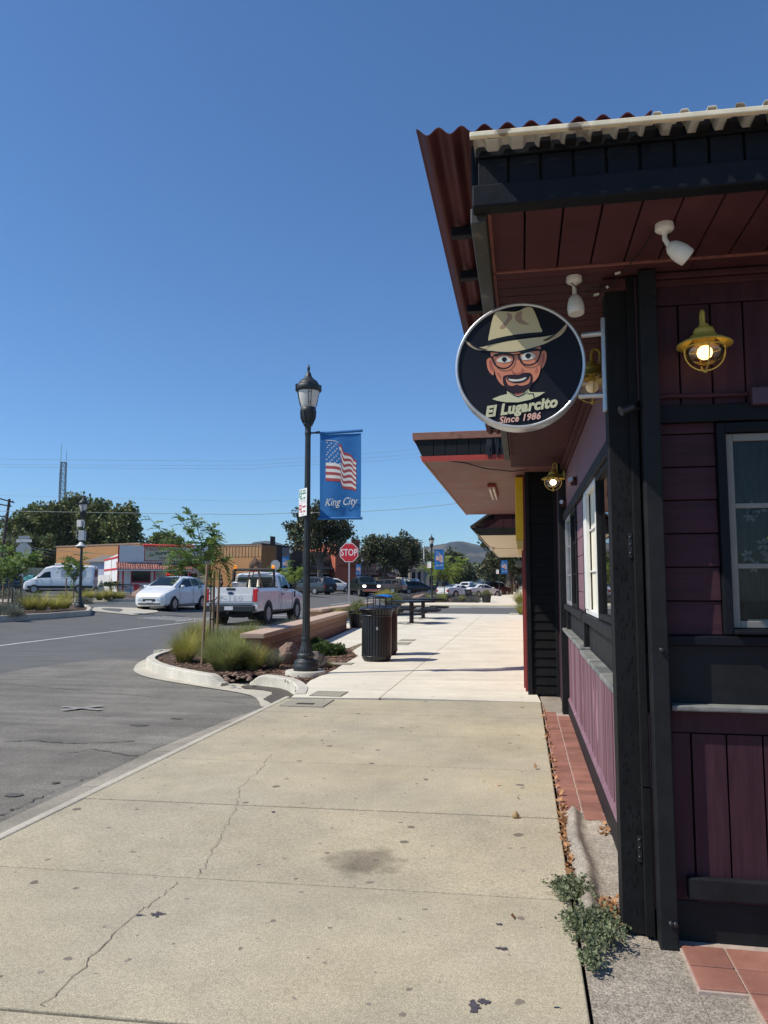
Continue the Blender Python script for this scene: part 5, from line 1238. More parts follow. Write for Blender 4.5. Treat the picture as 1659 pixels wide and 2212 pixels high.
# river cobbles in the kerb inlet
rr = random.Random(21); mb = MB()
cb = []
for i in range(26):
    q = GZ(rr.uniform(480, 540), rr.uniform(1448, 1466)); s_ = rr.uniform(.02, .05)
    V, F = [], []
    mb.lathe([(0, -s_*.5), (s_*.8, -s_*.3), (s_, 0), (s_*.75, s_*.35), (0, s_*.45)], (q.x, q.y, -.03), 9)
tag(mb.build('cobbles', M['rock']), 'small river cobbles lying in the gap of the planter kerb', 'cobbles', kind='stuff')
# ---------------------------------------------------------------- grasses and shrubs
M['gr_y'] = leafmat('yellow_green_grass', (.42, .40, .10), .4, .35); M['gr_g'] = leafmat('green_grass', (.30, .34, .11), .4, .4); M['gr_b'] = leafmat('blue_grey_grass', (.17, .20, .15), .3, .4); M['gr_d'] = leafmat('dry_grass', (.34, .28, .16), .35, .4)
M['shrub'] = leafmat('dark_green_shrub', (.075, .125, .035), .25, .5); M['shrubo'] = leafmat('olive_shrub', (.20, .22, .085), .3, .5); M['lav'] = leafmat('grey_lavender', (.19, .20, .15), .3, .5); M['lavf'] = leafmat('lavender_flower', (.2, .16, .24), .3, .4)
_gm = {}
def grassmesh(n, L_, spread, wd, seed, m, bend=1.):
    key = (n, L_, spread, seed, m.name)
    if key in _gm: return _gm[key]
    rs = np.random.RandomState(seed); a = rs.uniform(0, 2*math.pi, n); r = np.sqrt(rs.rand(n))*.10*spread/.4; lean = (rs.rand(n)**.65)*1.35*bend
    ln = L_*rs.uniform(.55, 1.12, n); dirx, diry = np.cos(a), np.sin(a); V = []; seg = 5
    base = np.stack([r*np.cos(a+.5), r*np.sin(a+.5), np.zeros(n)], 1); side = np.stack([-diry, dirx, np.zeros(n)], 1)
    pts = [base]; p = base.copy()
    tw = rs.normal(0, .35, n)
    for k_ in range(seg):
        th = lean*(.25+.95*(k_+1)/seg)*1.05; aa = a+tw*(k_/seg)
        p = p+np.stack([np.cos(aa)*np.sin(th), np.sin(aa)*np.sin(th), np.cos(th)], 1)*(ln/seg)[:, None]; pts.append(p.copy())
    W = [1, .9, .75, .55, .35, .08]
    V = np.stack([pts[k_]+side*s_*wd*W[k_]*.5 for k_ in range(seg+1) for s_ in (-1, 1)], 1)
    V[:, :, 2] = np.maximum(V[:, :, 2], .004)
    nn = 2*(seg+1); F = np.array([[2*k_, 2*k_+1, 2*k_+3, 2*k_+2] for k_ in range(seg)]); F = (F[None]+np.arange(n)[:, None, None]*nn).reshape(-1, 4)
    o = npmesh('grass_clump', V.reshape(-1, 3), F, [m, M['gr_d']], np.repeat((rs.rand(n) < .16).astype(int), seg)); _gm[key] = o.data; bpy.data.objects.remove(o); return _gm[key]
M_ = M
def grass(label, x, y, z, me, s=1., rz=0, group='ornamental grass clumps'):
    o = bpy.data.objects.new('grass_clump', me); COL.objects.link(o); o.location = (x, y, z); o.rotation_euler = (0, 0, rz); q_ = math.sin(x*7.3+y*3.1); o.scale = (s*(1+.14*q_), s*(1-.12*q_), s*(1+.10*math.sin(y*5.7))); o.rotation_euler = (.07*q_, .06*math.cos(x*9), rz)
    return tag(o, label, 'grass clump', group)
g1 = grassmesh(1700, .58, .55, .007, 1, M['gr_y']); g2 = grassmesh(2000, .62, .58, .007, 2, M['gr_g']); g3 = grassmesh(1300, .55, .5, .007, 3, M['gr_y'], 1.1); g4 = grassmesh(800, .38, .35, .006, 4, M['gr_b']); g5 = grassmesh(500, .5, .3, .006, 5, M['gr_b'], .8)
NB = 'grasses of the near planter'
for (u, v, me, s_, lb) in ((398, 1432, g1, 1., 'yellowish grass clump leftmost in the near planter'), (428, 1408, g1, 1.15, 'tall yellow grass clump behind the sapling stakes'), (484, 1450, g2, 1.0, 'largest green grass clump spilling over the kerb gap'), (470, 1420, g2, .9, 'green grass clump at the foot of the timber stakes'), (520, 1425, g1, 1.0, 'yellow grass clump between the stakes and the boulder'), (545, 1448, g3, .9, 'yellow green grass clump left of the small grey tuft'), (540, 1402, g2, .9, 'grass clump against the near end of the seat wall'), (508, 1447, g2, .85, 'green grass clump just right of the kerb gap cobbles'), (455, 1432, g1, .85, 'yellow grass clump in front of the middle stake'), (560, 1425, g1, .9, 'yellow grass clump beside the pale brown boulder'), (500, 1405, g1, 1.0, 'yellow grass clump behind the stakes by the street side'), (590, 1448, g4, 1.0, 'small grey blue grass tuft nearest the lamp plinth')):
    q = GZ(u, v-6); grass(lb, q.x, q.y, -.03, me, s_, u*.7, NB)
for (x, y, me, s_, lb) in ((-5.75, 17.5, g5, 1.1, 'wispy blue grass behind the seat wall, nearest the camera'), (-6.2, 19.6, g5, 1.2, 'wispy blue grass behind the seat wall below the pickup'), (-6.3, 21.5, g5, 1.0, 'wispy blue grass behind the seat wall near its far end'), (-6.35, 25.2, g1, 1.1, 'yellow grass tuft left of the stop sign post')):
    grass(lb, x, y, -.03, me, s_, y, NB)
def shrubmesh(n, rx, ry, rz_, leaf, seed, m, shell=.55, fl=None, wdr=.3, up=.4):
    rs = np.random.RandomState(seed); d = unit(rs.normal(0, 1, (n, 3))); d[:, 2] = np.abs(d[:, 2])*1.0-.05; rad = shell+(1-shell)*rs.rand(n)
    lump = 1+.16*np.sin(d[:, 0]*7+seed)*np.cos(d[:, 1]*6)+.12*np.sin(d[:, 2]*9+seed*2)
    P = d*rad[:, None]*lump[:, None]*np.array([rx, ry, rz_]); D = unit(d+rs.normal(0, .6, d.shape)+np.array([0, 0, up])); U = unit(np.cross(D, rs.normal(0, 1, D.shape))); l = leaf*rs.uniform(.6, 1.3, n)
    V, F = leafquads(P, D, U, l, l*wdr); V[:, 2] = np.maximum(V[:, 2], .0)
    mi = (rs.rand(n) < .25).astype(int) if fl else None
    o = npmesh('shrub', V, F, [m, fl] if fl else m, mi); me = o.data; bpy.data.objects.remove(o); return me
def shrub(label, x, y, z, me, s=1., group='low shrubs in the beds', rz=0, name='shrub'):
    o = bpy.data.objects.new(name, me); COL.objects.link(o); o.location = (x, y, z); o.scale = (s, s, s); o.rotation_euler = (0, 0, rz); return tag(o, label, 'shrub', group)
q = GZ(708, 1412); s1 = shrubmesh(5200, .36, .36, .24, .045, 1, M['shrub']); shrub('dense dark green shrub right of the near lamp base', q.x, q.y, -.03, s1)
q = GZ(683, 1395); s2 = shrubmesh(2600, .26, .26, .2, .045, 2, M['shrub']); shrub('smaller green shrub partly hidden behind the near lamp', q.x, q.y, -.03, s2)
q = GZ(708, 1437); drg = grassmesh(260, .16, .2, .005, 9, M['gr_d'], 1.3); grass('flat dry brown grass tuft on the mulch beside the sidewalk', q.x, q.y, -.03, drg, 1, 0, NB)
# planter pots
def pot(label, x, y, s=1., me=None, z=0):
    t = thing('planter_pot', label, 'planter', (x, y, z), 0, 'black slatted planter pots'); mb = MB(); n = 22
    for k_ in range(n):
        a = 2*math.pi*k_/n; c_, s_ = math.cos(a), math.sin(a); mb.bar((.24*s*c_, .24*s*s_, .02), (.30*s*c_, .30*s*s_, .50*s), .05*s, .02, upv=(c_, s_, 0))
    mb.build('slats', M['iron'], t)
    MB().lathe([(.22*s, 0), (.24*s, .01), (.29*s, .50*s), (.315*s, .51*s), (.315*s, .54*s), (.27*s, .54*s), (.26*s, .45*s), (0, .45*s)], n=24).build('bowl', M['dark'], t)
    return t
sh3 = shrubmesh(2600, .42, .42, .40, .05, 6, M['shrubo'], .35, None, .25, .8)
pot('black slatted planter at the far end of the seat wall', -4.95, 22.6); shrub('olive shrub growing in the pot at the wall end', -4.95, 22.6, .42, sh3, 1., 'shrubs in the planter pots')
pot('black slatted planter behind the picnic tables', -5.3, 31.0, 1.15); shrub('rounded olive shrub in the pot behind the picnic tables', -5.3, 31, .5, sh3, 1.1, 'shrubs in the planter pots')
pot('black slatted planter by the bench beyond the crossing', -2.45, 52.6, 1.1); shrub('grey green shrub in the pot beyond the crossing', -2.45, 52.6, .5, sh3, .95, 'shrubs in the planter pots')
# beds beyond the crossing
lv = shrubmesh(1100, .55, .55, .42, .09, 11, M['lav'], .3, M['lavf'], .16, 1.0); gy = grassmesh(420, .75, .6, .016, 12, M['gr_y']); gg = grassmesh(420, .7, .6, .016, 13, M['gr_g'])
rr = random.Random(31)
for i in range(20):
    x, y = rr.uniform(-7.0, -3.4), rr.uniform(53, 57.5)
    if rr.random() < .6: shrub('grey lavender bush in the corner bed beyond the crossing', x, y, 0, lv, rr.uniform(.8, 1.1), 'lavender bushes of the corner bed', rr.uniform(0, 6))
    else: grass('green grass clump in the corner bed beyond the crossing', x, y, 0, gg, rr.uniform(.8, 1.1), rr.uniform(0, 6), 'grass clumps of the corner bed')
grass('reddish yellow grass clump by the right wall before the crossing', -.02, 33.0, .0, gy, 1.0, 1, 'grass clumps at the right wall'); grass('yellow grass clump by the right wall beyond the crossing', -.05, 46.5, .0, gy, 1.4, 2, 'grass clumps at the right wall')
for i in range(6): grass('yellow grass clump on the median strip before the parked cars', -12.8+rr.uniform(-.4, .4), 67+i*1.5, .05, gy, rr.uniform(.8, 1.2), i, 'grass clumps on the medians')
for i in range(9): shrub('lavender bush on the strip left of the white coupe', -9.6+rr.uniform(-.6, .6), 60+i*2.6, .05, lv, rr.uniform(.8, 1.2), 'lavender bushes on the medians', i)
# left island
for (u, v, me, s_, lb) in ((62, 1322, gy, 1.0, 'broad yellow green grass clump at the kerb gap of the left island'), (88, 1322, gy, 1.1, 'yellow grass clump between the kerb gap and the island lamp'), (118, 1320, gy, 1.0, 'yellow grass clump left of the island lamp base'), (140, 1318, gy, .95, 'bright yellow grass clump touching the island lamp base'), (75, 1312, gg, .9, 'green grass clump further back on the left island')):
    q = GZ(u, v, .28); grass(lb, q.x, q.y, ter(q.x, q.y)+.13, me, s_, u, 'grass clumps on the left island')
lvb = shrubmesh(1600, .5, .5, .42, .08, 14, M['lav'], .3, None, .2, .8)
for (u, v, me, s_, lb) in ((12, 1328, lvb, 1.0, 'dark green rounded shrub at the left picture edge'), (28, 1330, lvb, .8, 'rounded shrub near the island kerb'), (45, 1322, lvb, .8, 'dusty brown shrub near the island kerb gap'), (50, 1308, lvb, 1.2, 'grey green shrub behind the stop sign post'), (182, 1310, lvb, .9, 'dark purple green shrub right of the island lamp'), (20, 1298, lvb, 1.7, 'tall grey shrub beside the left staked saplings')):
    q = GZ(u, v, .28); shrub(lb, q.x, q.y, ter(q.x, q.y)+.13, me, s_, 'shrubs on the left island', u)
for i, (u, s_) in enumerate(((135, 1.), (150, .8), (178, 1.), (192, 1.), (215, 1.1), (232, 1.1), (250, 1.0), (262, .8))):
    q = AT(u, 1296, 42+i*.5); grass('yellow green grass in the bed before the white van and taco stand', q.x, q.y, ter(q.x, q.y)+.1, gy, s_, i, 'grass clumps of the taco stand bed')
# ---------------------------------------------------------------- saplings
M['sapleaf'] = leafmat('fresh_green_leaf', (.17, .25, .065), .4, .4); M['saplight'] = leafmat('yellow_green_leaf', (.26, .34, .08), .45, .35)
def pinnate(P0_, dirs, n_pairs, L_, rs, leaf, droop=.5):
    """feather leaves: returns leaflet arrays and rachis tubes"""
    P = []; D = []; U = []
    for p0, d in zip(P0_, dirs):
        d = d/np.linalg.norm(d); sd = np.cross(d, [0, 0, 1.]); sd = sd/max(np.linalg.norm(sd), 1e-6); LL = L_*rs.uniform(.7, 1.2)
        for k_ in range(n_pairs):
            t = (k_+1)/n_pairs; p = p0+d*LL*t+np.array([0, 0, -droop*LL*t*t])
            for s_ in (-1, 1):
                P.append(p); dd = sd*s_+d*.55+np.array([0, 0, -.35*droop])+rs.normal(0, .12, 3); D.append(dd); U.append(d+rs.normal(0, .25, 3))
        P.append(p0+d*LL+np.array([0, 0, -droop*LL])); D.append(d); U.append(sd)
    P, D, U = np.array(P), unit(np.array(D)), np.array(U); U = unit(U-D*(U*D).sum(1, keepdims=True)); l = leaf*rs.uniform(.75, 1.2, len(P)); return leafquads(P, D, U, l, l*.20)
def sapling(label, x, y, z, branches, trunk_h, nleaf, leafL, leaflet, m, seed, stakes=(), group='staked young street trees', rt_=.022):
    t = thing('sapling', label, 'young tree', (x, y, z), 0, group); rs = np.random.RandomState(seed)
    mb = MB(); mb.tube([(0, 0, 0), (.01, 0, trunk_h*.5), (0, .01, trunk_h)], [rt_, rt_*.85, rt_*.7], 8)
    P0_ = []; D0 = []
    for b in branches:
        pts = [np.array([0, .01, trunk_h*.92])]+[np.array(p) for p in b]
        sm_ = []
        for i in range(len(pts)-1):
            for k_ in range(4): sm_.append(pts[i]+(pts[i+1]-pts[i])*k_/4)
        sm_.append(pts[-1]); mb.tube([tuple(p) for p in sm_], list(np.linspace(rt_*.5, .004, len(sm_))), 6)
        for k_ in range(nleaf):
            i = int(rs.uniform(.25, 1)*(len(sm_)-1)); p = sm_[i]; dr = sm_[min(i+1, len(sm_)-1)]-sm_[i-1]; dr = dr/np.linalg.norm(dr); d = dr*.7+rs.normal(0, .75, 3)+np.array([0, 0, .15]); P0_.append(p); D0.append(d)
    mb.build('trunk', M['bark'], t); V, F = pinnate(P0_, D0, 8, leafL, rs, leaflet); npmesh('crown', V, F, m, parent=t)
    return t
sp0 = GZ(452, 1408); X_, Y_ = sp0.x, sp0.y
def rel(u, v, dy=0): p = AT(u-22, v, 14.6); return (p.x-X_, p.y-Y_+dy, p.z)
br = [[rel(430, 1180, .05), rel(380, 1150, -.1), rel(345, 1110, -.1)], [rel(440, 1170, .1), rel(415, 1130, .1), rel(400, 1108, .15)], [rel(455, 1160, .0), rel(450, 1130, -.1), rel(432, 1105, -.1)], [rel(470, 1180, .1), rel(478, 1150, .2), rel(468, 1135, .2)], [rel(475, 1195, -.1), rel(490, 1165, -.2), rel(496, 1170, -.2)], [rel(440, 1200, -.3), rel(425, 1190, -.45), rel(405, 1185, -.5)], [rel(470, 1210, .3), rel(485, 1205, .4), rel(490, 1215, .5)], [rel(425, 1205, .3), rel(405, 1195, .4), rel(390, 1165, .3)], [rel(450, 1210, .4), rel(455, 1190, .5), rel(462, 1185, .6)], [rel(445, 1215, -.3), rel(430, 1220, -.4), rel(420, 1225, -.4)], [rel(465, 1220, -.2), rel(478, 1225, -.3), rel(482, 1232, -.3)]]
sapling('staked feathery leaved sapling in the near planter', X_, Y_, -.03, br, 1.62, 27, .27, .074, M['sapleaf'], 3)
G_S = 'timber stakes around the saplings'
def stake(label, x, y, z, h_, r=.022, lean=0): o = MB().tube([(0, 0, 0), (lean, 0, h_)], r, 9).build('tree_stake', M['stake'], None, loc=(x, y, z)); return tag(o, label, 'stake', G_S)
a = GZ(436, 1434); stake('left round timber stake of the near sapling', a.x, a.y, -.05, 1.72, .024, .06)
b = GZ(459, 1406); stake('middle timber stake close to the sapling trunk', b.x, b.y, -.05, 1.65, .026)
c = GZ(468, 1396); stake('right timber stake of the near sapling', c.x, c.y, -.05, 1.72, .025, .03)
tie = MB(); tie.tube([(a.x+.04, a.y, 1.06), (X_-.06, Y_-.04, .99), (X_, Y_+.03, 1.0), (c.x-.05, c.y-.02, .99), (c.x, c.y, 1.06)], .012, 6); tag(tie.build('rubber_tie', M['rubber']), 'black rubber tie looped between the sapling and its stakes', 'tie')
gb = MB()
for z in (1.42, 1.28, .62, .10): gb.lathe([(.034, z), (.036, z+.015), (.034, z+.03)], ((b.x+X_)/2, (b.y+Y_)/2-.02, 0), 12)
tag(gb.build('green_tape', mat('green_tape', (.02, .25, .14), .5)), 'green plastic tape rings wrapped round the sapling and middle stake', 'tape')
def smalltree(label, u, vg, d, hgt, wid, m, seed, z=None, n=9, group='staked young street trees', stakes=True, leaf=.16, rachis=.45):
    p = AT(u, vg, d); z = ter(p.x, p.y)+.1 if z is None else z; rr_ = random.Random(seed); th = hgt*.42; br_ = []
    for k_ in range(n):
        a_ = k_*2.4+rr_.random(); q = rr_.uniform(.5, 1); zz_ = th+(hgt-th)*rr_.uniform(.35, 1)
        br_.append([(wid*.3*q*math.cos(a_), wid*.3*q*math.sin(a_), th+(zz_-th)*.5), (wid*.42*q*math.cos(a_), wid*.42*q*math.sin(a_), zz_*.97)])
    t = sapling(label, p.x, p.y, z, br_, th, 9, rachis, leaf, m, seed, group=group, rt_=.04)
    if stakes:
        for s_ in (-.45, .45): stake('paired timber stake holding the '+label.split(' ', 1)[1][:60], p.x+s_, p.y, z, th*1.05, .035)
    return t
smalltree('thin sapling before the white van by the island lamp', 158, 1300, 40, 2.9, 1.7, M['sapleaf'], 11)
smalltree('leafy staked sapling at the left picture edge', 25, 1310, 33, 2.9, 2.2, M['sapleaf'], 12, n=14)
smalltree('staked sapling cut by the left picture border', -4, 1310, 30, 2.6, 2.0, M['sapleaf'], 13)
smalltree('bright green young tree beneath the banner beyond the crossing', 960, 1298, 56, 3.9, 4.2, M['saplight'], 14, z=0, n=18, stakes=False, leaf=.2, rachis=.7)
smalltree('bright green young tree right of the pickup by the dark building', 632, 1285, 64, 3.0, 3.0, M['saplight'], 15, z=-.05, n=12, leaf=.2, rachis=.6)
smalltree('bright green young tree behind the pickup roof', 605, 1285, 66, 3.6, 3.0, M['saplight'], 16, z=-.05, n=12, stakes=False, leaf=.2, rachis=.6)
# ---------------------------------------------------------------- far benches
def bench(label, x, y, z, rz, back=True):
    t = thing('park_bench', label, 'bench', (x, y, z), rz, 'dark metal benches')
    mb = MB()
    for i in range(5): mb.box(-.75, .75, -.02+i*.09, .05+i*.09, .43, .45)
    mb.build('seat', M['iron'], t); mb = MB()
    for i in range(14): mb.bar((-.72+i*.11, .42, .46), (-.72+i*.11, .52, .86), .03, .015)
    mb.box(-.75, .75, .50, .53, .84, .88); mb.build('backrest', M['iron'], t)
    for s_ in (-.7, .7): MB().tube([(s_, 0, 0), (s_, .0, .62), (s_, .42, .64), (s_, .45, 0)], .02, 6).build('leg', M['iron'], t)
    return t
q = GZ(1025, 1299); bench('dark metal bench beside the pot beyond the crossing', q.x, q.y, .0, R(75))
# ================================================================ VEHICLES
def paint(n, c, r=.28): return mat('car_paint_'+n, c, r, coat=.6, noise=(2, .04))
M['cwhite'] = paint('white', (.74, .74, .73)); M['cgrey'] = paint('dark_grey', (.035, .038, .042)); M['cblk'] = paint('black', (.010, .011, .012)); M['cbrown'] = paint('brown', (.06, .045, .038)); M['cdgreen'] = paint('dark_green', (.018, .024, .022)); M['csil'] = paint('silver_white', (.55, .57, .58))
M['ctrim'] = mat('black_trim', (.015, .015, .016), .6); M['crim'] = mat('alloy_rim', (.42, .43, .44), .35, .7); M['crims'] = mat('steel_rim', (.36, .37, .37), .5, .5); M['head'] = mat('headlamp_glass', (.55, .57, .58), .08, .3); M['tail'] = mat('tail_lamp', (.30, .008, .010), .25); M['tailon'] = mat('tail_lamp_lit', (.35, .008, .012), .25, emit=((1, .02, .03), .12)); M['headon'] = mat('headlamp_lit', (.9, .9, .85), .2, emit=((1, .95, .85), 5))
M['chrome'] = mat('chrome', (.6, .6, .6), .12, 1.); M['plate'] = mat('licence_plate', (.62, .62, .62), .5); M['under'] = mat('underbody', (.012, .012, .012), .9); M['amber'] = mat('amber_beacon', (.75, .22, .01), .25, emit=((1, .3, .02), .8))
def cr(P, x):
    for i in range(len(P)-1):
        if x <= P[i+1][0] or i == len(P)-2:
            a, b = P[i], P[i+1]; t = max(0, min(1, (x-a[0])/(b[0]-a[0]))); return [a[j]+(b[j]-a[j])*t for j in range(len(a))]
def car(label, P, W, wheels, wr, wins, paint_, loc, rz, cat='car', group=None, tall=None, front=None, rear=None, rim='crim', lit=False, litr=False, mir=None, screen=None, doors=(), plate_txt=None, side_trim=None, name='parked_car', scale=1.):
    """P: stations (x from the front, z bottom, z belt, z top, half width low, half width top) ; local +x points to the car's front"""
    t = thing(name, label, cat, loc, rz, group); t.scale = (scale,)*3; Lc = P[-1][0]; X = lambda x: Lc/2-x; hw = W/2
    def ring(x):
        _, zb, zs, zt, wl, wt = cr(P, x); wl *= hw; wt *= hw; d = zt-zs
        return [(0, zb), (wl*.80, zb), (wl*.97, zb+.10), (wl*1.0, zb+(zs-zb)*.45), (wl*.995, zs-(zs-zb)*.12), (wl*.955, zs), (wt+(wl*.955-wt)*.12, zs+d*.86), (wt*.86, zt-d*.02), (0, zt+.012)]
    xs_ = sorted(set([p[0] for p in P]+[Lc*i/36 for i in range(37)])); V = []; F = []; K = 9
    for x in xs_:
        r = ring(x); V += [(X(x), y, z) for y, z in r]+[(X(x), -y, z) for y, z in r[-2:0:-1]]
    K = 16
    for i in range(len(xs_)-1):
        for k_ in range(K): F.append((i*K+k_, i*K+(k_+1) % K, (i+1)*K+(k_+1) % K, (i+1)*K+k_))
    mb = MB(); mb.add(V, F, 0, True); mb.add(V[:K], [tuple(range(K))]); mb.add(V[-K:], [tuple(range(K))])
    b = mb.build('body', paint_, t)
    for p in b.data.polygons: p.use_smooth = True
    b.data.set_sharp_from_angle(angle=R(32)) if hasattr(b.data, 'set_sharp_from_angle') else None
    def sidept(x, f, s_, out=.012):
        r = ring(x); a, c = r[5], r[6]; return (X(x), s_*(a[0]+(c[0]-a[0])*f+out), a[1]+(c[1]-a[1])*f)
    for wn in wins:
        for s_ in (1, -1):
            m = MB(); m.poly([sidept(x, f, s_) for x, f in wn][::s_]); m.build('window', M['darkglass'], t)
    def screenpoly(nm, x0, x1, ins=.10):
        # x0 lower (belt) station, x1 upper (roof) station
        m = MB(); a = ring(x0); c = ring(x1); wa_, wc = a[7][0]*(1-ins), c[7][0]*(1-ins*.6); n = 5; V = []
        for i in range(n+1):
            q = i/n; x = x0+(x1-x0)*q; r = ring(x); zt = r[8][1]; wq = r[7][0]*(1.0 if q < .5 else .98)
            for j in range(5): yy = (-1+j/2)*wq; V.append((X(x)+(.02 if x1 > x0 else -.02), yy, zt+.012-(.02 if abs(j-2) == 2 else 0)))
        m.add(V, [(i*5+j, i*5+j+1, (i+1)*5+j+1, (i+1)*5+j) for i in range(n) for j in range(4)], 0, True); m.build(nm, M['darkglass'], t)
    if front: screenpoly('windshield', *front)
    if rear: screenpoly('rear_window', *rear)
    for (x, dv_) in [(w_, None) for w_ in wheels]:
        for s_ in (1, -1):
            wl = cr(P, x)[4]*hw; yo = s_*(wl-.10)
            MB().cyl((X(x), s_*(wl-.25), wr*1.0), (X(x), s_*(wl+.006), wr*1.0), wr*1.14, n=28).build('wheel_arch', M['ctrim'], t)
            w_ = MB().lathe([(wr*.62, -.11), (wr*.9, -.11), (wr, -.08), (wr, .08), (wr*.92, .115), (wr*.68, .115), (wr*.64, .09)], n=28, M=Matrix.Rotation(R(-90*s_), 4, 'X'), c=(X(x), s_*(wl-.085), wr)).build('wheel', M['rubber'], t)
            r_ = MB().lathe([(0, .095), (wr*.12, .10), (wr*.16, .085), (wr*.6, .07), (wr*.66, .09), (wr*.68, .095)], n=20, M=Matrix.Rotation(R(-90*s_), 4, 'X'), c=(X(x), s_*(wl-.085), wr), sm=False)
            for k_ in range(5):
                a = k_*1.2566; rr_ = Matrix.Rotation(a, 4, 'Y'); p0, p1 = rr_ @ Vector((wr*.15, 0, 0)), rr_ @ Vector((wr*.62, 0, 0)); c_ = Vector((X(x), s_*(wl+.012), wr)); r_.bar(p0+c_, p1+c_, wr*.20, .018, upv=(0, 1, 0))
            r_.build('rim', M[rim], w_)
            h = MB()
            for k_ in range(5): a = k_*1.2566+.63; h.poly([tuple(Vector((X(x)+wr*q*math.cos(a+d_), s_*(wl+.0045), wr+wr*q*math.sin(a+d_)))) for q, d_ in ((.25, -.25), (.58, -.30), (.58, .30), (.25, .25))])
            h.build('rim_openings', M['ctrim'], w_, fix=False)
    z0 = P[0][1]; zf = P[0][2]; wf = P[1][4]*hw; zr = P[-1][2]; wr_ = P[-2][4]*hw
    # front end
    m = MB(); m.box(Lc/2-.04, Lc/2+.015, -wf*.42, wf*.42, z0+(zf-z0)*.50, z0+(zf-z0)*.82); m.build('grille', M['ctrim'], t, bevel=.01)
    m = MB(); m.box(Lc/2-.03, Lc/2+.02, -wf*.72, wf*.72, z0+.03, z0+(zf-z0)*.27); m.build('lower_intake', M['ctrim'], t, bevel=.01)
    for s_ in (1, -1):
        xh = .10; m = MB(); zc_ = z0+(zf-z0)*.80
        m.add([(Lc/2-.0, s_*wf*.48, zc_-.06), (Lc/2-.02, s_*wf*.80, zc_-.05), (Lc/2-.42, s_*(wf+.012), zc_+.09), (Lc/2-.30, s_*(wf*.97), zc_+.12), (Lc/2-.02, s_*wf*.60, zc_+.055)], [(0, 1, 2, 3, 4)]); 
        V2 = [(x+.025, y, z) for x, y, z in m.v]; m.add(V2, [(0, 1, 2, 3, 4)]); m.build('headlight', M['headon'] if lit else M['head'], t)
        m = MB(); m.box(-Lc/2-.012, -Lc/2+.12, s_*wr_*.72-.13*s_*0, s_*(wr_*.99), zr-(zr-z0)*.50, zr-(zr-z0)*.18); m.build('taillight', M['tailon'] if litr else M['tail'], t, bevel=.012)
    m = MB().box(Lc/2+.016, Lc/2+.026, -.16, .16, z0+(zf-z0)*.34, z0+(zf-z0)*.34+.09).build('licence_plate', M['plate'], t); 
    m = MB().box(-Lc/2-.02, -Lc/2-.008, -.16, .16, z0+(zr-z0)*.42, z0+(zr-z0)*.42+.11).build('licence_plate', M['plate'], t)
    m = MB().box(-Lc/2-.015, -Lc/2+.06, -wr_*.8, wr_*.8, z0-.01, z0+(zr-z0)*.2).build('rear_bumper', M['ctrim'], t, bevel=.01)
    MB().box(-Lc/2+.25, Lc/2-.25, -hw*.78, hw*.78, .16, z0+.12).build('underbody', M['under'], t)
    xm = mir or P[3][0]+.25
    for s_ in (1, -1):
        r = ring(xm); MB().lathe([(0, -.10), (.05, -.085), (.085, -.03), (.09, .03), (.06, .07), (0, .075)], (X(xm), s_*(r[5][0]+.13), r[5][1]+.07), 12).build('mirror', paint_ if not side_trim else M['ctrim'], t)
    for x in doors:
        for s_ in (1, -1):
            m = MB(); r = ring(x); 
            pts = [(X(x), s_*(r[k_][0]+.004), r[k_][1]) for k_ in (2, 3, 4, 5)]; m.tube(pts, .006, 4); m.build('door_seam', M['ctrim'], t)
            m = MB(); m.box(X(x)+.08, X(x)+.26, min(s_*r[4][0], s_*(r[4][0]+.03)), max(s_*r[4][0], s_*(r[4][0]+.03)), r[4][1]-.03, r[4][1]+.0); m.build('door_handle', paint_, t, bevel=.008)
    return t
# station tables
HATCH = [(0, .26, .60, .63, .62, .5), (.12, .20, .74, .78, .86, .66), (.45, .20, .86, .92, .95, .78), (.82, .20, .96, 1.03, .98, .80), (.98, .20, .99, 1.12, .99, .80), (1.78, .20, 1.02, 1.49, 1.0, .68), (2.5, .20, 1.05, 1.555, 1.0, .68), (3.3, .20, 1.08, 1.51, 1.0, .66), (3.75, .22, 1.10, 1.42, .98, .62), (4.02, .26, 1.04, 1.14, .92, .60), (4.12, .36, .98, 1.0, .84, .6)]
VAN = [(0, .32, .85, .9, .72, .6), (.15, .28, 1.0, 1.05, .9, .75), (.7, .28, 1.22, 1.28, .98, .80), (1.0, .28, 1.32, 1.45, 1.0, .82), (1.8, .28, 1.36, 2.32, 1.0, .80), (2.4, .28, 1.36, 2.48, 1.0, .84), (4, .28, 1.36, 2.52, 1.0, .85), (5.7, .28, 1.36, 2.50, 1.0, .85), (5.94, .32, 1.36, 2.42, .98, .82), (5.98, .5, 1.36, 2.3, .95, .8)]
MINIV = [(0, .28, .68, .72, .66, .5), (.15, .22, .84, .88, .88, .7), (.9, .22, 1.02, 1.07, .98, .78), (1.15, .22, 1.05, 1.15, .99, .8), (2.05, .22, 1.08, 1.66, 1.0, .74), (3.2, .22, 1.10, 1.76, 1.0, .75), (4.4, .22, 1.12, 1.73, 1.0, .74), (4.85, .24, 1.12, 1.62, .98, .7), (5.08, .28, 1.05, 1.15, .92, .68), (5.16, .42, 1.0, 1.02, .86, .66)]
SUV = [(0, .32, .75, .8, .7, .55), (.12, .26, .92, .96, .9, .72), (.85, .26, 1.05, 1.1, .98, .8), (1.1, .26, 1.07, 1.16, .99, .8), (1.85, .26, 1.10, 1.62, 1.0, .72), (2.6, .26, 1.12, 1.70, 1.0, .73), (3.7, .26, 1.15, 1.66, 1.0, .7), (4.2, .28, 1.14, 1.5, .97, .66), (4.45, .32, 1.05, 1.12, .92, .66), (4.52, .45, 1.0, 1.02, .86, .64)]
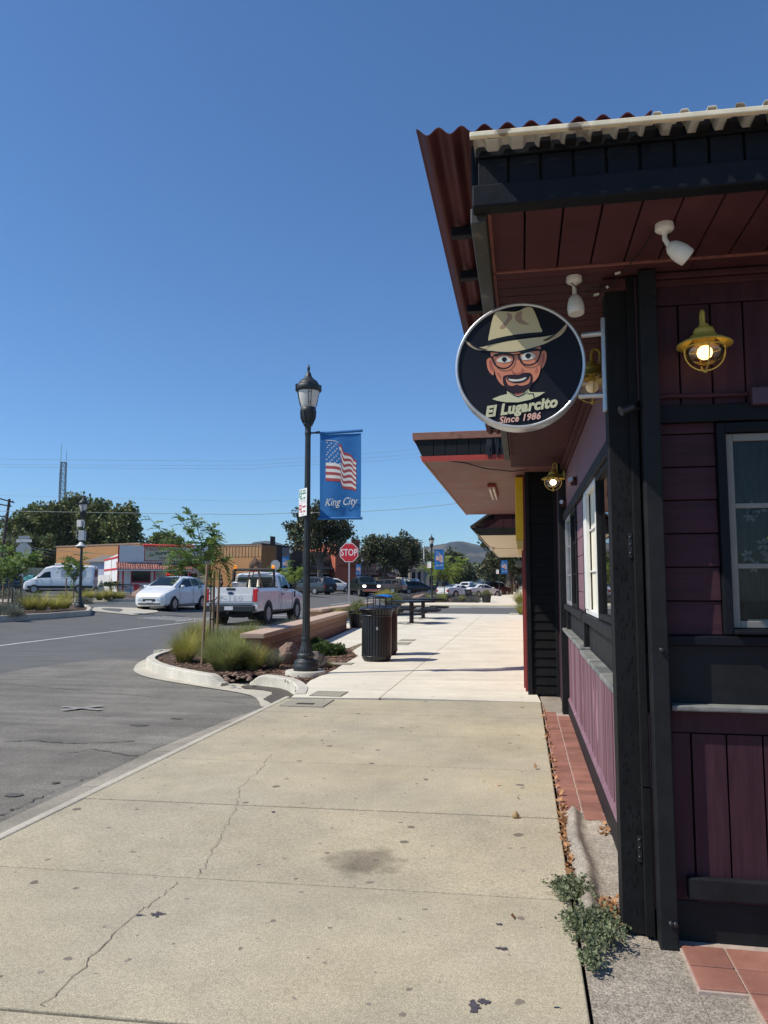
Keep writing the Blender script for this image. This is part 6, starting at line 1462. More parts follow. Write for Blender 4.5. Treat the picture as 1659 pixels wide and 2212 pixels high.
SEDAN = [(0, .26, .60, .64, .68, .5), (.15, .20, .72, .77, .88, .68), (.9, .20, .86, .91, .97, .78), (1.35, .20, .92, .98, .99, .8), (2.1, .20, .95, 1.38, 1.0, .64), (2.8, .20, .97, 1.43, 1.0, .64), (3.4, .22, .99, 1.36, 1.0, .62), (4.0, .22, 1.0, 1.08, .98, .74), (4.6, .24, .98, 1.03, .93, .74), (4.78, .34, .92, .94, .86, .7)]
COUPE = [(0, .24, .62, .66, .68, .5), (.15, .18, .76, .80, .9, .72), (1.1, .18, .92, .97, .98, .8), (1.6, .18, .94, 1.0, .99, .8), (2.3, .18, .96, 1.32, .99, .6), (2.8, .18, .98, 1.37, 1.0, .6), (3.4, .18, 1.0, 1.30, 1.0, .58), (4.05, .20, 1.04, 1.10, 1.0, .76), (4.65, .24, 1.03, 1.08, .95, .78), (4.83, .36, .95, .98, .88, .74)]
wH = [[(1.12, .12), (1.88, .90), (2.42, .90), (2.42, .10)], [(2.5, .10), (2.5, .90), (3.15, .90), (3.2, .12)], [(3.28, .14), (3.25, .88), (3.55, .80), (3.72, .25)]]
def onter(p, dz=.0): p.z = ter(p.x, p.y)-.018+dz; return p
hp = onter(AT(372, 1318, 36.0), -.03)
car('white hatchback car facing the camera left of the white pickup', HATCH, 1.70, (.78, 3.38), .31, wH, M['cwhite'], hp, R(-90-3), name='hatchback_car', front=(.97, 1.77), rear=(4.0, 3.72), doors=(1.2, 2.46, 3.25), rim='crim', mir=1.28, scale=1.03)
# white pickup built as cab, open bed and tailgate
pk = thing('pickup_truck', 'white work pickup seen from behind with tools in its open bed', 'pickup truck', (0, 0, 0)); Lp = 5.5
PC = [(0, .42, .98, 1.05, .80, .66), (.12, .40, 1.10, 1.16, .95, .78), (.9, .40, 1.20, 1.26, .985, .82), (1.35, .40, 1.24, 1.32, .99, .84), (2.0, .40, 1.27, 1.88, 1.0, .76), (2.5, .40, 1.28, 1.95, 1.0, .78), (3.0, .40, 1.29, 1.92, 1.0, .78), (3.14, .42, 1.29, 1.84, 1.0, .76)]
def build_pickup(t, P, L_, W, paint_, tailgate='', bedh=1.36, rimk='crims', wr=.40, base=.46):
    hw = W/2; X = lambda x: L_/2-x
    def ring(x):
        _, zb, zs, zt, wl, wt = cr(P, x); wl *= hw; wt *= hw; d = zt-zs
        return [(0, zb), (wl*.80, zb), (wl*.98, zb+.10), (wl, zb+(zs-zb)*.45), (wl*.995, zs-(zs-zb)*.12), (wl*.96, zs), (wt+(wl*.955-wt)*.10, zs+d*.88), (wt*.88, zt-d*.02), (0, zt+.012)]
    xs_ = sorted(set([p[0] for p in P]+[P[-1][0]*i/24 for i in range(25)])); V = []; K = 16; F = []
    for x in xs_: r = ring(x); V += [(X(x), y, z) for y, z in r]+[(X(x), -y, z) for y, z in r[-2:0:-1]]
    for i in range(len(xs_)-1):
        for k_ in range(K): F.append((i*K+k_, i*K+(k_+1) % K, (i+1)*K+(k_+1) % K, (i+1)*K+k_))
    mb = MB(); mb.add(V, F, 0, True); mb.add(V[:K], [tuple(range(K))]); mb.add(V[-K:], [tuple(range(K))]); mb.build('cab', paint_, t).data.set_sharp_from_angle(angle=R(32))
    xb = P[-1][0]+.03; b = MB(); c_ = lambda y: y
    # bed sides with rounded shoulder
    prof = [(hw*.82, base), (hw*.985, base+.06), (hw*1.0, base+.4), (hw*.985, bedh-.14), (hw*.95, bedh-.02), (hw*.93, bedh), (hw*.87, bedh), (hw*.87, .8), (hw*.82, .8)]
    for s_ in (1, -1): b.prism([(y*s_, z) for y, z in prof][::s_], (X(L_-.03), 0, 0), (0, 1, 0), (0, 0, 1), (L_-.03-xb))
    b.box(X(L_-.05), X(xb), -hw*.86, hw*.86, .74, .80); b.box(X(xb+.05), X(xb), -hw*.86, hw*.86, .8, bedh-.02)
    b.build('bed', paint_, t, bevel=.008)
    for s_ in (1, -1): MB().box(X(L_-.06), X(xb), s_*hw*.90-.05, s_*hw*.90+.05, bedh+.001, bedh+.02).build('bed_rail_cap', M['ctrim'], t)
    g = MB().box(-L_/2+.0, -L_/2+.055, -hw*.83, hw*.83, .80, bedh+.005).build('tailgate', paint_, t, bevel=.012)
    MB().box(-L_/2-.012, -L_/2+.001, -hw*.80, hw*.80, .86, 1.11).build('stamped_panel', paint_, g, bevel=.01)
    MB().box(-L_/2-.015, -L_/2+.001, -.17, .17, bedh-.10, bedh-.02).build('handle', M['ctrim'], g, bevel=.01)
    if tailgate:
        textobj('tailgate_lettering', tailgate, .20, mat('stamped_letter_shade', (.55, .56, .57), .4), g, FR((-L_/2-.016, 0, .97), (0, -1, 0), (0, 0, 1)), .002, 0, .004, sx=1.75, space=1.15)
        o = MB().prism([(.115*math.cos(a), .048*math.sin(a)) for a in np.linspace(0, 2*math.pi, 25)[:-1]], (-L_/2-.012, 0, 1.16), (0, -1, 0), (0, 0, 1), .012).build('oval_badge', mat('badge_blue', (.02, .04, .12), .3), g)
    MB().box(-L_/2-.16, -L_/2+.0, -hw*.94, hw*.94, .50, .72).build('rear_bumper', M['chrome'] if not tailgate else mat('dark_steel_bumper', (.05, .05, .053), .35, .6), t, bevel=.03)
    MB().box(-L_/2-.175, -L_/2-.16, -.16, .16, .56, .69).build('licence_plate', M['plate'], t)
    MB().tube([(-L_/2-.3, 0, .47), (-L_/2+.2, 0, .46)], .04, 8).build('tow_hitch', M['ctrim'], t)
    for s_ in (1, -1): MB().box(-L_/2-.012, -L_/2+.16, min(s_*hw*.835, s_*hw*.985), max(s_*hw*.835, s_*hw*.985), .86, bedh-.05).build('taillight', M['tailon'] if tailgate else M['tail'], t, bevel=.012)
    MB().box(-L_/2+.2, L_/2-.3, -hw*.7, hw*.7, .30, .5).build('underbody', M['under'], t)
    MB().cyl((-L_/2+.75, -.25, .42), (-L_/2+.75, .25, .42), .17, n=14).build('muffler', M['ctrim'], t)
    for x in (.95, L_-1.15):
        for s_ in (1, -1):
            MB().cyl((X(x), s_*(hw-.3), wr+.03), (X(x), s_*(hw+.005), wr+.03), wr*1.17, n=28).build('wheel_arch', M['ctrim'], t)
            w_ = MB().lathe([(wr*.55, -.14), (wr*.92, -.14), (wr, -.10), (wr, .10), (wr*.92, .13), (wr*.62, .13), (wr*.58, .09)], n=28, M=Matrix.Rotation(R(-90*s_), 4, 'X'), c=(X(x), s_*(hw-.11), wr)).build('wheel', M['rubber'], t)
            MB().lathe([(0, .12), (wr*.14, .12), (wr*.2, .06), (wr*.45, .09), (wr*.56, .05), (wr*.6, .12)], n=20, M=Matrix.Rotation(R(-90*s_), 4, 'X'), c=(X(x), s_*(hw-.11), wr)).build('rim', M[rimk], w_)
    def sp_(x, f, s_): r = ring(x); a, c = r[5], r[6]; return (X(x), s_*(a[0]+(c[0]-a[0])*f+.012), a[1]+(c[1]-a[1])*f)
    xe = P[-1][0]
    for s_ in (1, -1):
        MB().poly([sp_(x, f, s_) for x, f in ((1.62, .10), (2.05, .90), (xe-.32, .90), (xe-.30, .06))][::s_]).build('window', M['darkglass'], t)
        r = ring(1.75); MB().box(X(1.9), X(1.72), min(s_*(r[5][0]+.02), s_*(r[5][0]+.26)), max(s_*(r[5][0]+.02), s_*(r[5][0]+.26)), 1.28, 1.52).build('mirror', M['ctrim'], t, bevel=.02)
        for x in (1.55, xe-.2): rr_ = ring(x); MB().tube([(X(x), s_*(rr_[k_][0]+.003), rr_[k_][1]) for k_ in (2, 3, 4, 5)], .007, 4).build('door_seam', M['ctrim'], t)
        MB().box(X(xe-.28), X(xe-.5), min(s_*hw, s_*(hw+.03)), max(s_*hw, s_*(hw+.03)), 1.08, 1.12).build('door_handle', M['ctrim'], t)
        MB().box(X(1.32), X(1.22), min(s_*hw*.985, s_*(hw+.012)), max(s_*hw*.985, s_*(hw+.012)), .95, 1.2).build('fender_vent', M['ctrim'], t)
    # glass front and back of the cab
    zt, zs = P[-3][3], P[-1][2]
    MB().poly([(X(xe)-.012, -hw*.80, zs+.05), (X(xe)-.012, hw*.80, zs+.05), (X(xe)-.012, hw*.68, P[-1][3]-.09), (X(xe)-.012, -hw*.68, P[-1][3]-.09)]).build('rear_window', M['darkglass'], t)
    V = []
    for i in range(5):
        q = i/4; x = 1.38+(1.98-1.38)*q; r = ring(x)
        for j in range(5): V.append((X(x)+.02, (-1+j/2)*r[7][0]*.98, r[8][1]+.015-(.02 if abs(j-2) == 2 else 0)))
    MB().add(V, [(i*5+j, i*5+j+1, (i+1)*5+j+1, (i+1)*5+j) for i in range(4) for j in range(4)], 0, True).build('windshield', M['darkglass'], t)
    z0, zf = P[0][1], P[0][2]
    MB().box(L_/2-.05, L_/2+.02, -hw*.55, hw*.55, z0+.26, zf-.02).build('grille', M['ctrim'], t, bevel=.01); MB().box(L_/2-.05, L_/2+.10, -hw*.9, hw*.9, z0-.02, z0+.22).build('front_bumper', M['chrome'], t, bevel=.03)
    for s_ in (1, -1): MB().box(L_/2-.08, L_/2+.025, min(s_*hw*.57, s_*hw*.86), max(s_*hw*.57, s_*hw*.86), zf-.22, zf-.02).build('headlight', M['headon'] if not tailgate else M['head'], t, bevel=.01)
    return ring
build_pickup(pk, PC, Lp, 2.03, M['cwhite'], 'F-150')
pc_ = GZ(571, 1341, -.15); _r = AT(501, 1300, 26.9); pkc = Vector((_r.x, _r.y+2.75, 0)); pk.location = (pkc.x, pkc.y, ter(pkc.x, pkc.y)-.018); pk.rotation_euler = (0, 0, R(90-1))
rk = MB(); xr = -.52; xb_ = Lp/2-3.25
for s_ in (1, -1):
    rk.tube([(xb_, s_*.84, 1.38), (xb_, s_*.80, 2.06)], .05, 8); rk.tube([(xb_-.5, s_*.88, 1.38), (xb_, s_*.82, 1.75)], .025, 6)
rk.tube([(xb_, -.8, 2.04), (xb_, .8, 2.04)], .05, 8)
for i in range(6): rk.tube([(xb_, -.8, 1.5+.1*i), (xb_, .8, 1.5+.1*i)], .008, 5)
rk.build('headache_rack', M['ctrim'], pk)
for s_ in (1, -1): MB().lathe([(.06, 0), (.065, .02), (.06, .10), (.04, .13), (0, .14)], (xb_, s_*.78, 2.08), 14).build('beacon', M['amber'], pk)
MB().box(xb_-.02, xb_+.02, -.12, .12, 1.955, 1.985).build('brake_light', M['tailon'], pk)
def inbed(x, y, z): return pk.matrix_basis @ Vector((x, y, z))
bpy.context.view_layer.update()
def loc_m(): 
    return Matrix.Translation(pk.location) @ Matrix.Rotation(pk.rotation_euler.z, 4, 'Z')
PM = loc_m()
tools = [(( -.3, .55, .9), (xb_+.05, .15, 2.10), 'stake'), ((-.2, .35, .9), (xb_+.02, -.02, 2.18), 'stake'), ((-.5, -.25, .9), (xb_+.03, -.2, 2.12), 'stake'), ((-.35, -.45, .9), (xb_+.02, -.08, 2.2), 'stake')]
for i, (a, b, m) in enumerate(tools):
    t = thing('shovel', ('long handled shovel leaning left in the pickup bed', 'shovel beside it with rusty blade against the rack', 'pale handled spade leaning right in the pickup bed', 'rightmost tool leaning on the pickup rack')[i], 'shovel', PM.translation, pk.rotation_euler.z, 'tools leaning in the pickup bed')
    A, B_ = Vector(a), Vector(b); MB().tube([a, b], .022, 7).build('handle', M['stake'], t)
    d = (B_-A).normalized(); s_ = d.cross(Vector((1, 0, 0))).normalized(); c0 = B_-d*.02
    MB().add([tuple(c0-s_*.06), tuple(c0-s_*.12+d*.08), tuple(c0-s_*.10+d*.26), tuple(c0+d*.36), tuple(c0+s_*.10+d*.26), tuple(c0+s_*.12+d*.08), tuple(c0+s_*.06), tuple(c0+Vector((-.04, 0, 0))+d*.15)], [(0, 1, 7), (1, 2, 7), (2, 3, 7), (3, 4, 7), (4, 5, 7), (5, 6, 7), (6, 0, 7)]).build('blade', mat('rusty_steel_%d' % i, (.16, .09, .06), .7, noise=(9, .4)), t)
t = thing('plastic_tub', 'grey round tub standing in the pickup bed', 'tub', PM @ Vector((-1.6, .15, .8)), 0); MB().lathe([(.20, 0), (.26, .70), (.28, .72), (.28, .76), (.25, .76), (.19, .1), (0, .1)], n=20).build('shell', M['galv'], t)
for y in (-.12, .22):
    t = thing('traffic_cone', 'pale cone standing behind the tub, '+('left' if y > 0 else 'right')+' of the pair', 'cone', PM @ Vector((-.9, y-.2, .8)), 0, 'cones in the pickup bed'); MB().box(-.16, .16, -.16, .16, 0, .03).build('foot', M['ctrim'], t); MB().lathe([(.12, .03), (.025, .85), (0, .86)], n=14).build('cone', M['cream'], t)
# white cargo van
vw = [[(1.28, .06), (1.78, .62), (2.25, .62), (2.3, .04)]]
vp = AT(131, 1282, 68); vz = ter(vp.x, vp.y)
vn = car('white cargo van parked across the lot before the orange building', VAN, 2.06, (.95, 4.75), .36, vw, M['cwhite'], (vp.x, vp.y, vz), R(180-6), name='cargo_van', cat='van', front=(.98, 1.75), rim='crims', doors=(1.2, 2.4), mir=1.3, side_trim=True, scale=1.0)
vn.rotation_euler.z = math.atan2(0, -1)+R(22)
MB().box(-1.0, .5, -.5, .5, 2.52, 2.68).build('roof_unit', M['whitep'], vn, bevel=.05)
for s_ in (1, -1):
    MB().box(-2.9, 2.6, min(s_*1.005, s_*1.03), max(s_*1.005, s_*1.03), .42, .66).build('side_moulding', M['ctrim'], vn)
    MB().box(-2.3, -.15, min(s_*1.0, s_*1.015), max(s_*1.0, s_*1.015), 1.42, 2.12).build('side_panel', M['csil'], vn, bevel=.02)
MB().box(-3.02, -2.99, -.85, .85, 1.45, 2.15).build('rear_window', M['darkglass'], vn, bevel=.03)
# street traffic: (label, table, W, wheels, wr, wins, paint, u, v, depth, heading, extra)
wM = [[(1.35, .10), (2.1, .88), (2.75, .90), (2.75, .06)], [(2.83, .06), (2.83, .90), (3.75, .90), (3.75, .06)], [(3.83, .06), (3.83, .88), (4.5, .84), (4.75, .2)]]
wS = [[(1.25, .12), (1.9, .88), (2.5, .9), (2.5, .06)], [(2.58, .06), (2.58, .9), (3.3, .88), (3.35, .1)], [(3.43, .12), (3.4, .86), (3.9, .76), (4.1, .3)]]
wE = [[(1.55, .15), (2.15, .85), (2.75, .9), (2.75, .08)], [(2.83, .08), (2.83, .9), (3.3, .84), (3.75, .3), (3.7, .1)]]
wC = [[(1.8, .15), (2.35, .85), (2.95, .88), (3.0, .10)], [(3.08, .12), (3.05, .85), (3.35, .78), (3.6, .35)]]
GP = 'cars parked along the far side of the street'; GQ = 'cars parked along the right kerb'
def place(label, P, W, wh, wr, wins, pn, u, d, hd, name='parked_car', group=None, **k):
    p = AT(u, 1286, d); p.z = ter(p.x, p.y)-.018; return car(label, P, W, wh, wr, wins, M[pn], p, R(hd), name=name, group=group, **k)
place('dark grey minivan parked left of the white crossover', MINIV, 2.0, (.95, 3.95), .34, wM, 'cgrey', 672, 74, 153, 'minivan', GP, front=(1.12, 2.0), doors=(1.45, 2.8), cat='minivan')
place('white crossover with dark windows between minivan and stop sign', SUV, 1.85, (.85, 3.5), .34, wS, 'cwhite', 722, 88, 20, 'crossover_car', GP, front=(1.08, 1.8), rear=(4.4, 4.2), doors=(1.3, 2.54))
place('dark sedan mostly hidden behind the white crossover', SEDAN, 1.8, (.9, 3.6), .32, wE, 'cblk', 755, 100, 150, 'parked_car', GP, front=(1.3, 2.05))
PD = [(0, .50, 1.12, 1.18, .82, .66), (.12, .48, 1.22, 1.27, .95, .78), (1.0, .48, 1.28, 1.33, .985, .82), (1.35, .48, 1.30, 1.38, .99, .84), (1.95, .48, 1.33, 1.88, 1.0, .76), (2.9, .48, 1.34, 1.95, 1.0, .78), (3.9, .48, 1.34, 1.90, 1.0, .76), (4.02, .5, 1.34, 1.84, 1.0, .75)]
p2_ = thing('pickup_truck', 'dark green lifted pickup driving towards the camera with lights on', 'pickup truck', (0, 0, 0)); build_pickup(p2_, PD, 5.7, 2.0, M['cdgreen'], '', 1.42, 'crim', .42, .52)
pp = AT(785, 1286, 75); p2_.location = (pp.x, pp.y, ter(pp.x, pp.y)-.018); p2_.rotation_euler = (0, 0, R(-90+28))
place('brown minivan parked right of the dark green pickup', MINIV, 1.95, (.95, 3.95), .34, wM, 'cbrown', 832, 92, 168, 'minivan', GP, front=(1.12, 2.0), doors=(1.45, 2.8), cat='minivan')
SV = [(0, .28, .75, .8, .7, .55), (.15, .24, .95, 1.0, .9, .72), (.8, .24, 1.10, 1.16, .98, .8), (1.6, .24, 1.15, 1.75, 1.0, .82), (2.0, .24, 1.15, 1.85, 1.0, .86), (4.3, .24, 1.15, 1.85, 1.0, .86), (4.5, .3, 1.15, 1.75, .98, .84), (4.55, .4, 1.1, 1.6, .95, .8)]
sv = place('small white delivery van with roof unit before the bank', SV, 1.8, (.85, 3.7), .32, [[(1.1, .08), (1.6, .75), (2.0, .8), (2.0, .06)]], 'cwhite', 868, 102, 172, 'delivery_van', GP, front=(.85, 1.6), doors=(1.1, 2.1), cat='van'); MB().box(-.8, .7, -.5, .5, 1.86, 2.0).build('roof_unit', M['whitep'], sv, bevel=.05)
place('white hatchback behind the small delivery van', HATCH, 1.7, (.78, 3.38), .31, wH, 'cwhite', 888, 108, 165, 'hatchback_car', GP, front=(.97, 1.77))
place('dark suv rightmost in the row before the bank', SUV, 1.9, (.85, 3.5), .35, wS, 'cblk', 902, 98, 15, 'suv', GP, rear=(4.4, 4.2), doors=(1.3, 2.54), front=(1.08, 1.8))
cc = place('white two door coupe parked nose in, left of the white sedan', COUPE, 1.92, (.95, 3.8), .36, wC, 'cwhite', 991, 79, 50, 'coupe_car', GQ, front=(1.62, 2.25), rear=(4.0, 3.42), doors=(1.85, 3.05), mir=1.95)
MB().box(-2.42, -2.22, -.72, .72, 1.06, 1.11).build('spoiler', M['cwhite'], cc, bevel=.02)
place('white sedan parked beside the white coupe', SEDAN, 1.82, (.9, 3.7), .33, wE, 'cwhite', 1040, 80, 48, 'sedan_car', GQ, front=(1.35, 2.05), rear=(4.0, 3.42), doors=(1.55, 2.8))
place('black suv parked right of the white sedan', SUV, 1.95, (.85, 3.5), .36, wS, 'cblk', 1064, 86, 50, 'suv', GQ, rear=(4.4, 4.2), front=(1.08, 1.8), doors=(1.3, 2.54))
place('white suv seen over the roof of the white coupe', SUV, 1.9, (.85, 3.5), .35, wS, 'cwhite', 1012, 112, 78, 'suv', GQ, rear=(4.4, 4.2), front=(1.08, 1.8))
place('white car behind the black suv by the far right lamp', SUV, 1.9, (.85, 3.5), .35, wS, 'csil', 1074, 104, 50, 'suv', GQ, rear=(4.4, 4.2), front=(1.08, 1.8))
place('distant dark car in the middle of the street end', SEDAN, 1.8, (.9, 3.7), .33, wE, 'cgrey', 985, 150, 92, 'distant_car', GQ, rear=(4.0, 3.42))
place('distant dark car left of the tree lined street end', SUV, 1.8, (.9, 3.5), .33, wS, 'cgrey', 965, 160, 92, 'distant_car', GQ, rear=(4.4, 4.2))
place('dark car at the left picture edge before the fence', SEDAN, 1.85, (.9, 3.7), .33, wE, 'cblk', -6, 70, 214, 'parked_car', 'cars in the left lot', front=(1.35, 2.05))
place('dark suv with bright roof glare beside the white van', SUV, 1.9, (.85, 3.5), .35, wS, 'cbrown', 33, 74, 214, 'suv', 'cars in the left lot', front=(1.08, 1.8))
tl = AT(58, 1272, 72); t = tag(MB().add([(-.6, 0, 1.3), (.7, -.1, 1.55), (.6, .9, 1.5), (-.5, .8, 1.2), (0, .3, 1.62), (-.65, -.05, 1.05), (.75, -.15, 1.2)], [(0, 1, 4), (1, 2, 4), (2, 3, 4), (3, 0, 4), (0, 5, 6, 1)]).build('tarpaulin', mat('teal_tarpaulin', (.03, .22, .24), .6, noise=(5, .3)), None, loc=(tl.x, tl.y, ter(tl.x, tl.y)+.05)), 'teal tarpaulin over equipment left of the white van', 'tarpaulin')
# ================================================================ PEOPLE
def person(label, x, y, z, rz, H_, top, bottom, pose='stand', hair=None, bag=False):
    t = thing('person', label, 'person', (x, y, z), rz); s_ = H_/1.75
    J = {'hip': (0, 0, .93), 'chest': (0, .0, 1.22), 'neck': (0, 0, 1.46), 'head': (0, -.02, 1.58), 'crown': (0, -.01, 1.70), 'hl': (.09, 0, .90), 'hr': (-.09, 0, .90), 'kl': (.11, -.06, .50), 'kr': (-.10, .04, .50), 'al': (.12, .05, .09), 'ar': (-.11, .0, .09), 'tl': (.13, -.10, .04), 'tr': (-.12, -.15, .04), 'sl': (.17, 0, 1.42), 'sr': (-.17, 0, 1.42), 'el': (.22, .03, 1.14), 'er': (-.22, .02, 1.14), 'wl': (.23, -.06, .90), 'wr': (-.23, -.05, .90)}
    if pose == 'sit':
        J.update({'hl': (.10, -.02, .50), 'hr': (-.10, -.02, .50), 'kl': (.13, -.42, .50), 'kr': (-.12, -.42, .50), 'al': (.13, -.42, .09), 'ar': (-.12, -.40, .09), 'tl': (.14, -.56, .04), 'tr': (-.13, -.54, .04), 'hip': (0, 0, .52)})
        for k_ in ('chest', 'neck', 'head', 'crown', 'sl', 'sr', 'el', 'er', 'wl', 'wr'): J[k_] = (J[k_][0], J[k_][1]-.05, J[k_][2]-.42)
        J['wl'] = (.15, -.38, .62); J['wr'] = (-.15, -.38, .62)
    Eg = [('hip', 'chest'), ('chest', 'neck'), ('neck', 'head'), ('head', 'crown'), ('hip', 'hl'), ('hip', 'hr'), ('hl', 'kl'), ('hr', 'kr'), ('kl', 'al'), ('kr', 'ar'), ('al', 'tl'), ('ar', 'tr'), ('neck', 'sl'), ('neck', 'sr'), ('sl', 'el'), ('sr', 'er'), ('el', 'wl'), ('er', 'wr')]
    rad = {'hip': .14, 'chest': .15, 'neck': .055, 'head': .095, 'crown': .07, 'hl': .09, 'hr': .09, 'kl': .06, 'kr': .06, 'al': .04, 'ar': .04, 'tl': .035, 'tr': .035, 'sl': .065, 'sr': .065, 'el': .042, 'er': .042, 'wl': .03, 'wr': .03}
    def skin(keys, name, m, grow=0):
        ks = [k_ for k_ in J if k_ in keys]; me = bpy.data.meshes.new(name); me.from_pydata([Vector(J[k_])*s_ for k_ in ks], [(ks.index(a), ks.index(b)) for a, b in Eg if a in ks and b in ks], [])
        o = bpy.data.objects.new(name, me); COL.objects.link(o); o.parent = t; me.materials.append(m)
        md = o.modifiers.new('skin', 'SKIN'); 
        for i, k_ in enumerate(ks): me.skin_vertices[0].data[i].radius = ((rad[k_]+grow)*s_,)*2
        me.skin_vertices[0].data[0].use_root = True; md.use_smooth_shade = True; sb = o.modifiers.new('sub', 'SUBSURF'); sb.levels = sb.render_levels = 1; return o
    skin(set(J), 'body', M['skin']); skin({'hip', 'chest', 'sl', 'sr', 'el', 'er', 'neck'} if pose != 'sleeve' else {'hip', 'chest', 'neck'}, 'shirt', top, .012); skin({'hip', 'hl', 'hr', 'kl', 'kr', 'al', 'ar'}, 'trousers', bottom, .014)
    h_ = Vector(J['head'])*s_; MB().lathe([(0, .14), (.07, .125), (.105, .07), (.108, .0), (.09, -.05)], (h_.x, h_.y+.015, h_.z), 14, a0=0).build('hair', hair or M['hair'], t)
    f = MB(); 
    for q in (-.035, .035): f.lathe([(0, -.008), (.010, 0), (0, .008)], (h_.x+q*s_, h_.y-.092*s_, h_.z+.01), 6)
    f.build('eyes', M['dark'], t); MB().add([(h_.x-.014, h_.y-.09*s_, h_.z-.03), (h_.x+.014, h_.y-.09*s_, h_.z-.03), (h_.x, h_.y-.115*s_, h_.z-.028), (h_.x, h_.y-.09*s_, h_.z+.01)], [(0, 1, 2), (0, 2, 3), (1, 3, 2)]).build('nose', M['skin'], t)
    for s2 in ('wl', 'wr'):
        w_ = Vector(J[s2])*s_
        hd = MB()
        for q in range(4): hd.tube([tuple(w_+Vector(((q-1.5)*.014, 0, -.02))), tuple(w_+Vector(((q-1.5)*.018, -.01, -.085))), tuple(w_+Vector(((q-1.5)*.019, -.025, -.125+.01*abs(q-1.5))))], [.012, .010, .007], 6)
        hd.tube([tuple(w_+Vector((0, -.015, -.01))), tuple(w_+Vector((.0, -.045, -.05))), tuple(w_+Vector((0, -.05, -.085)))], [.013, .011, .008], 6); hd.build('hand', M['skin'], t)
    if bag: MB().lathe([(0, -.2), (.13, -.16), (.15, 0), (.12, .15), (0, .18)], (.02, .2, 1.15*s_), 12).build('backpack', M['hair'], t)
    return t
M['skin'] = mat('skin', (.42, .24, .16), .6); M['hair'] = mat('dark_hair', (.015, .012, .010), .8); M['dshirt'] = mat('dark_navy_shirt', (.012, .014, .022), .8, noise=(9, .2)); M['gshirt'] = mat('grey_shirt', (.18, .18, .18), .8, noise=(9, .2)); M['jean'] = mat('blue_jeans', (.04, .06, .12), .8, noise=(9, .2)); M['wshirt'] = mat('white_top', (.6, .58, .56), .8)
p = GZ(1117, 1286); person('person in dark clothes walking away on the far sidewalk', p.x, p.y, 0, R(180), 1.72, M['dshirt'], M['dshirt'], bag=True)
p = GZ(1105, 1281); person('person in white top and jeans further down the far sidewalk', p.x, p.y, 0, R(160), 1.68, M['wshirt'], M['jean'])
p = AT(478, 1262, 72); person('person in dark clothes standing by the white stucco wall', p.x, p.y, ter(p.x, p.y)+.15, R(-60), 1.75, M['dshirt'], M['dshirt'])
p = AT(351, 1270, 68); person('person in dark top seated before the taco stand counter', p.x, p.y, ter(p.x, p.y)+.15, R(20), 1.72, M['dshirt'], M['jean'], 'sit')
p = AT(342, 1270, 69.5); person('person in grey shirt seated left of the other diner', p.x, p.y, ter(p.x, p.y)+.15, R(-20), 1.72, M['gshirt'], M['jean'], 'sit')
# ================================================================ BUILDINGS ACROSS THE STREET
def bpt(u, d): p = AT(u, 1259, d); return Vector((p.x, p.y))
def block(name, label, ua, da, ub, db, vtop, dtop, depth, m, z0=None, cat='building', parapet=True):
    """a building whose front runs between two ground points; top height from its roof line"""
    A, B_ = bpt(ua, da), bpt(ub, db); zt = AT((ua+ub)/2 if dtop is None else ua, vtop, dtop or (da+db)/2).z
    d = (B_-A).normalized(); n = Vector((d.y, -d.x)) if Vector((d.y, -d.x)).dot(-A) > 0 else Vector((-d.y, d.x))  # n looks to the camera
    zb = min(ter(*A), ter(*B_))-.3
    t = thing(name, label, cat, (0, 0, 0)); mb = MB(); P = [A, B_, B_-n*depth, A-n*depth]
    mb.add([(*p, zb) for p in P]+[(*p, zt) for p in P], [(3, 2, 1, 0), (4, 5, 6, 7), (0, 1, 5, 4), (1, 2, 6, 5), (2, 3, 7, 6), (3, 0, 4, 7)]); mb.build('wall', m, t)
    return t, A, B_, d, n, zt, max(ter(*A), ter(*B_))
def panel(t, name, A, d, n, x0, x1, z0, z1, m, out=.03, th=None, bevel=0):
    """a rectangle on the front, x along the front in metres"""
    a, b = A+d*x0, A+d*x1; o = n*out; i = -n*.05; mb = MB()
    P = [a+i, b+i, b+o, a+o]; mb.add([(*p, z0) for p in P]+[(*p, z1) for p in P], [(3, 2, 1, 0), (4, 5, 6, 7), (0, 1, 5, 4), (1, 2, 6, 5), (2, 3, 7, 6), (3, 0, 4, 7)]); return mb.build(name, m, t, bevel=bevel)
def ux(A, d, u):
    """distance along the front line at which picture column u crosses it"""
    r = ray(u, 1259); r = Vector((r.x, r.y)); den = d.x*r.y-d.y*r.x; return (-A.x*r.y+A.y*r.x)/den
def zv(A, d, u, v): p = A+d*ux(A, d, u); r = ray(u, v); return H+r.z*(p.x/r.x)
def win(t, A, d, n, u0, u1, v0, v1, m=None, frame=None, out=.03, name='window'):
    x0, x1 = ux(A, d, u0), ux(A, d, u1); uc = (u0+u1)/2; z1, z0 = zv(A, d, uc, v0), zv(A, d, uc, v1)
    if frame:
        f = panel(t, name, A, d, n, x0-.08, x1+.08, z0-.08, z1+.08, frame, out*.7); g = panel(f, 'pane', A, d, n, x0, x1, z0, z1, m or M['darkglass'], out); return f
    return panel(t, name, A, d, n, x0, x1, z0, z1, m or M['darkglass'], out)
def wallm(n, c, sc=2, am=.12, bump=None, spots=None, st_=None): return mat(n, c, .8, noise=(sc, am), bump=bump, spots=spots, stretch=st_, coords='World')
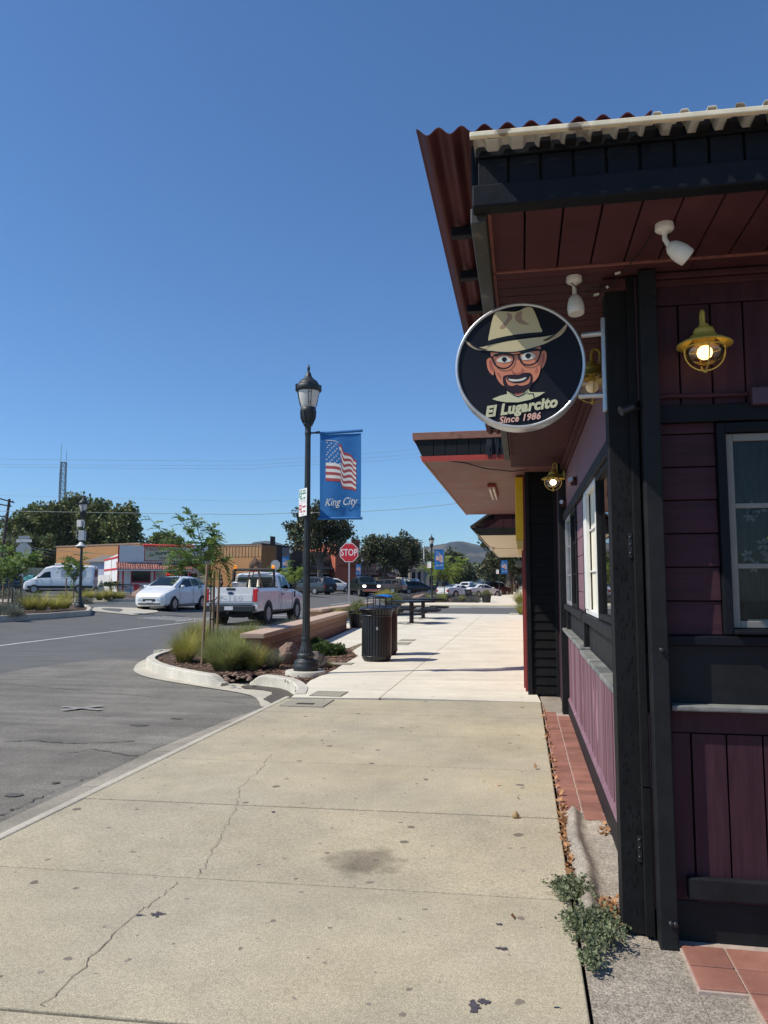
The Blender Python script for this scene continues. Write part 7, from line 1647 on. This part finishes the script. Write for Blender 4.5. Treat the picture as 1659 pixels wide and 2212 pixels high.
M['orange'] = wallm('orange_stucco', (.43, .215, .085), 1.2, .10); M['ocorr'] = wallm('ochre_metal_siding', (.42, .235, .11), 1, .1); M['wstuc'] = wallm('white_stucco', (.72, .71, .68), 1.5, .08); M['redp'] = wallm('red_paint', (.50, .03, .035), 3, .1); M['dkwood'] = wallm('dark_brown_boards', (.045, .035, .030), 2, .3, st_=(6, 6, .3)); M['tanst'] = wallm('tan_stucco', (.26, .175, .125), 1.5, .1); M['obrick'] = wallm('orange_painted_brick', (.48, .135, .075), 1.2, .12, bump=(12, .4, .02)); M['brick'] = wallm('red_brick', (.22, .085, .06), 3, .2, bump=(12, .5, .02)); M['cst'] = wallm('cream_stone', (.42, .345, .255), 1.5, .12); M['roofg'] = wallm('grey_roofing', (.16, .15, .14), 3, .2)
M['clay'] = mat('clay_roof_tile', (.42, .17, .12), .8, island=.35, noise=(4, .2)); M['cont'] = wallm('white_container', (.60, .64, .64), 2, .08); M['fence'] = wallm('olive_metal_fence', (.30, .31, .22), 2, .15)
# orange stucco building
t, A, d_, dd, n, zt, zg = block('stucco_building', 'long orange stucco building behind the white van', 119, 96, 300, 88, 1180, 96, 14, M['orange'])
panel(t, 'coping', A, dd, n, -.1, (d_-A).length+.1, zt-.12, zt+.06, M['tanst'], .06)
# ochre siding building
t, A, B_, dd, n, zt, zg = block('metal_sided_building', 'low ochre metal sided building between taco stand and dark wooden shop', 445, 83, 563, 80, 1178, 81.5, 3, M['orange'])
L_ = (B_-A).length; zm = zv(A, dd, 500, 1203); mb = MB(); x = 0
while x < L_: p, q = A+dd*x, A+dd*(x+.28); mb.bar((*(p+dd*.07+n*.04), zm), (*(p+dd*.07+n*.04), zt-.1), .14, .05, upv=(*n, 0)); x += .42
panel(t, 'siding', A, dd, n, 0, L_, zm, zt-.02, M['ocorr'], .02); mb.build('siding_ribs', M['ocorr'], t); panel(t, 'coping', A, dd, n, -.1, L_+.1, zt-.1, zt+.05, M['tanst'], .08)
# taco stand: white side wall and decorated front
tA, tB = bpt(253, 77), bpt(408, 80); td = (tB-tA).normalized(); tn = Vector((td.y, -td.x)); tn = tn if tn.dot(-tA) > 0 else -tn
tz = ter(*tA)+.05; ztp = zv(tA, td, 280, 1178); T_ = thing('taco_stand', 'small white taco stand with red trim and clay tile awning', 'building', (0, 0, 0)); TL = (tB-tA).length
sA = bpt(224, 88)
mb = MB(); P = [tA, tB, tB-tn*9, sA]; mb.add([(*p, tz-.6) for p in P]+[(*tA, ztp-.9), (*tB, ztp-.9), (*(tB-tn*9), ztp-1.2), (*sA, ztp-1.2)], [(3, 2, 1, 0), (4, 5, 6, 7), (0, 1, 5, 4), (1, 2, 6, 5), (2, 3, 7, 6), (3, 0, 4, 7)]); mb.build('wall', M['wstuc'], T_)
sd = (tA-sA).normalized(); sn = Vector((sd.y, -sd.x)); sn = sn if sn.dot(-sA) > 0 else -sn; SL = (tA-sA).length
panel(T_, 'red_trim', sA, sd, sn, 0, SL, ztp-1.3, ztp-1.12, M['redp'], .05); panel(T_, 'red_trim', sA, sd, sn, 0, SL, zv(sA, sd, 240, 1232), zv(sA, sd, 240, 1230)+.1, M['redp'], .04); panel(T_, 'grooved_panel', sA, sd, sn, SL*.55, SL*.58, tz, ztp-1.35, M['tanst'], .012)
panel(T_, 'parapet', tA, td, tn, 0, TL+2.5, zv(tA, td, 280, 1216), ztp, M['wstuc'], .12)
panel(T_, 'red_corner', tA, td, tn, -.02, .14, tz, zv(tA, td, 256, 1216), M['redp'], .06); panel(T_, 'red_parapet_edge', tA, td, tn, -.02, .10, zv(tA, td, 256, 1216), ztp, M['redp'], .15)
mb = MB(); x0 = ux(tA, td, 309)
for i in range(26): p = tA+td*(x0+.20*i)+tn*.0; mb.tube([(*(p+tn*.3), ztp-.02), (*(p-tn*.1), ztp+.12)], .10, 7)
mb.build('ridge_tiles', M['redp'], T_)
sg = win(T_, tA, td, tn, 311, 398, 1180, 1211, mat('faded_cream_sign', (.55, .52, .36), .6, noise=(1.5, .12), coords='World'), M['redp'], .20, 'sign_board')
def tlet(body, u, v, size, m, shear=0, sx=1., rot=0, off=0):
    x = ux(tA, td, u); z = zv(tA, td, u, v); p = tA+td*x+tn*.215; ct, st2 = math.cos(rot), math.sin(rot)
    textobj('sign_lettering', body, size, m, sg, FR((p.x, p.y, z), (td.x*ct, td.y*ct, st2), (-td.x*st2, -td.y*st2, ct)), .01, shear, off, sx=sx)
M['lred'] = mat('maroon_lettering', (.28, .04, .04), .6); M['lgrn'] = mat('dark_green_lettering', (.02, .06, .035), .6)
tlet('TACOS', 330, 1186.5, .46, M['lred'], off=.008, sx=1.15); tlet('La Potranca', 344, 1195.5, .50, M['lgrn'], .45, 1.0, R(9), .010); tlet('De Jalisco', 356, 1205.5, .34, M['lred'], off=.006); tlet('INC', 379, 1203, .24, M['lred'])
hs = win(sg, tA, td, tn, 386, 391, 1198, 1209, M['lred'], None, .215, 'red_horse_mark')
# tile awning
za, zb_ = zv(tA, td, 300, 1216), zv(tA, td, 300, 1231); mb = MB(); i = 0; x = -.1
while x < TL+.2:
    p = tA+td*x
    for k_ in range(4):
        q0, q1 = k_/4, (k_+1.15)/4; a, b = p+tn*(.1+1.1*q0), p+tn*(.1+1.1*q1); mb.tube([(*a, za+(zb_-za)*q0+.03), (*b, za+(zb_-za)*q1+.06)], [.085, .10], 7, cap=False)
    x += .24
mb.build('awning_tiles', M['clay'], T_)
P = [tA+tn*.1-td*.1, tB+tn*.1, tB+tn*1.2, tA+tn*1.2-td*.1]; MB().add([(*P[0], za), (*P[1], za), (*P[2], zb_), (*P[3], zb_), (*P[0], za-.12), (*P[1], za-.12), (*P[2], zb_-.12), (*P[3], zb_-.12)], [(0, 1, 2, 3), (7, 6, 5, 4), (3, 2, 6, 7), (0, 3, 7, 4), (1, 5, 6, 2)]).build('awning_deck', M['wstuc'], T_)
for u in (263, 330, 405): panel(T_, 'red_post', tA+tn*1.05, td, tn, ux(tA, td, u)-.08, ux(tA, td, u)+.08, tz, zb_-.12, M['redp'], .08)
win(T_, tA, td, tn, 284, 323, 1234, 1256, None, M['redp'], .08); win(T_, tA, td, tn, 284, 330, 1260, 1264, M['wstuc'], M['redp'], .08, 'counter_shelf')
win(T_, tA, td, tn, 334, 358, 1232, 1262, mat('menu_board', (.45, .44, .40), .7, noise=(3, .35), coords='World'), None, .05, 'menu_board')
w_ = win(T_, tA, td, tn, 361, 388, 1233, 1262, None, M['redp'], .08); win(T_, tA, td, tn, 392, 404, 1234, 1262, None, M['redp'], .08)
x = ux(tA, td, 367); z = zv(tA, td, 367, 1241); p = tA+td*x+tn*.12; textobj('led_lettering', 'CABEZA', .26, mat('red_led', (.3, 0, 0), .5, emit=((1, .03, .03), 1.6)), w_, FR((p.x, p.y, z), (td.x, td.y, 0), (0, 0, 1)), .01, sx=.9)
# low white wing with red beam, right of the stand
t, A, B_, dd, n, zt, zg = block('white_wing', 'low white stucco wing with red beam behind the pickup', 408, 84, 512, 84, 1218, 84, 6, M['wstuc'])
L_ = (B_-A).length; panel(t, 'red_beam', A, dd, n, -.1, L_, zt-.25, zt, M['redp'], .2); win(t, A, dd, n, 410, 424, 1240, 1270, None, M['redp'], .06); panel(t, 'door', A, dd, n, ux(A, dd, 462), ux(A, dd, 470), zg-.2, zv(A, dd, 465, 1228), M['wstuc'], .05)
# small grey roofed house and white fence between
t, A, B_, dd, n, zt, zg = block('small_house', 'small house with grey roof and pale blue wall behind the taco stand', 192, 90, 226, 89, 1213, 90, 5, wallm('pale_blue_wall', (.42, .46, .56), 2, .08))
a, b = A-dd*.5+n*.4, B_+dd*.3+n*.4; MB().add([(*a, zt), (*b, zt), (*(b-n*3), zt+1.2), (*(a-n*3+dd*1.5), zt+1.2), (*a, zt-.12), (*b, zt-.12)], [(0, 1, 2, 3), (4, 5, 1, 0), (0, 3, 4)]).build('roof', M['roofg'], t)
t, A, B_, dd, n, zt, zg = block('board_fence', 'white board fence between the van and the taco stand', 178, 86, 224, 82, 1243, 84, .15, M['wstuc'], cat='fence')
for i in range(22): panel(t, 'board', A, dd, n, i*.32, i*.32+.28, zg-.3, zt+.02, M['wstuc'], .03)
# container and corrugated fence on the left
t, A, B_, dd, n, zt, zg = block('shipping_container', 'white corrugated shipping container behind the van', 95, 82, 172, 80, 1239, 81, 2.4, M['cont'], cat='container')
mb = MB(); x = 0
while x < (B_-A).length: mb.bar((*(A+dd*(x+.12)+n*.04), zg), (*(A+dd*(x+.12)+n*.04), zt-.12), .2, .08, upv=(*n, 0)); x += .42
mb.build('corrugation', M['cont'], t)
t, A, B_, dd, n, zt, zg = block('metal_fence', 'tall olive corrugated metal fence at the left picture edge', -40, 80, 98, 84, 1226, 82, .2, M['fence'], cat='fence')
mb = MB(); x = 0
while x < (B_-A).length: mb.bar((*(A+dd*(x+.12)+n*.04), zg-.3), (*(A+dd*(x+.12)+n*.04), zt), .2, .08, upv=(*n, 0)); x += .45
mb.build('ribs', M['fence'], t)
# dark wooden shop
t, A, B_, dd, n, zt, zg = block('wooden_shop', 'dark brown false front wooden shop right of the ochre building', 563, 86, 652, 96, 1174, 86, 14, M['dkwood'])
panel(t, 'coping', A, dd, n, -.1, (B_-A).length, zt-.1, zt+.05, M['dkwood'], .12); win(t, A, dd, n, 608, 624, 1183, 1203, wallm('faded_signboard', (.22, .21, .20), 3, .2), None, .08, 'sign_board'); win(t, A, dd, n, 575, 600, 1245, 1278); win(t, A, dd, n, 612, 640, 1240, 1278)
panel(t, 'raised_front', A, dd, n, 2.2, 3.4, zt, zt+1.0, M['dkwood'], .0); win(t, A, dd, n, 565, 650, 1222, 1226, M['dkwood'], None, 1.4, 'porch_roof')
# tan shop
t, A, B_, dd, n, zt, zg = block('tan_shop', 'tan stucco shop with glass front behind the large street tree', 650, 96, 725, 100, 1190, 96, 12, M['tanst'])
win(t, A, dd, n, 668, 722, 1226, 1230, M['roofg'], None, 1.2, 'canopy'); win(t, A, dd, n, 668, 690, 1240, 1270, None, M['wstuc']); win(t, A, dd, n, 697, 720, 1240, 1270, None, M['wstuc']); win(t, A, dd, n, 672, 720, 1212, 1222, M['dkwood'], None, .1, 'sign_band')
# orange brick wall with brick shops
t, A, B_, dd, n, zt, zg = block('brick_building', 'tall orange painted brick wall behind the stop sign', 724, 98, 777, 100, 1171, 98, 18, M['obrick'])
panel(t, 'parapet_step', A, dd, n, (B_-A).length-1.3, (B_-A).length, zt, zt+.5, M['obrick'], .05); mb = MB(); z = zv(A, dd, 750, 1222); mb.tube([(*(A+n*.08), z), (*(A+dd*2.5+n*.08), z-.05), (*(B_+n*.08), z-.02)], .05, 6); mb.build('wall_pipe', M['brick'], t)
t, A, B_, dd, n, zt, zg = block('brick_shop', 'red brick shop front with arched cornice right of the orange wall', 777, 101, 818, 118, 1212, 101, 12, M['brick'])
L_ = (B_-A).length; panel(t, 'cornice', A, dd, n, 0, L_, zt-.2, zt+.1, M['cst'], .25)
for i in range(6): panel(t, 'window', A, dd, n, L_*(.06+.155*i), L_*(.06+.155*i+.07), zt-1.3, zt-.5, M['darkglass'], .05)
panel(t, 'shopfront', A, dd, n, L_*.06, L_*.45, zg+.4, zg+2.3, M['darkglass'], .05); panel(t, 'shopfront', A, dd, n, L_*.55, L_*.94, zg+.4, zg+2.3, M['darkglass'], .05)
t, A, B_, dd, n, zt, zg = block('cream_shop', 'cream shop with sloped brown awning left of the second tree', 818, 118, 848, 138, 1220, 118, 10, wallm('cream_stucco', (.58, .55, .47), 2, .08))
L_ = (B_-A).length; a, b = A+n*.1, B_+n*.1; z1, z0 = zt-.6, zt-1.9; MB().add([(*a, z1), (*b, z1), (*(b+n*1.6), z0), (*(a+n*1.6), z0), (*a, z0), (*b, z0)], [(0, 1, 2, 3), (0, 3, 4), (1, 5, 2)]).build('awning', wallm('brown_awning', (.10, .04, .03), 3, .1), t); panel(t, 'shopfront', A, dd, n, L_*.08, L_*.92, zg+.4, z0-.1, M['darkglass'], .05)
# bank
t, A, B_, dd, n, zt, zg = block('bank_building', 'cream stone bank with pilasters and tall dark windows beyond the parked cars', 884, 134, 927, 134.5, 1214, 134, 9, M['cst'])
L_ = (B_-A).length; panel(t, 'cornice', A, dd, n, -.3, L_+.3, zt-1.3, zt-.95, M['cst'], .5); panel(t, 'parapet_cap', A, dd, n, -.1, L_+.1, zt-.15, zt+.05, M['cst'], .2)
for i in range(4): panel(t, 'pilaster', A, dd, n, L_*(.0+.295*i), L_*(.0+.295*i)+.42, zg, zt-1.3, M['cst'], .3)
for i in (0, 1, 2): panel(t, 'window', A, dd, n, L_*(.0+.295*i)+.46, L_*(.295*(i+1))-.04, zg+.8, zt-1.8, M['darkglass'], .04); 
# side of the bank along the street
t2, A, B_, dd, n, zt, zg = block('arcade_wing', 'low grey wing with columns right of the bank', 927, 134, 958, 170, 1236, 150, 8, wallm('grey_wing', (.20, .19, .18), 2, .1))
L_ = (B_-A).length
for i in range(7): panel(t2, 'opening', A, dd, n, L_*(.04+.14*i), L_*(.04+.14*i+.08), zg+.3, zt-.8, M['darkglass'], .05)
t, A, B_, dd, n, zt, zg = block('distant_hall', 'pale green hall with cream gable at the end of the street', 985, 215, 1050, 212, 1246, 214, 14, wallm('pale_green_wall', (.22, .25, .20), 2, .08))
win(t, A, dd, n, 1003, 1032, 1232, 1248, wallm('cream_gable', (.62, .60, .48), 2, .06), None, .6, 'gable')
# patio furniture of the stand
for i, (u, dd_) in enumerate(((262, 60), (278, 58))):
    q = AT(u, 1272, dd_); bench('dark metal bench '+('left' if i == 0 else 'right')+' of the pair before the taco stand', q.x, q.y, ter(q.x, q.y)+.1, R(28+10*i))
q = AT(296, 1274, 60); ch = thing('patio_chair', 'red chair beside the benches at the taco stand', 'chair', (q.x, q.y, ter(q.x, q.y)+.1), R(40)); MB().box(-.22, .22, -.22, .22, .42, .46).build('seat', M['redp'], ch); MB().box(-.22, .22, .2, .24, .46, .9).build('backrest', M['redp'], ch)
for a_ in (-.2, .2):
    for b2 in (-.2, .2): MB().cyl((a_, b2, 0), (a_, b2, .42), .02, n=6).build('leg', M['redp'], ch)
q = AT(320, 1272, 66); tb = thing('patio_table', 'white table before the seated diners', 'table', (q.x, q.y, ter(q.x, q.y)+.1), 0); MB().lathe([(0, .72), (.5, .72), (.5, .75), (0, .75)], n=20).build('table_top', M['wstuc'], tb); MB().cyl((0, 0, 0), (0, 0, .72), .05).build('leg', M['redp'], tb)
# ================================================================ TREES
M['bark2'] = mat('grey_trunk_bark', (.17, .14, .11), .9, noise=(3, .3), bump=(6, .6, .04), stretch=(1, 1, .3))
def lm(n, c, **k): return leafmat(n, c, **k)
M['magn'] = lm('magnolia_leaf', (.080, .092, .042), trans=.12, island=.7, rough=.4); M['magn2'] = lm('magnolia_bronze_leaf', (.12, .085, .04), trans=.15, island=.5); M['poplar'] = lm('broad_green_leaf', (.13, .155, .055), trans=.2, island=.6); M['poplar2'] = lm('light_green_leaf', (.23, .24, .09), trans=.3, island=.5); M['fartree'] = lm('distant_dark_leaf', (.085, .10, .05), trans=.15, island=.6); M['conif'] = lm('blue_green_conifer', (.10, .13, .095), trans=.1, island=.5)
def crownmesh(blobs, per, leaf, mats, seed, sec=.15):
    rs = np.random.RandomState(seed); Ps = []; Ds = []
    for (cx, cy, cz, r) in blobs:
        nb = max(3, int(7*r)); sub = unit(rs.normal(0, 1, (nb, 3)))*r*rs.uniform(.35, .95, (nb, 1)); sub[:, 2] *= .85
        for s_ in sub:
            n = int(per*r*r/nb); d = unit(rs.normal(0, 1, (n, 3))); rad = r*.42*(.45+.55*rs.rand(n)**.5)*rs.uniform(.8, 1.15); P = np.array([cx, cy, cz])+s_+d*rad[:, None]; Ps.append(P); Ds.append(d)
    P = np.concatenate(Ps); D = unit(np.concatenate(Ds)*.6+rs.normal(0, .7, P.shape)); U = unit(np.cross(D, rs.normal(0, 1, P.shape))); l = leaf*rs.uniform(.6, 1.35, len(P)); V, F = leafquads(P, D, U, l, l*.34); return V, F, (rs.rand(len(P)) < sec).astype(int)
def tree(label, x, y, z, blobs, trunk, per, leaf, mats, seed, group, name='street_tree', limbs=None):
    t = thing(name, label, 'tree', (x, y, z), 0, group); V, F, mi = crownmesh(blobs, per, leaf, mats, seed); npmesh('crown', V, F, mats, mi, parent=t)
    mb = MB(); h_, r = trunk; rr_ = random.Random(seed); mb.tube([(0, 0, -.3), (.1*r, 0, h_*.4), (0, .1, h_)], [r*1.25, r, r*.8], 10)
    for b in blobs[::max(1, len(blobs)//7)]: mb.tube([(0, 0, h_*.8), (b[0]*.4, b[1]*.4, h_+(b[2]-h_)*.45), (b[0]*.85, b[1]*.85, b[2])], [r*.55, r*.35, r*.10], 7)
    mb.build('trunk', M['bark2'], t); return t
def roundblobs(w_, h_, zc0, n, seed, r0=.9, r1=1.5, flat=1.):
    rs = random.Random(seed); out = []
    for i in range(n):
        a = i*2.4+rs.random()*.8; q = math.sqrt((i+.5)/n)*rs.uniform(.8, 1.05); ph = rs.uniform(-1, 1); rr_ = rs.uniform(r0, r1)
        out.append((w_*q*math.cos(a), w_*q*math.sin(a), zc0+h_*ph*math.sqrt(max(.05, 1-q*q*.8)), rr_))
    return out
def put(label, u, d, *a, z=None, **k): p = AT(u, 1275, d); return tree(label, p.x, p.y, ter(p.x, p.y) if z is None else z, *a, **k)
GM = 'dark leaved magnolia street trees'
put('large dark magnolia tree behind the near lamp post', 690, 80, roundblobs(3.3, 3.0, 6.6, 34, 1), (3.0, .28), 260, .30, [M['magn'], M['magn2']], 1, GM)
put('rounded dark magnolia tree right of the stop sign', 828, 97, roundblobs(2.7, 1.9, 5.0, 26, 2), (2.4, .24), 260, .32, [M['magn'], M['magn2']], 2, GM)
put('dark magnolia tree merging right before the bank', 872, 103, roundblobs(2.6, 2.3, 5.0, 26, 3), (2.2, .24), 260, .32, [M['magn'], M['magn2']], 3, GM)
put('broad dark magnolia tree hanging behind the cream porch', 1100, 90, roundblobs(2.7, 3.0, 5.6, 40, 4), (3.2, .42), 240, .32, [M['magn'], M['magn2']], 4, GM, z=0)
put('dark magnolia tree further along the right sidewalk', 1108, 112, roundblobs(3.3, 2.6, 5.6, 30, 5), (3.2, .40), 200, .34, [M['magn'], M['magn2']], 5, GM, z=0)
GF = 'tall dark trees at the end of the street'
for i, (u, d, w_, h_, z0, lb) in enumerate(((938, 175, 2.6, 2.6, 5.0, 'slim dark tree just behind the bank roof'), (972, 165, 3.0, 2.8, 5.2, 'tall dark tree right of the far banner'), (1002, 172, 2.8, 1.9, 3.6, 'lower dark tree near the street end'), (1035, 230, 4, 2.2, 4.0, 'bluish tree before the hills'), (1066, 150, 3, 2.6, 4, 'dark tree left of the far right magnolia'), (1018, 240, 3, 2.9, 4.6, 'pointed bluish tree in the distance'), (900, 185, 3.5, 3, 5.5, 'dark tree left behind the bank'))):
    put(lb, u, d, roundblobs(w_, h_, z0, 22, 10+i, 1.0, 1.7), (3, .3), 110, .5, [M['conif'] if i in (3, 5) else M['fartree'], M['poplar2']], 10+i, GF, name='distant_tree')
for i in range(13):
    put(('dark rounded tree in the far row closing the street, number %s from its left' % ['first','second','third','fourth','fifth','sixth','seventh','eighth','ninth','tenth','eleventh','twelfth','last'][i]), 905+17*i, 255+12*math.sin(i*2.1), roundblobs(4.2, 1.7+.6*math.sin(i*1.7), 3.2, 16, 60+i, 1.2, 2.0), (2, .3), 80, .6, [M['fartree'], M['conif']], 60+i, GF, name='distant_tree')
GL = 'tall leafy trees behind the orange building'
def vb(u, v, d0, d, r):   # crown mass centred on a picture point, relative to the trunk
    return d
def lefttree(label, u, d, vt, wpx, n, seed, mats, vb_=1235, leaf=.5, per=120):
    p = AT(u, 1259, d); zt = AT(u, vt, d).z; zb = AT(u, vb_, d).z; w_ = wpx/1620*d; r = random.Random(seed); bl = []; zg = ter(p.x, p.y)
    for i in range(n):
        f = (i+.5)/n; a = i*2.4; q = math.sqrt(max(.05, 1-(2*f-1)**2*.75))*r.uniform(.55, 1); bl.append((w_*q*math.cos(a), w_*q*math.sin(a)*.7, zb-zg+(zt-zb)*f, r.uniform(1.2, 2.1)))
    return tree(label, p.x, p.y, zg, bl, (max(2., (zb-zg)*.8), .4), per, leaf, mats, seed, GL, name='leafy_tree')
mL = [M['poplar'], M['poplar2']]
lefttree('tree furthest left behind the utility pole', 30, 118, 1120, 30, 24, 31, mL); lefttree('pointed tree second from left behind the metal fence', 62, 124, 1095, 22, 22, 32, mL)
lefttree('broad tree directly below the radio tower', 100, 120, 1095, 34, 30, 33, mL); lefttree('tall light topped tree behind the island lamp', 155, 124, 1074, 38, 32, 34, mL); lefttree('dark tree right of the island lamp', 205, 120, 1090, 38, 32, 35, mL); lefttree('rightmost dark tree of the mass above the orange building', 262, 118, 1100, 32, 30, 36, mL)
lefttree('lower tree behind the container', 72, 108, 1165, 42, 22, 37, mL, 1250); lefttree('low green tree at the left picture edge', 5, 96, 1180, 30, 20, 38, [M['poplar2'], M['poplar']], 1250, .4, 150)
lefttree('small cypress behind the taco sign', 345, 130, 1165, 7, 8, 39, mL, 1185); lefttree('small tree tuft over the taco stand roof', 365, 135, 1168, 12, 8, 40, mL, 1185)
lefttree('wide tree filling the gap above the orange wall', 235, 130, 1120, 60, 26, 42, mL, 1200)
lefttree('wide tree filling behind the stop sign back', 110, 128, 1130, 60, 30, 43, mL, 1235)
# palm bush by the stand
q = AT(240, 1270, 70); pm_ = thing('palm_shrub', 'feathery palm shrub against the white side wall of the taco stand', 'palm', (q.x, q.y, ter(q.x, q.y)+.1)); rs = np.random.RandomState(5); P0_ = [np.array([0, 0, .5])]*16; D0 = [np.array([math.cos(a), math.sin(a), rs.uniform(.3, 1.3)]) for a in np.linspace(0, 6.28, 16)]
V, F = pinnate(P0_, D0, 16, 1.6, rs, .32, .5); npmesh('fronds', V, F, lm('palm_leaf', (.17, .2, .09), trans=.3), parent=pm_); MB().cyl((0, 0, 0), (0, 0, .5), .12, .1, 10).build('trunk', M['bark2'], pm_)
# ================================================================ TOWER, POLE AND WIRES
M['towm'] = mat('grey_lattice_steel', (.16, .2, .21), .6, .3)
tw = AT(127, 1259, 190); tz0 = 0; ztop = AT(127, 995, 190).z; hw0, hw1 = 7.2/1620*190*.9, 5.6/1620*190*.9
t = thing('radio_tower', 'square lattice radio tower rising above the left trees', 'tower', (tw.x, tw.y, 0), R(20)); mb = MB(); NS = 16
def hwz(z): return hw0+(hw1-hw0)*z/ztop
lv_ = [ztop*i/NS for i in range(NS+1)]; CRN = [(-1, -1), (1, -1), (1, 1), (-1, 1)]
for (sx_, sy_) in CRN: mb.tube([(sx_*hwz(0), sy_*hwz(0), 0), (sx_*hwz(ztop), sy_*hwz(ztop), ztop)], .10, 5)
mb.build('legs', M['towm'], t); mb = MB()
for a, b in zip(lv_[:-1], lv_[1:]):
    for i in range(4):
        c0, c1 = CRN[i], CRN[(i+1) % 4]; m_ = (a+b)/2
        mb.tube([(c0[0]*hwz(a), c0[1]*hwz(a), a), (c1[0]*hwz(b), c1[1]*hwz(b), b)], .05, 4); mb.tube([(c1[0]*hwz(a), c1[1]*hwz(a), a), (c0[0]*hwz(b), c0[1]*hwz(b), b)], .05, 4); mb.tube([(c0[0]*hwz(b), c0[1]*hwz(b), b), (c1[0]*hwz(b), c1[1]*hwz(b), b)], .05, 4)
mb.build('bracing', M['towm'], t)
for (sx_, sy_, hh, zz_) in ((-1.5, 0, 1073, 1010), (-1.2, 0, 953, 1003), (1.1, 0, 967, 995), (-1.4, 0.2, 1115, 1085)):
    zt_ = AT(127, min(hh, zz_), 190).z; zb2 = AT(127, max(hh, zz_), 190).z; MB().tube([(sx_*hw1, sy_, zb2), (sx_*hw1, sy_, zt_)], .05, 5).build('antenna', M['towm'], t)
MB().box(-hw1*1.2, hw1*1.2, -hw1*1.2, hw1*1.2, ztop-.1, ztop).build('platform', M['towm'], t)
M['pole'] = mat('creosote_pole', (.07, .055, .045), .9)
up_ = AT(14, 1259, 70); t = thing('utility_pole', 'leaning wooden utility pole with crossarms at the left picture edge', 'utility pole', (up_.x, up_.y, ter(up_.x, up_.y))); b0 = AT(-6, 1270, 70)-Vector((up_.x, up_.y, 0)); t0 = AT(20, 1088, 70)-Vector((up_.x, up_.y, 0))
MB().tube([(b0.x, b0.y, 0), (t0.x, t0.y, t0.z)], [.17, .12], 10).build('pole', M['pole'], t)
for (ua, va, ub, vb2) in ((-6, 1086, 30, 1096), (-6, 1099, 24, 1104), (-6, 1124, 14, 1128), (-6, 1134, 14, 1138)):
    a = AT(ua, va, 70)-Vector((up_.x, up_.y, 0)); b = AT(ub, vb2, 70)-Vector((up_.x, up_.y, 0)); MB().bar(tuple(a), tuple(b), .10, .12).build('crossarm', M['pole'], t)
    i_ = MB(); i_.lathe([(.04, 0), (.06, .06), (.03, .16), (0, .18)], tuple(b-Vector((.15, 0, -.06))), 8); i_.build('insulator', M['towm'], t)
def wire_(label, pts, d, r, m=None, group='overhead wires crossing the street'):
    P = [AT(u, v, dd) for (u, v), dd in zip(pts, d)]; sm_ = []
    for i in range(len(P)-1):
        p0, p1, p2, p3 = P[max(i-1, 0)], P[i], P[i+1], P[min(i+2, len(P)-1)]
        for k_ in range(6): q = k_/6; sm_.append(.5*((2*p1)+(p2-p0)*q+(2*p0-5*p1+4*p2-p3)*q*q+(3*p1-p0-3*p2+p3)*q**3))
    sm_.append(P[-1]); o = MB().tube(sm_, r, 5).build('overhead_wire', m or M['wirem']); return tag(o, label, 'wire', group)
M['wirem'] = mat('weathered_wire', (.22, .24, .26), .6); M['wirel'] = mat('pale_cable', (.33, .36, .33), .6)
uu = [(-400, 0), (0, 0), (494, 0), (700, 0), (901, 0), (1300, 0)]
def w5(label, v0, v1, v2, v3, r, d=62, m=None): wire_(label, [(-500, v0-6), (0, v0), (494, v1), (603, v2), (901, v3), (1300, v3-52)], [d]*6, r, m)
w5('topmost thin power wire crossing the sky', 992, 995.8, 991.9, 970, .009); w5('second thin power wire crossing the sky', 1003.5, 1005, 1000.7, 980, .009); w5('third thin power wire crossing the sky', 1008.6, 1012.5, 1007.6, 988, .009)
w5('faint single wire halfway between upper wires and roofs', 1070.5, 1082, 1081, 1068.7, .007); w5('thick pale cable crossing in front of the left trees', 1104, 1111, 1109, 1097, .02, 62, M['wirel'])
wire_('lower slack wire running from utility pole to orange building', [(20, 1155), (60, 1180), (95, 1197), (119, 1206)], [70, 76, 84, 95.5], .025); wire_('slack wire pair left of the orange building', [(10, 1160), (50, 1180), (90, 1190), (119, 1196)], [70, 78, 86, 95.5], .02); wire_('shallow service wire over the stop sign back', [(0, 1162), (60, 1178), (100, 1187), (225, 1197)], [68, 74, 82, 88], .02)
fp = AT(916, 1259, 160); t = thing('flagpole', 'thin white flagpole above the bank', 'flagpole', (fp.x, fp.y, 0)); MB().tube([(0, 0, 0), (0, 0, AT(916, 1176, 160).z)], [.14, .07], 8).build('pole', M['white'], t); MB().lathe([(0, 0), (.2, .2), (0, .4)], (0, 0, AT(916, 1176, 160).z), 8).build('finial', M['white'], t)
# ================================================================ AIR
hz = MB(); hz.box(-2600, 2600, -80, 4300, -13, 330)
ho = hz.build('haze', bpy.data.materials.new('valley_haze'), None); ho['kind'] = 'stuff'
hm_ = ho.data.materials[0]; hm_.use_nodes = True; ht = hm_.node_tree; ht.nodes.remove(ht.nodes['Principled BSDF'])
pv = ht.nodes.new('ShaderNodeVolumePrincipled'); pv.inputs['Color'].default_value = (.72, .84, 1, 1); pv.inputs['Density'].default_value = .00008; pv.inputs['Anisotropy'].default_value = .2
ht.links.new(pv.outputs[0], ht.nodes['Material Output'].inputs['Volume'])
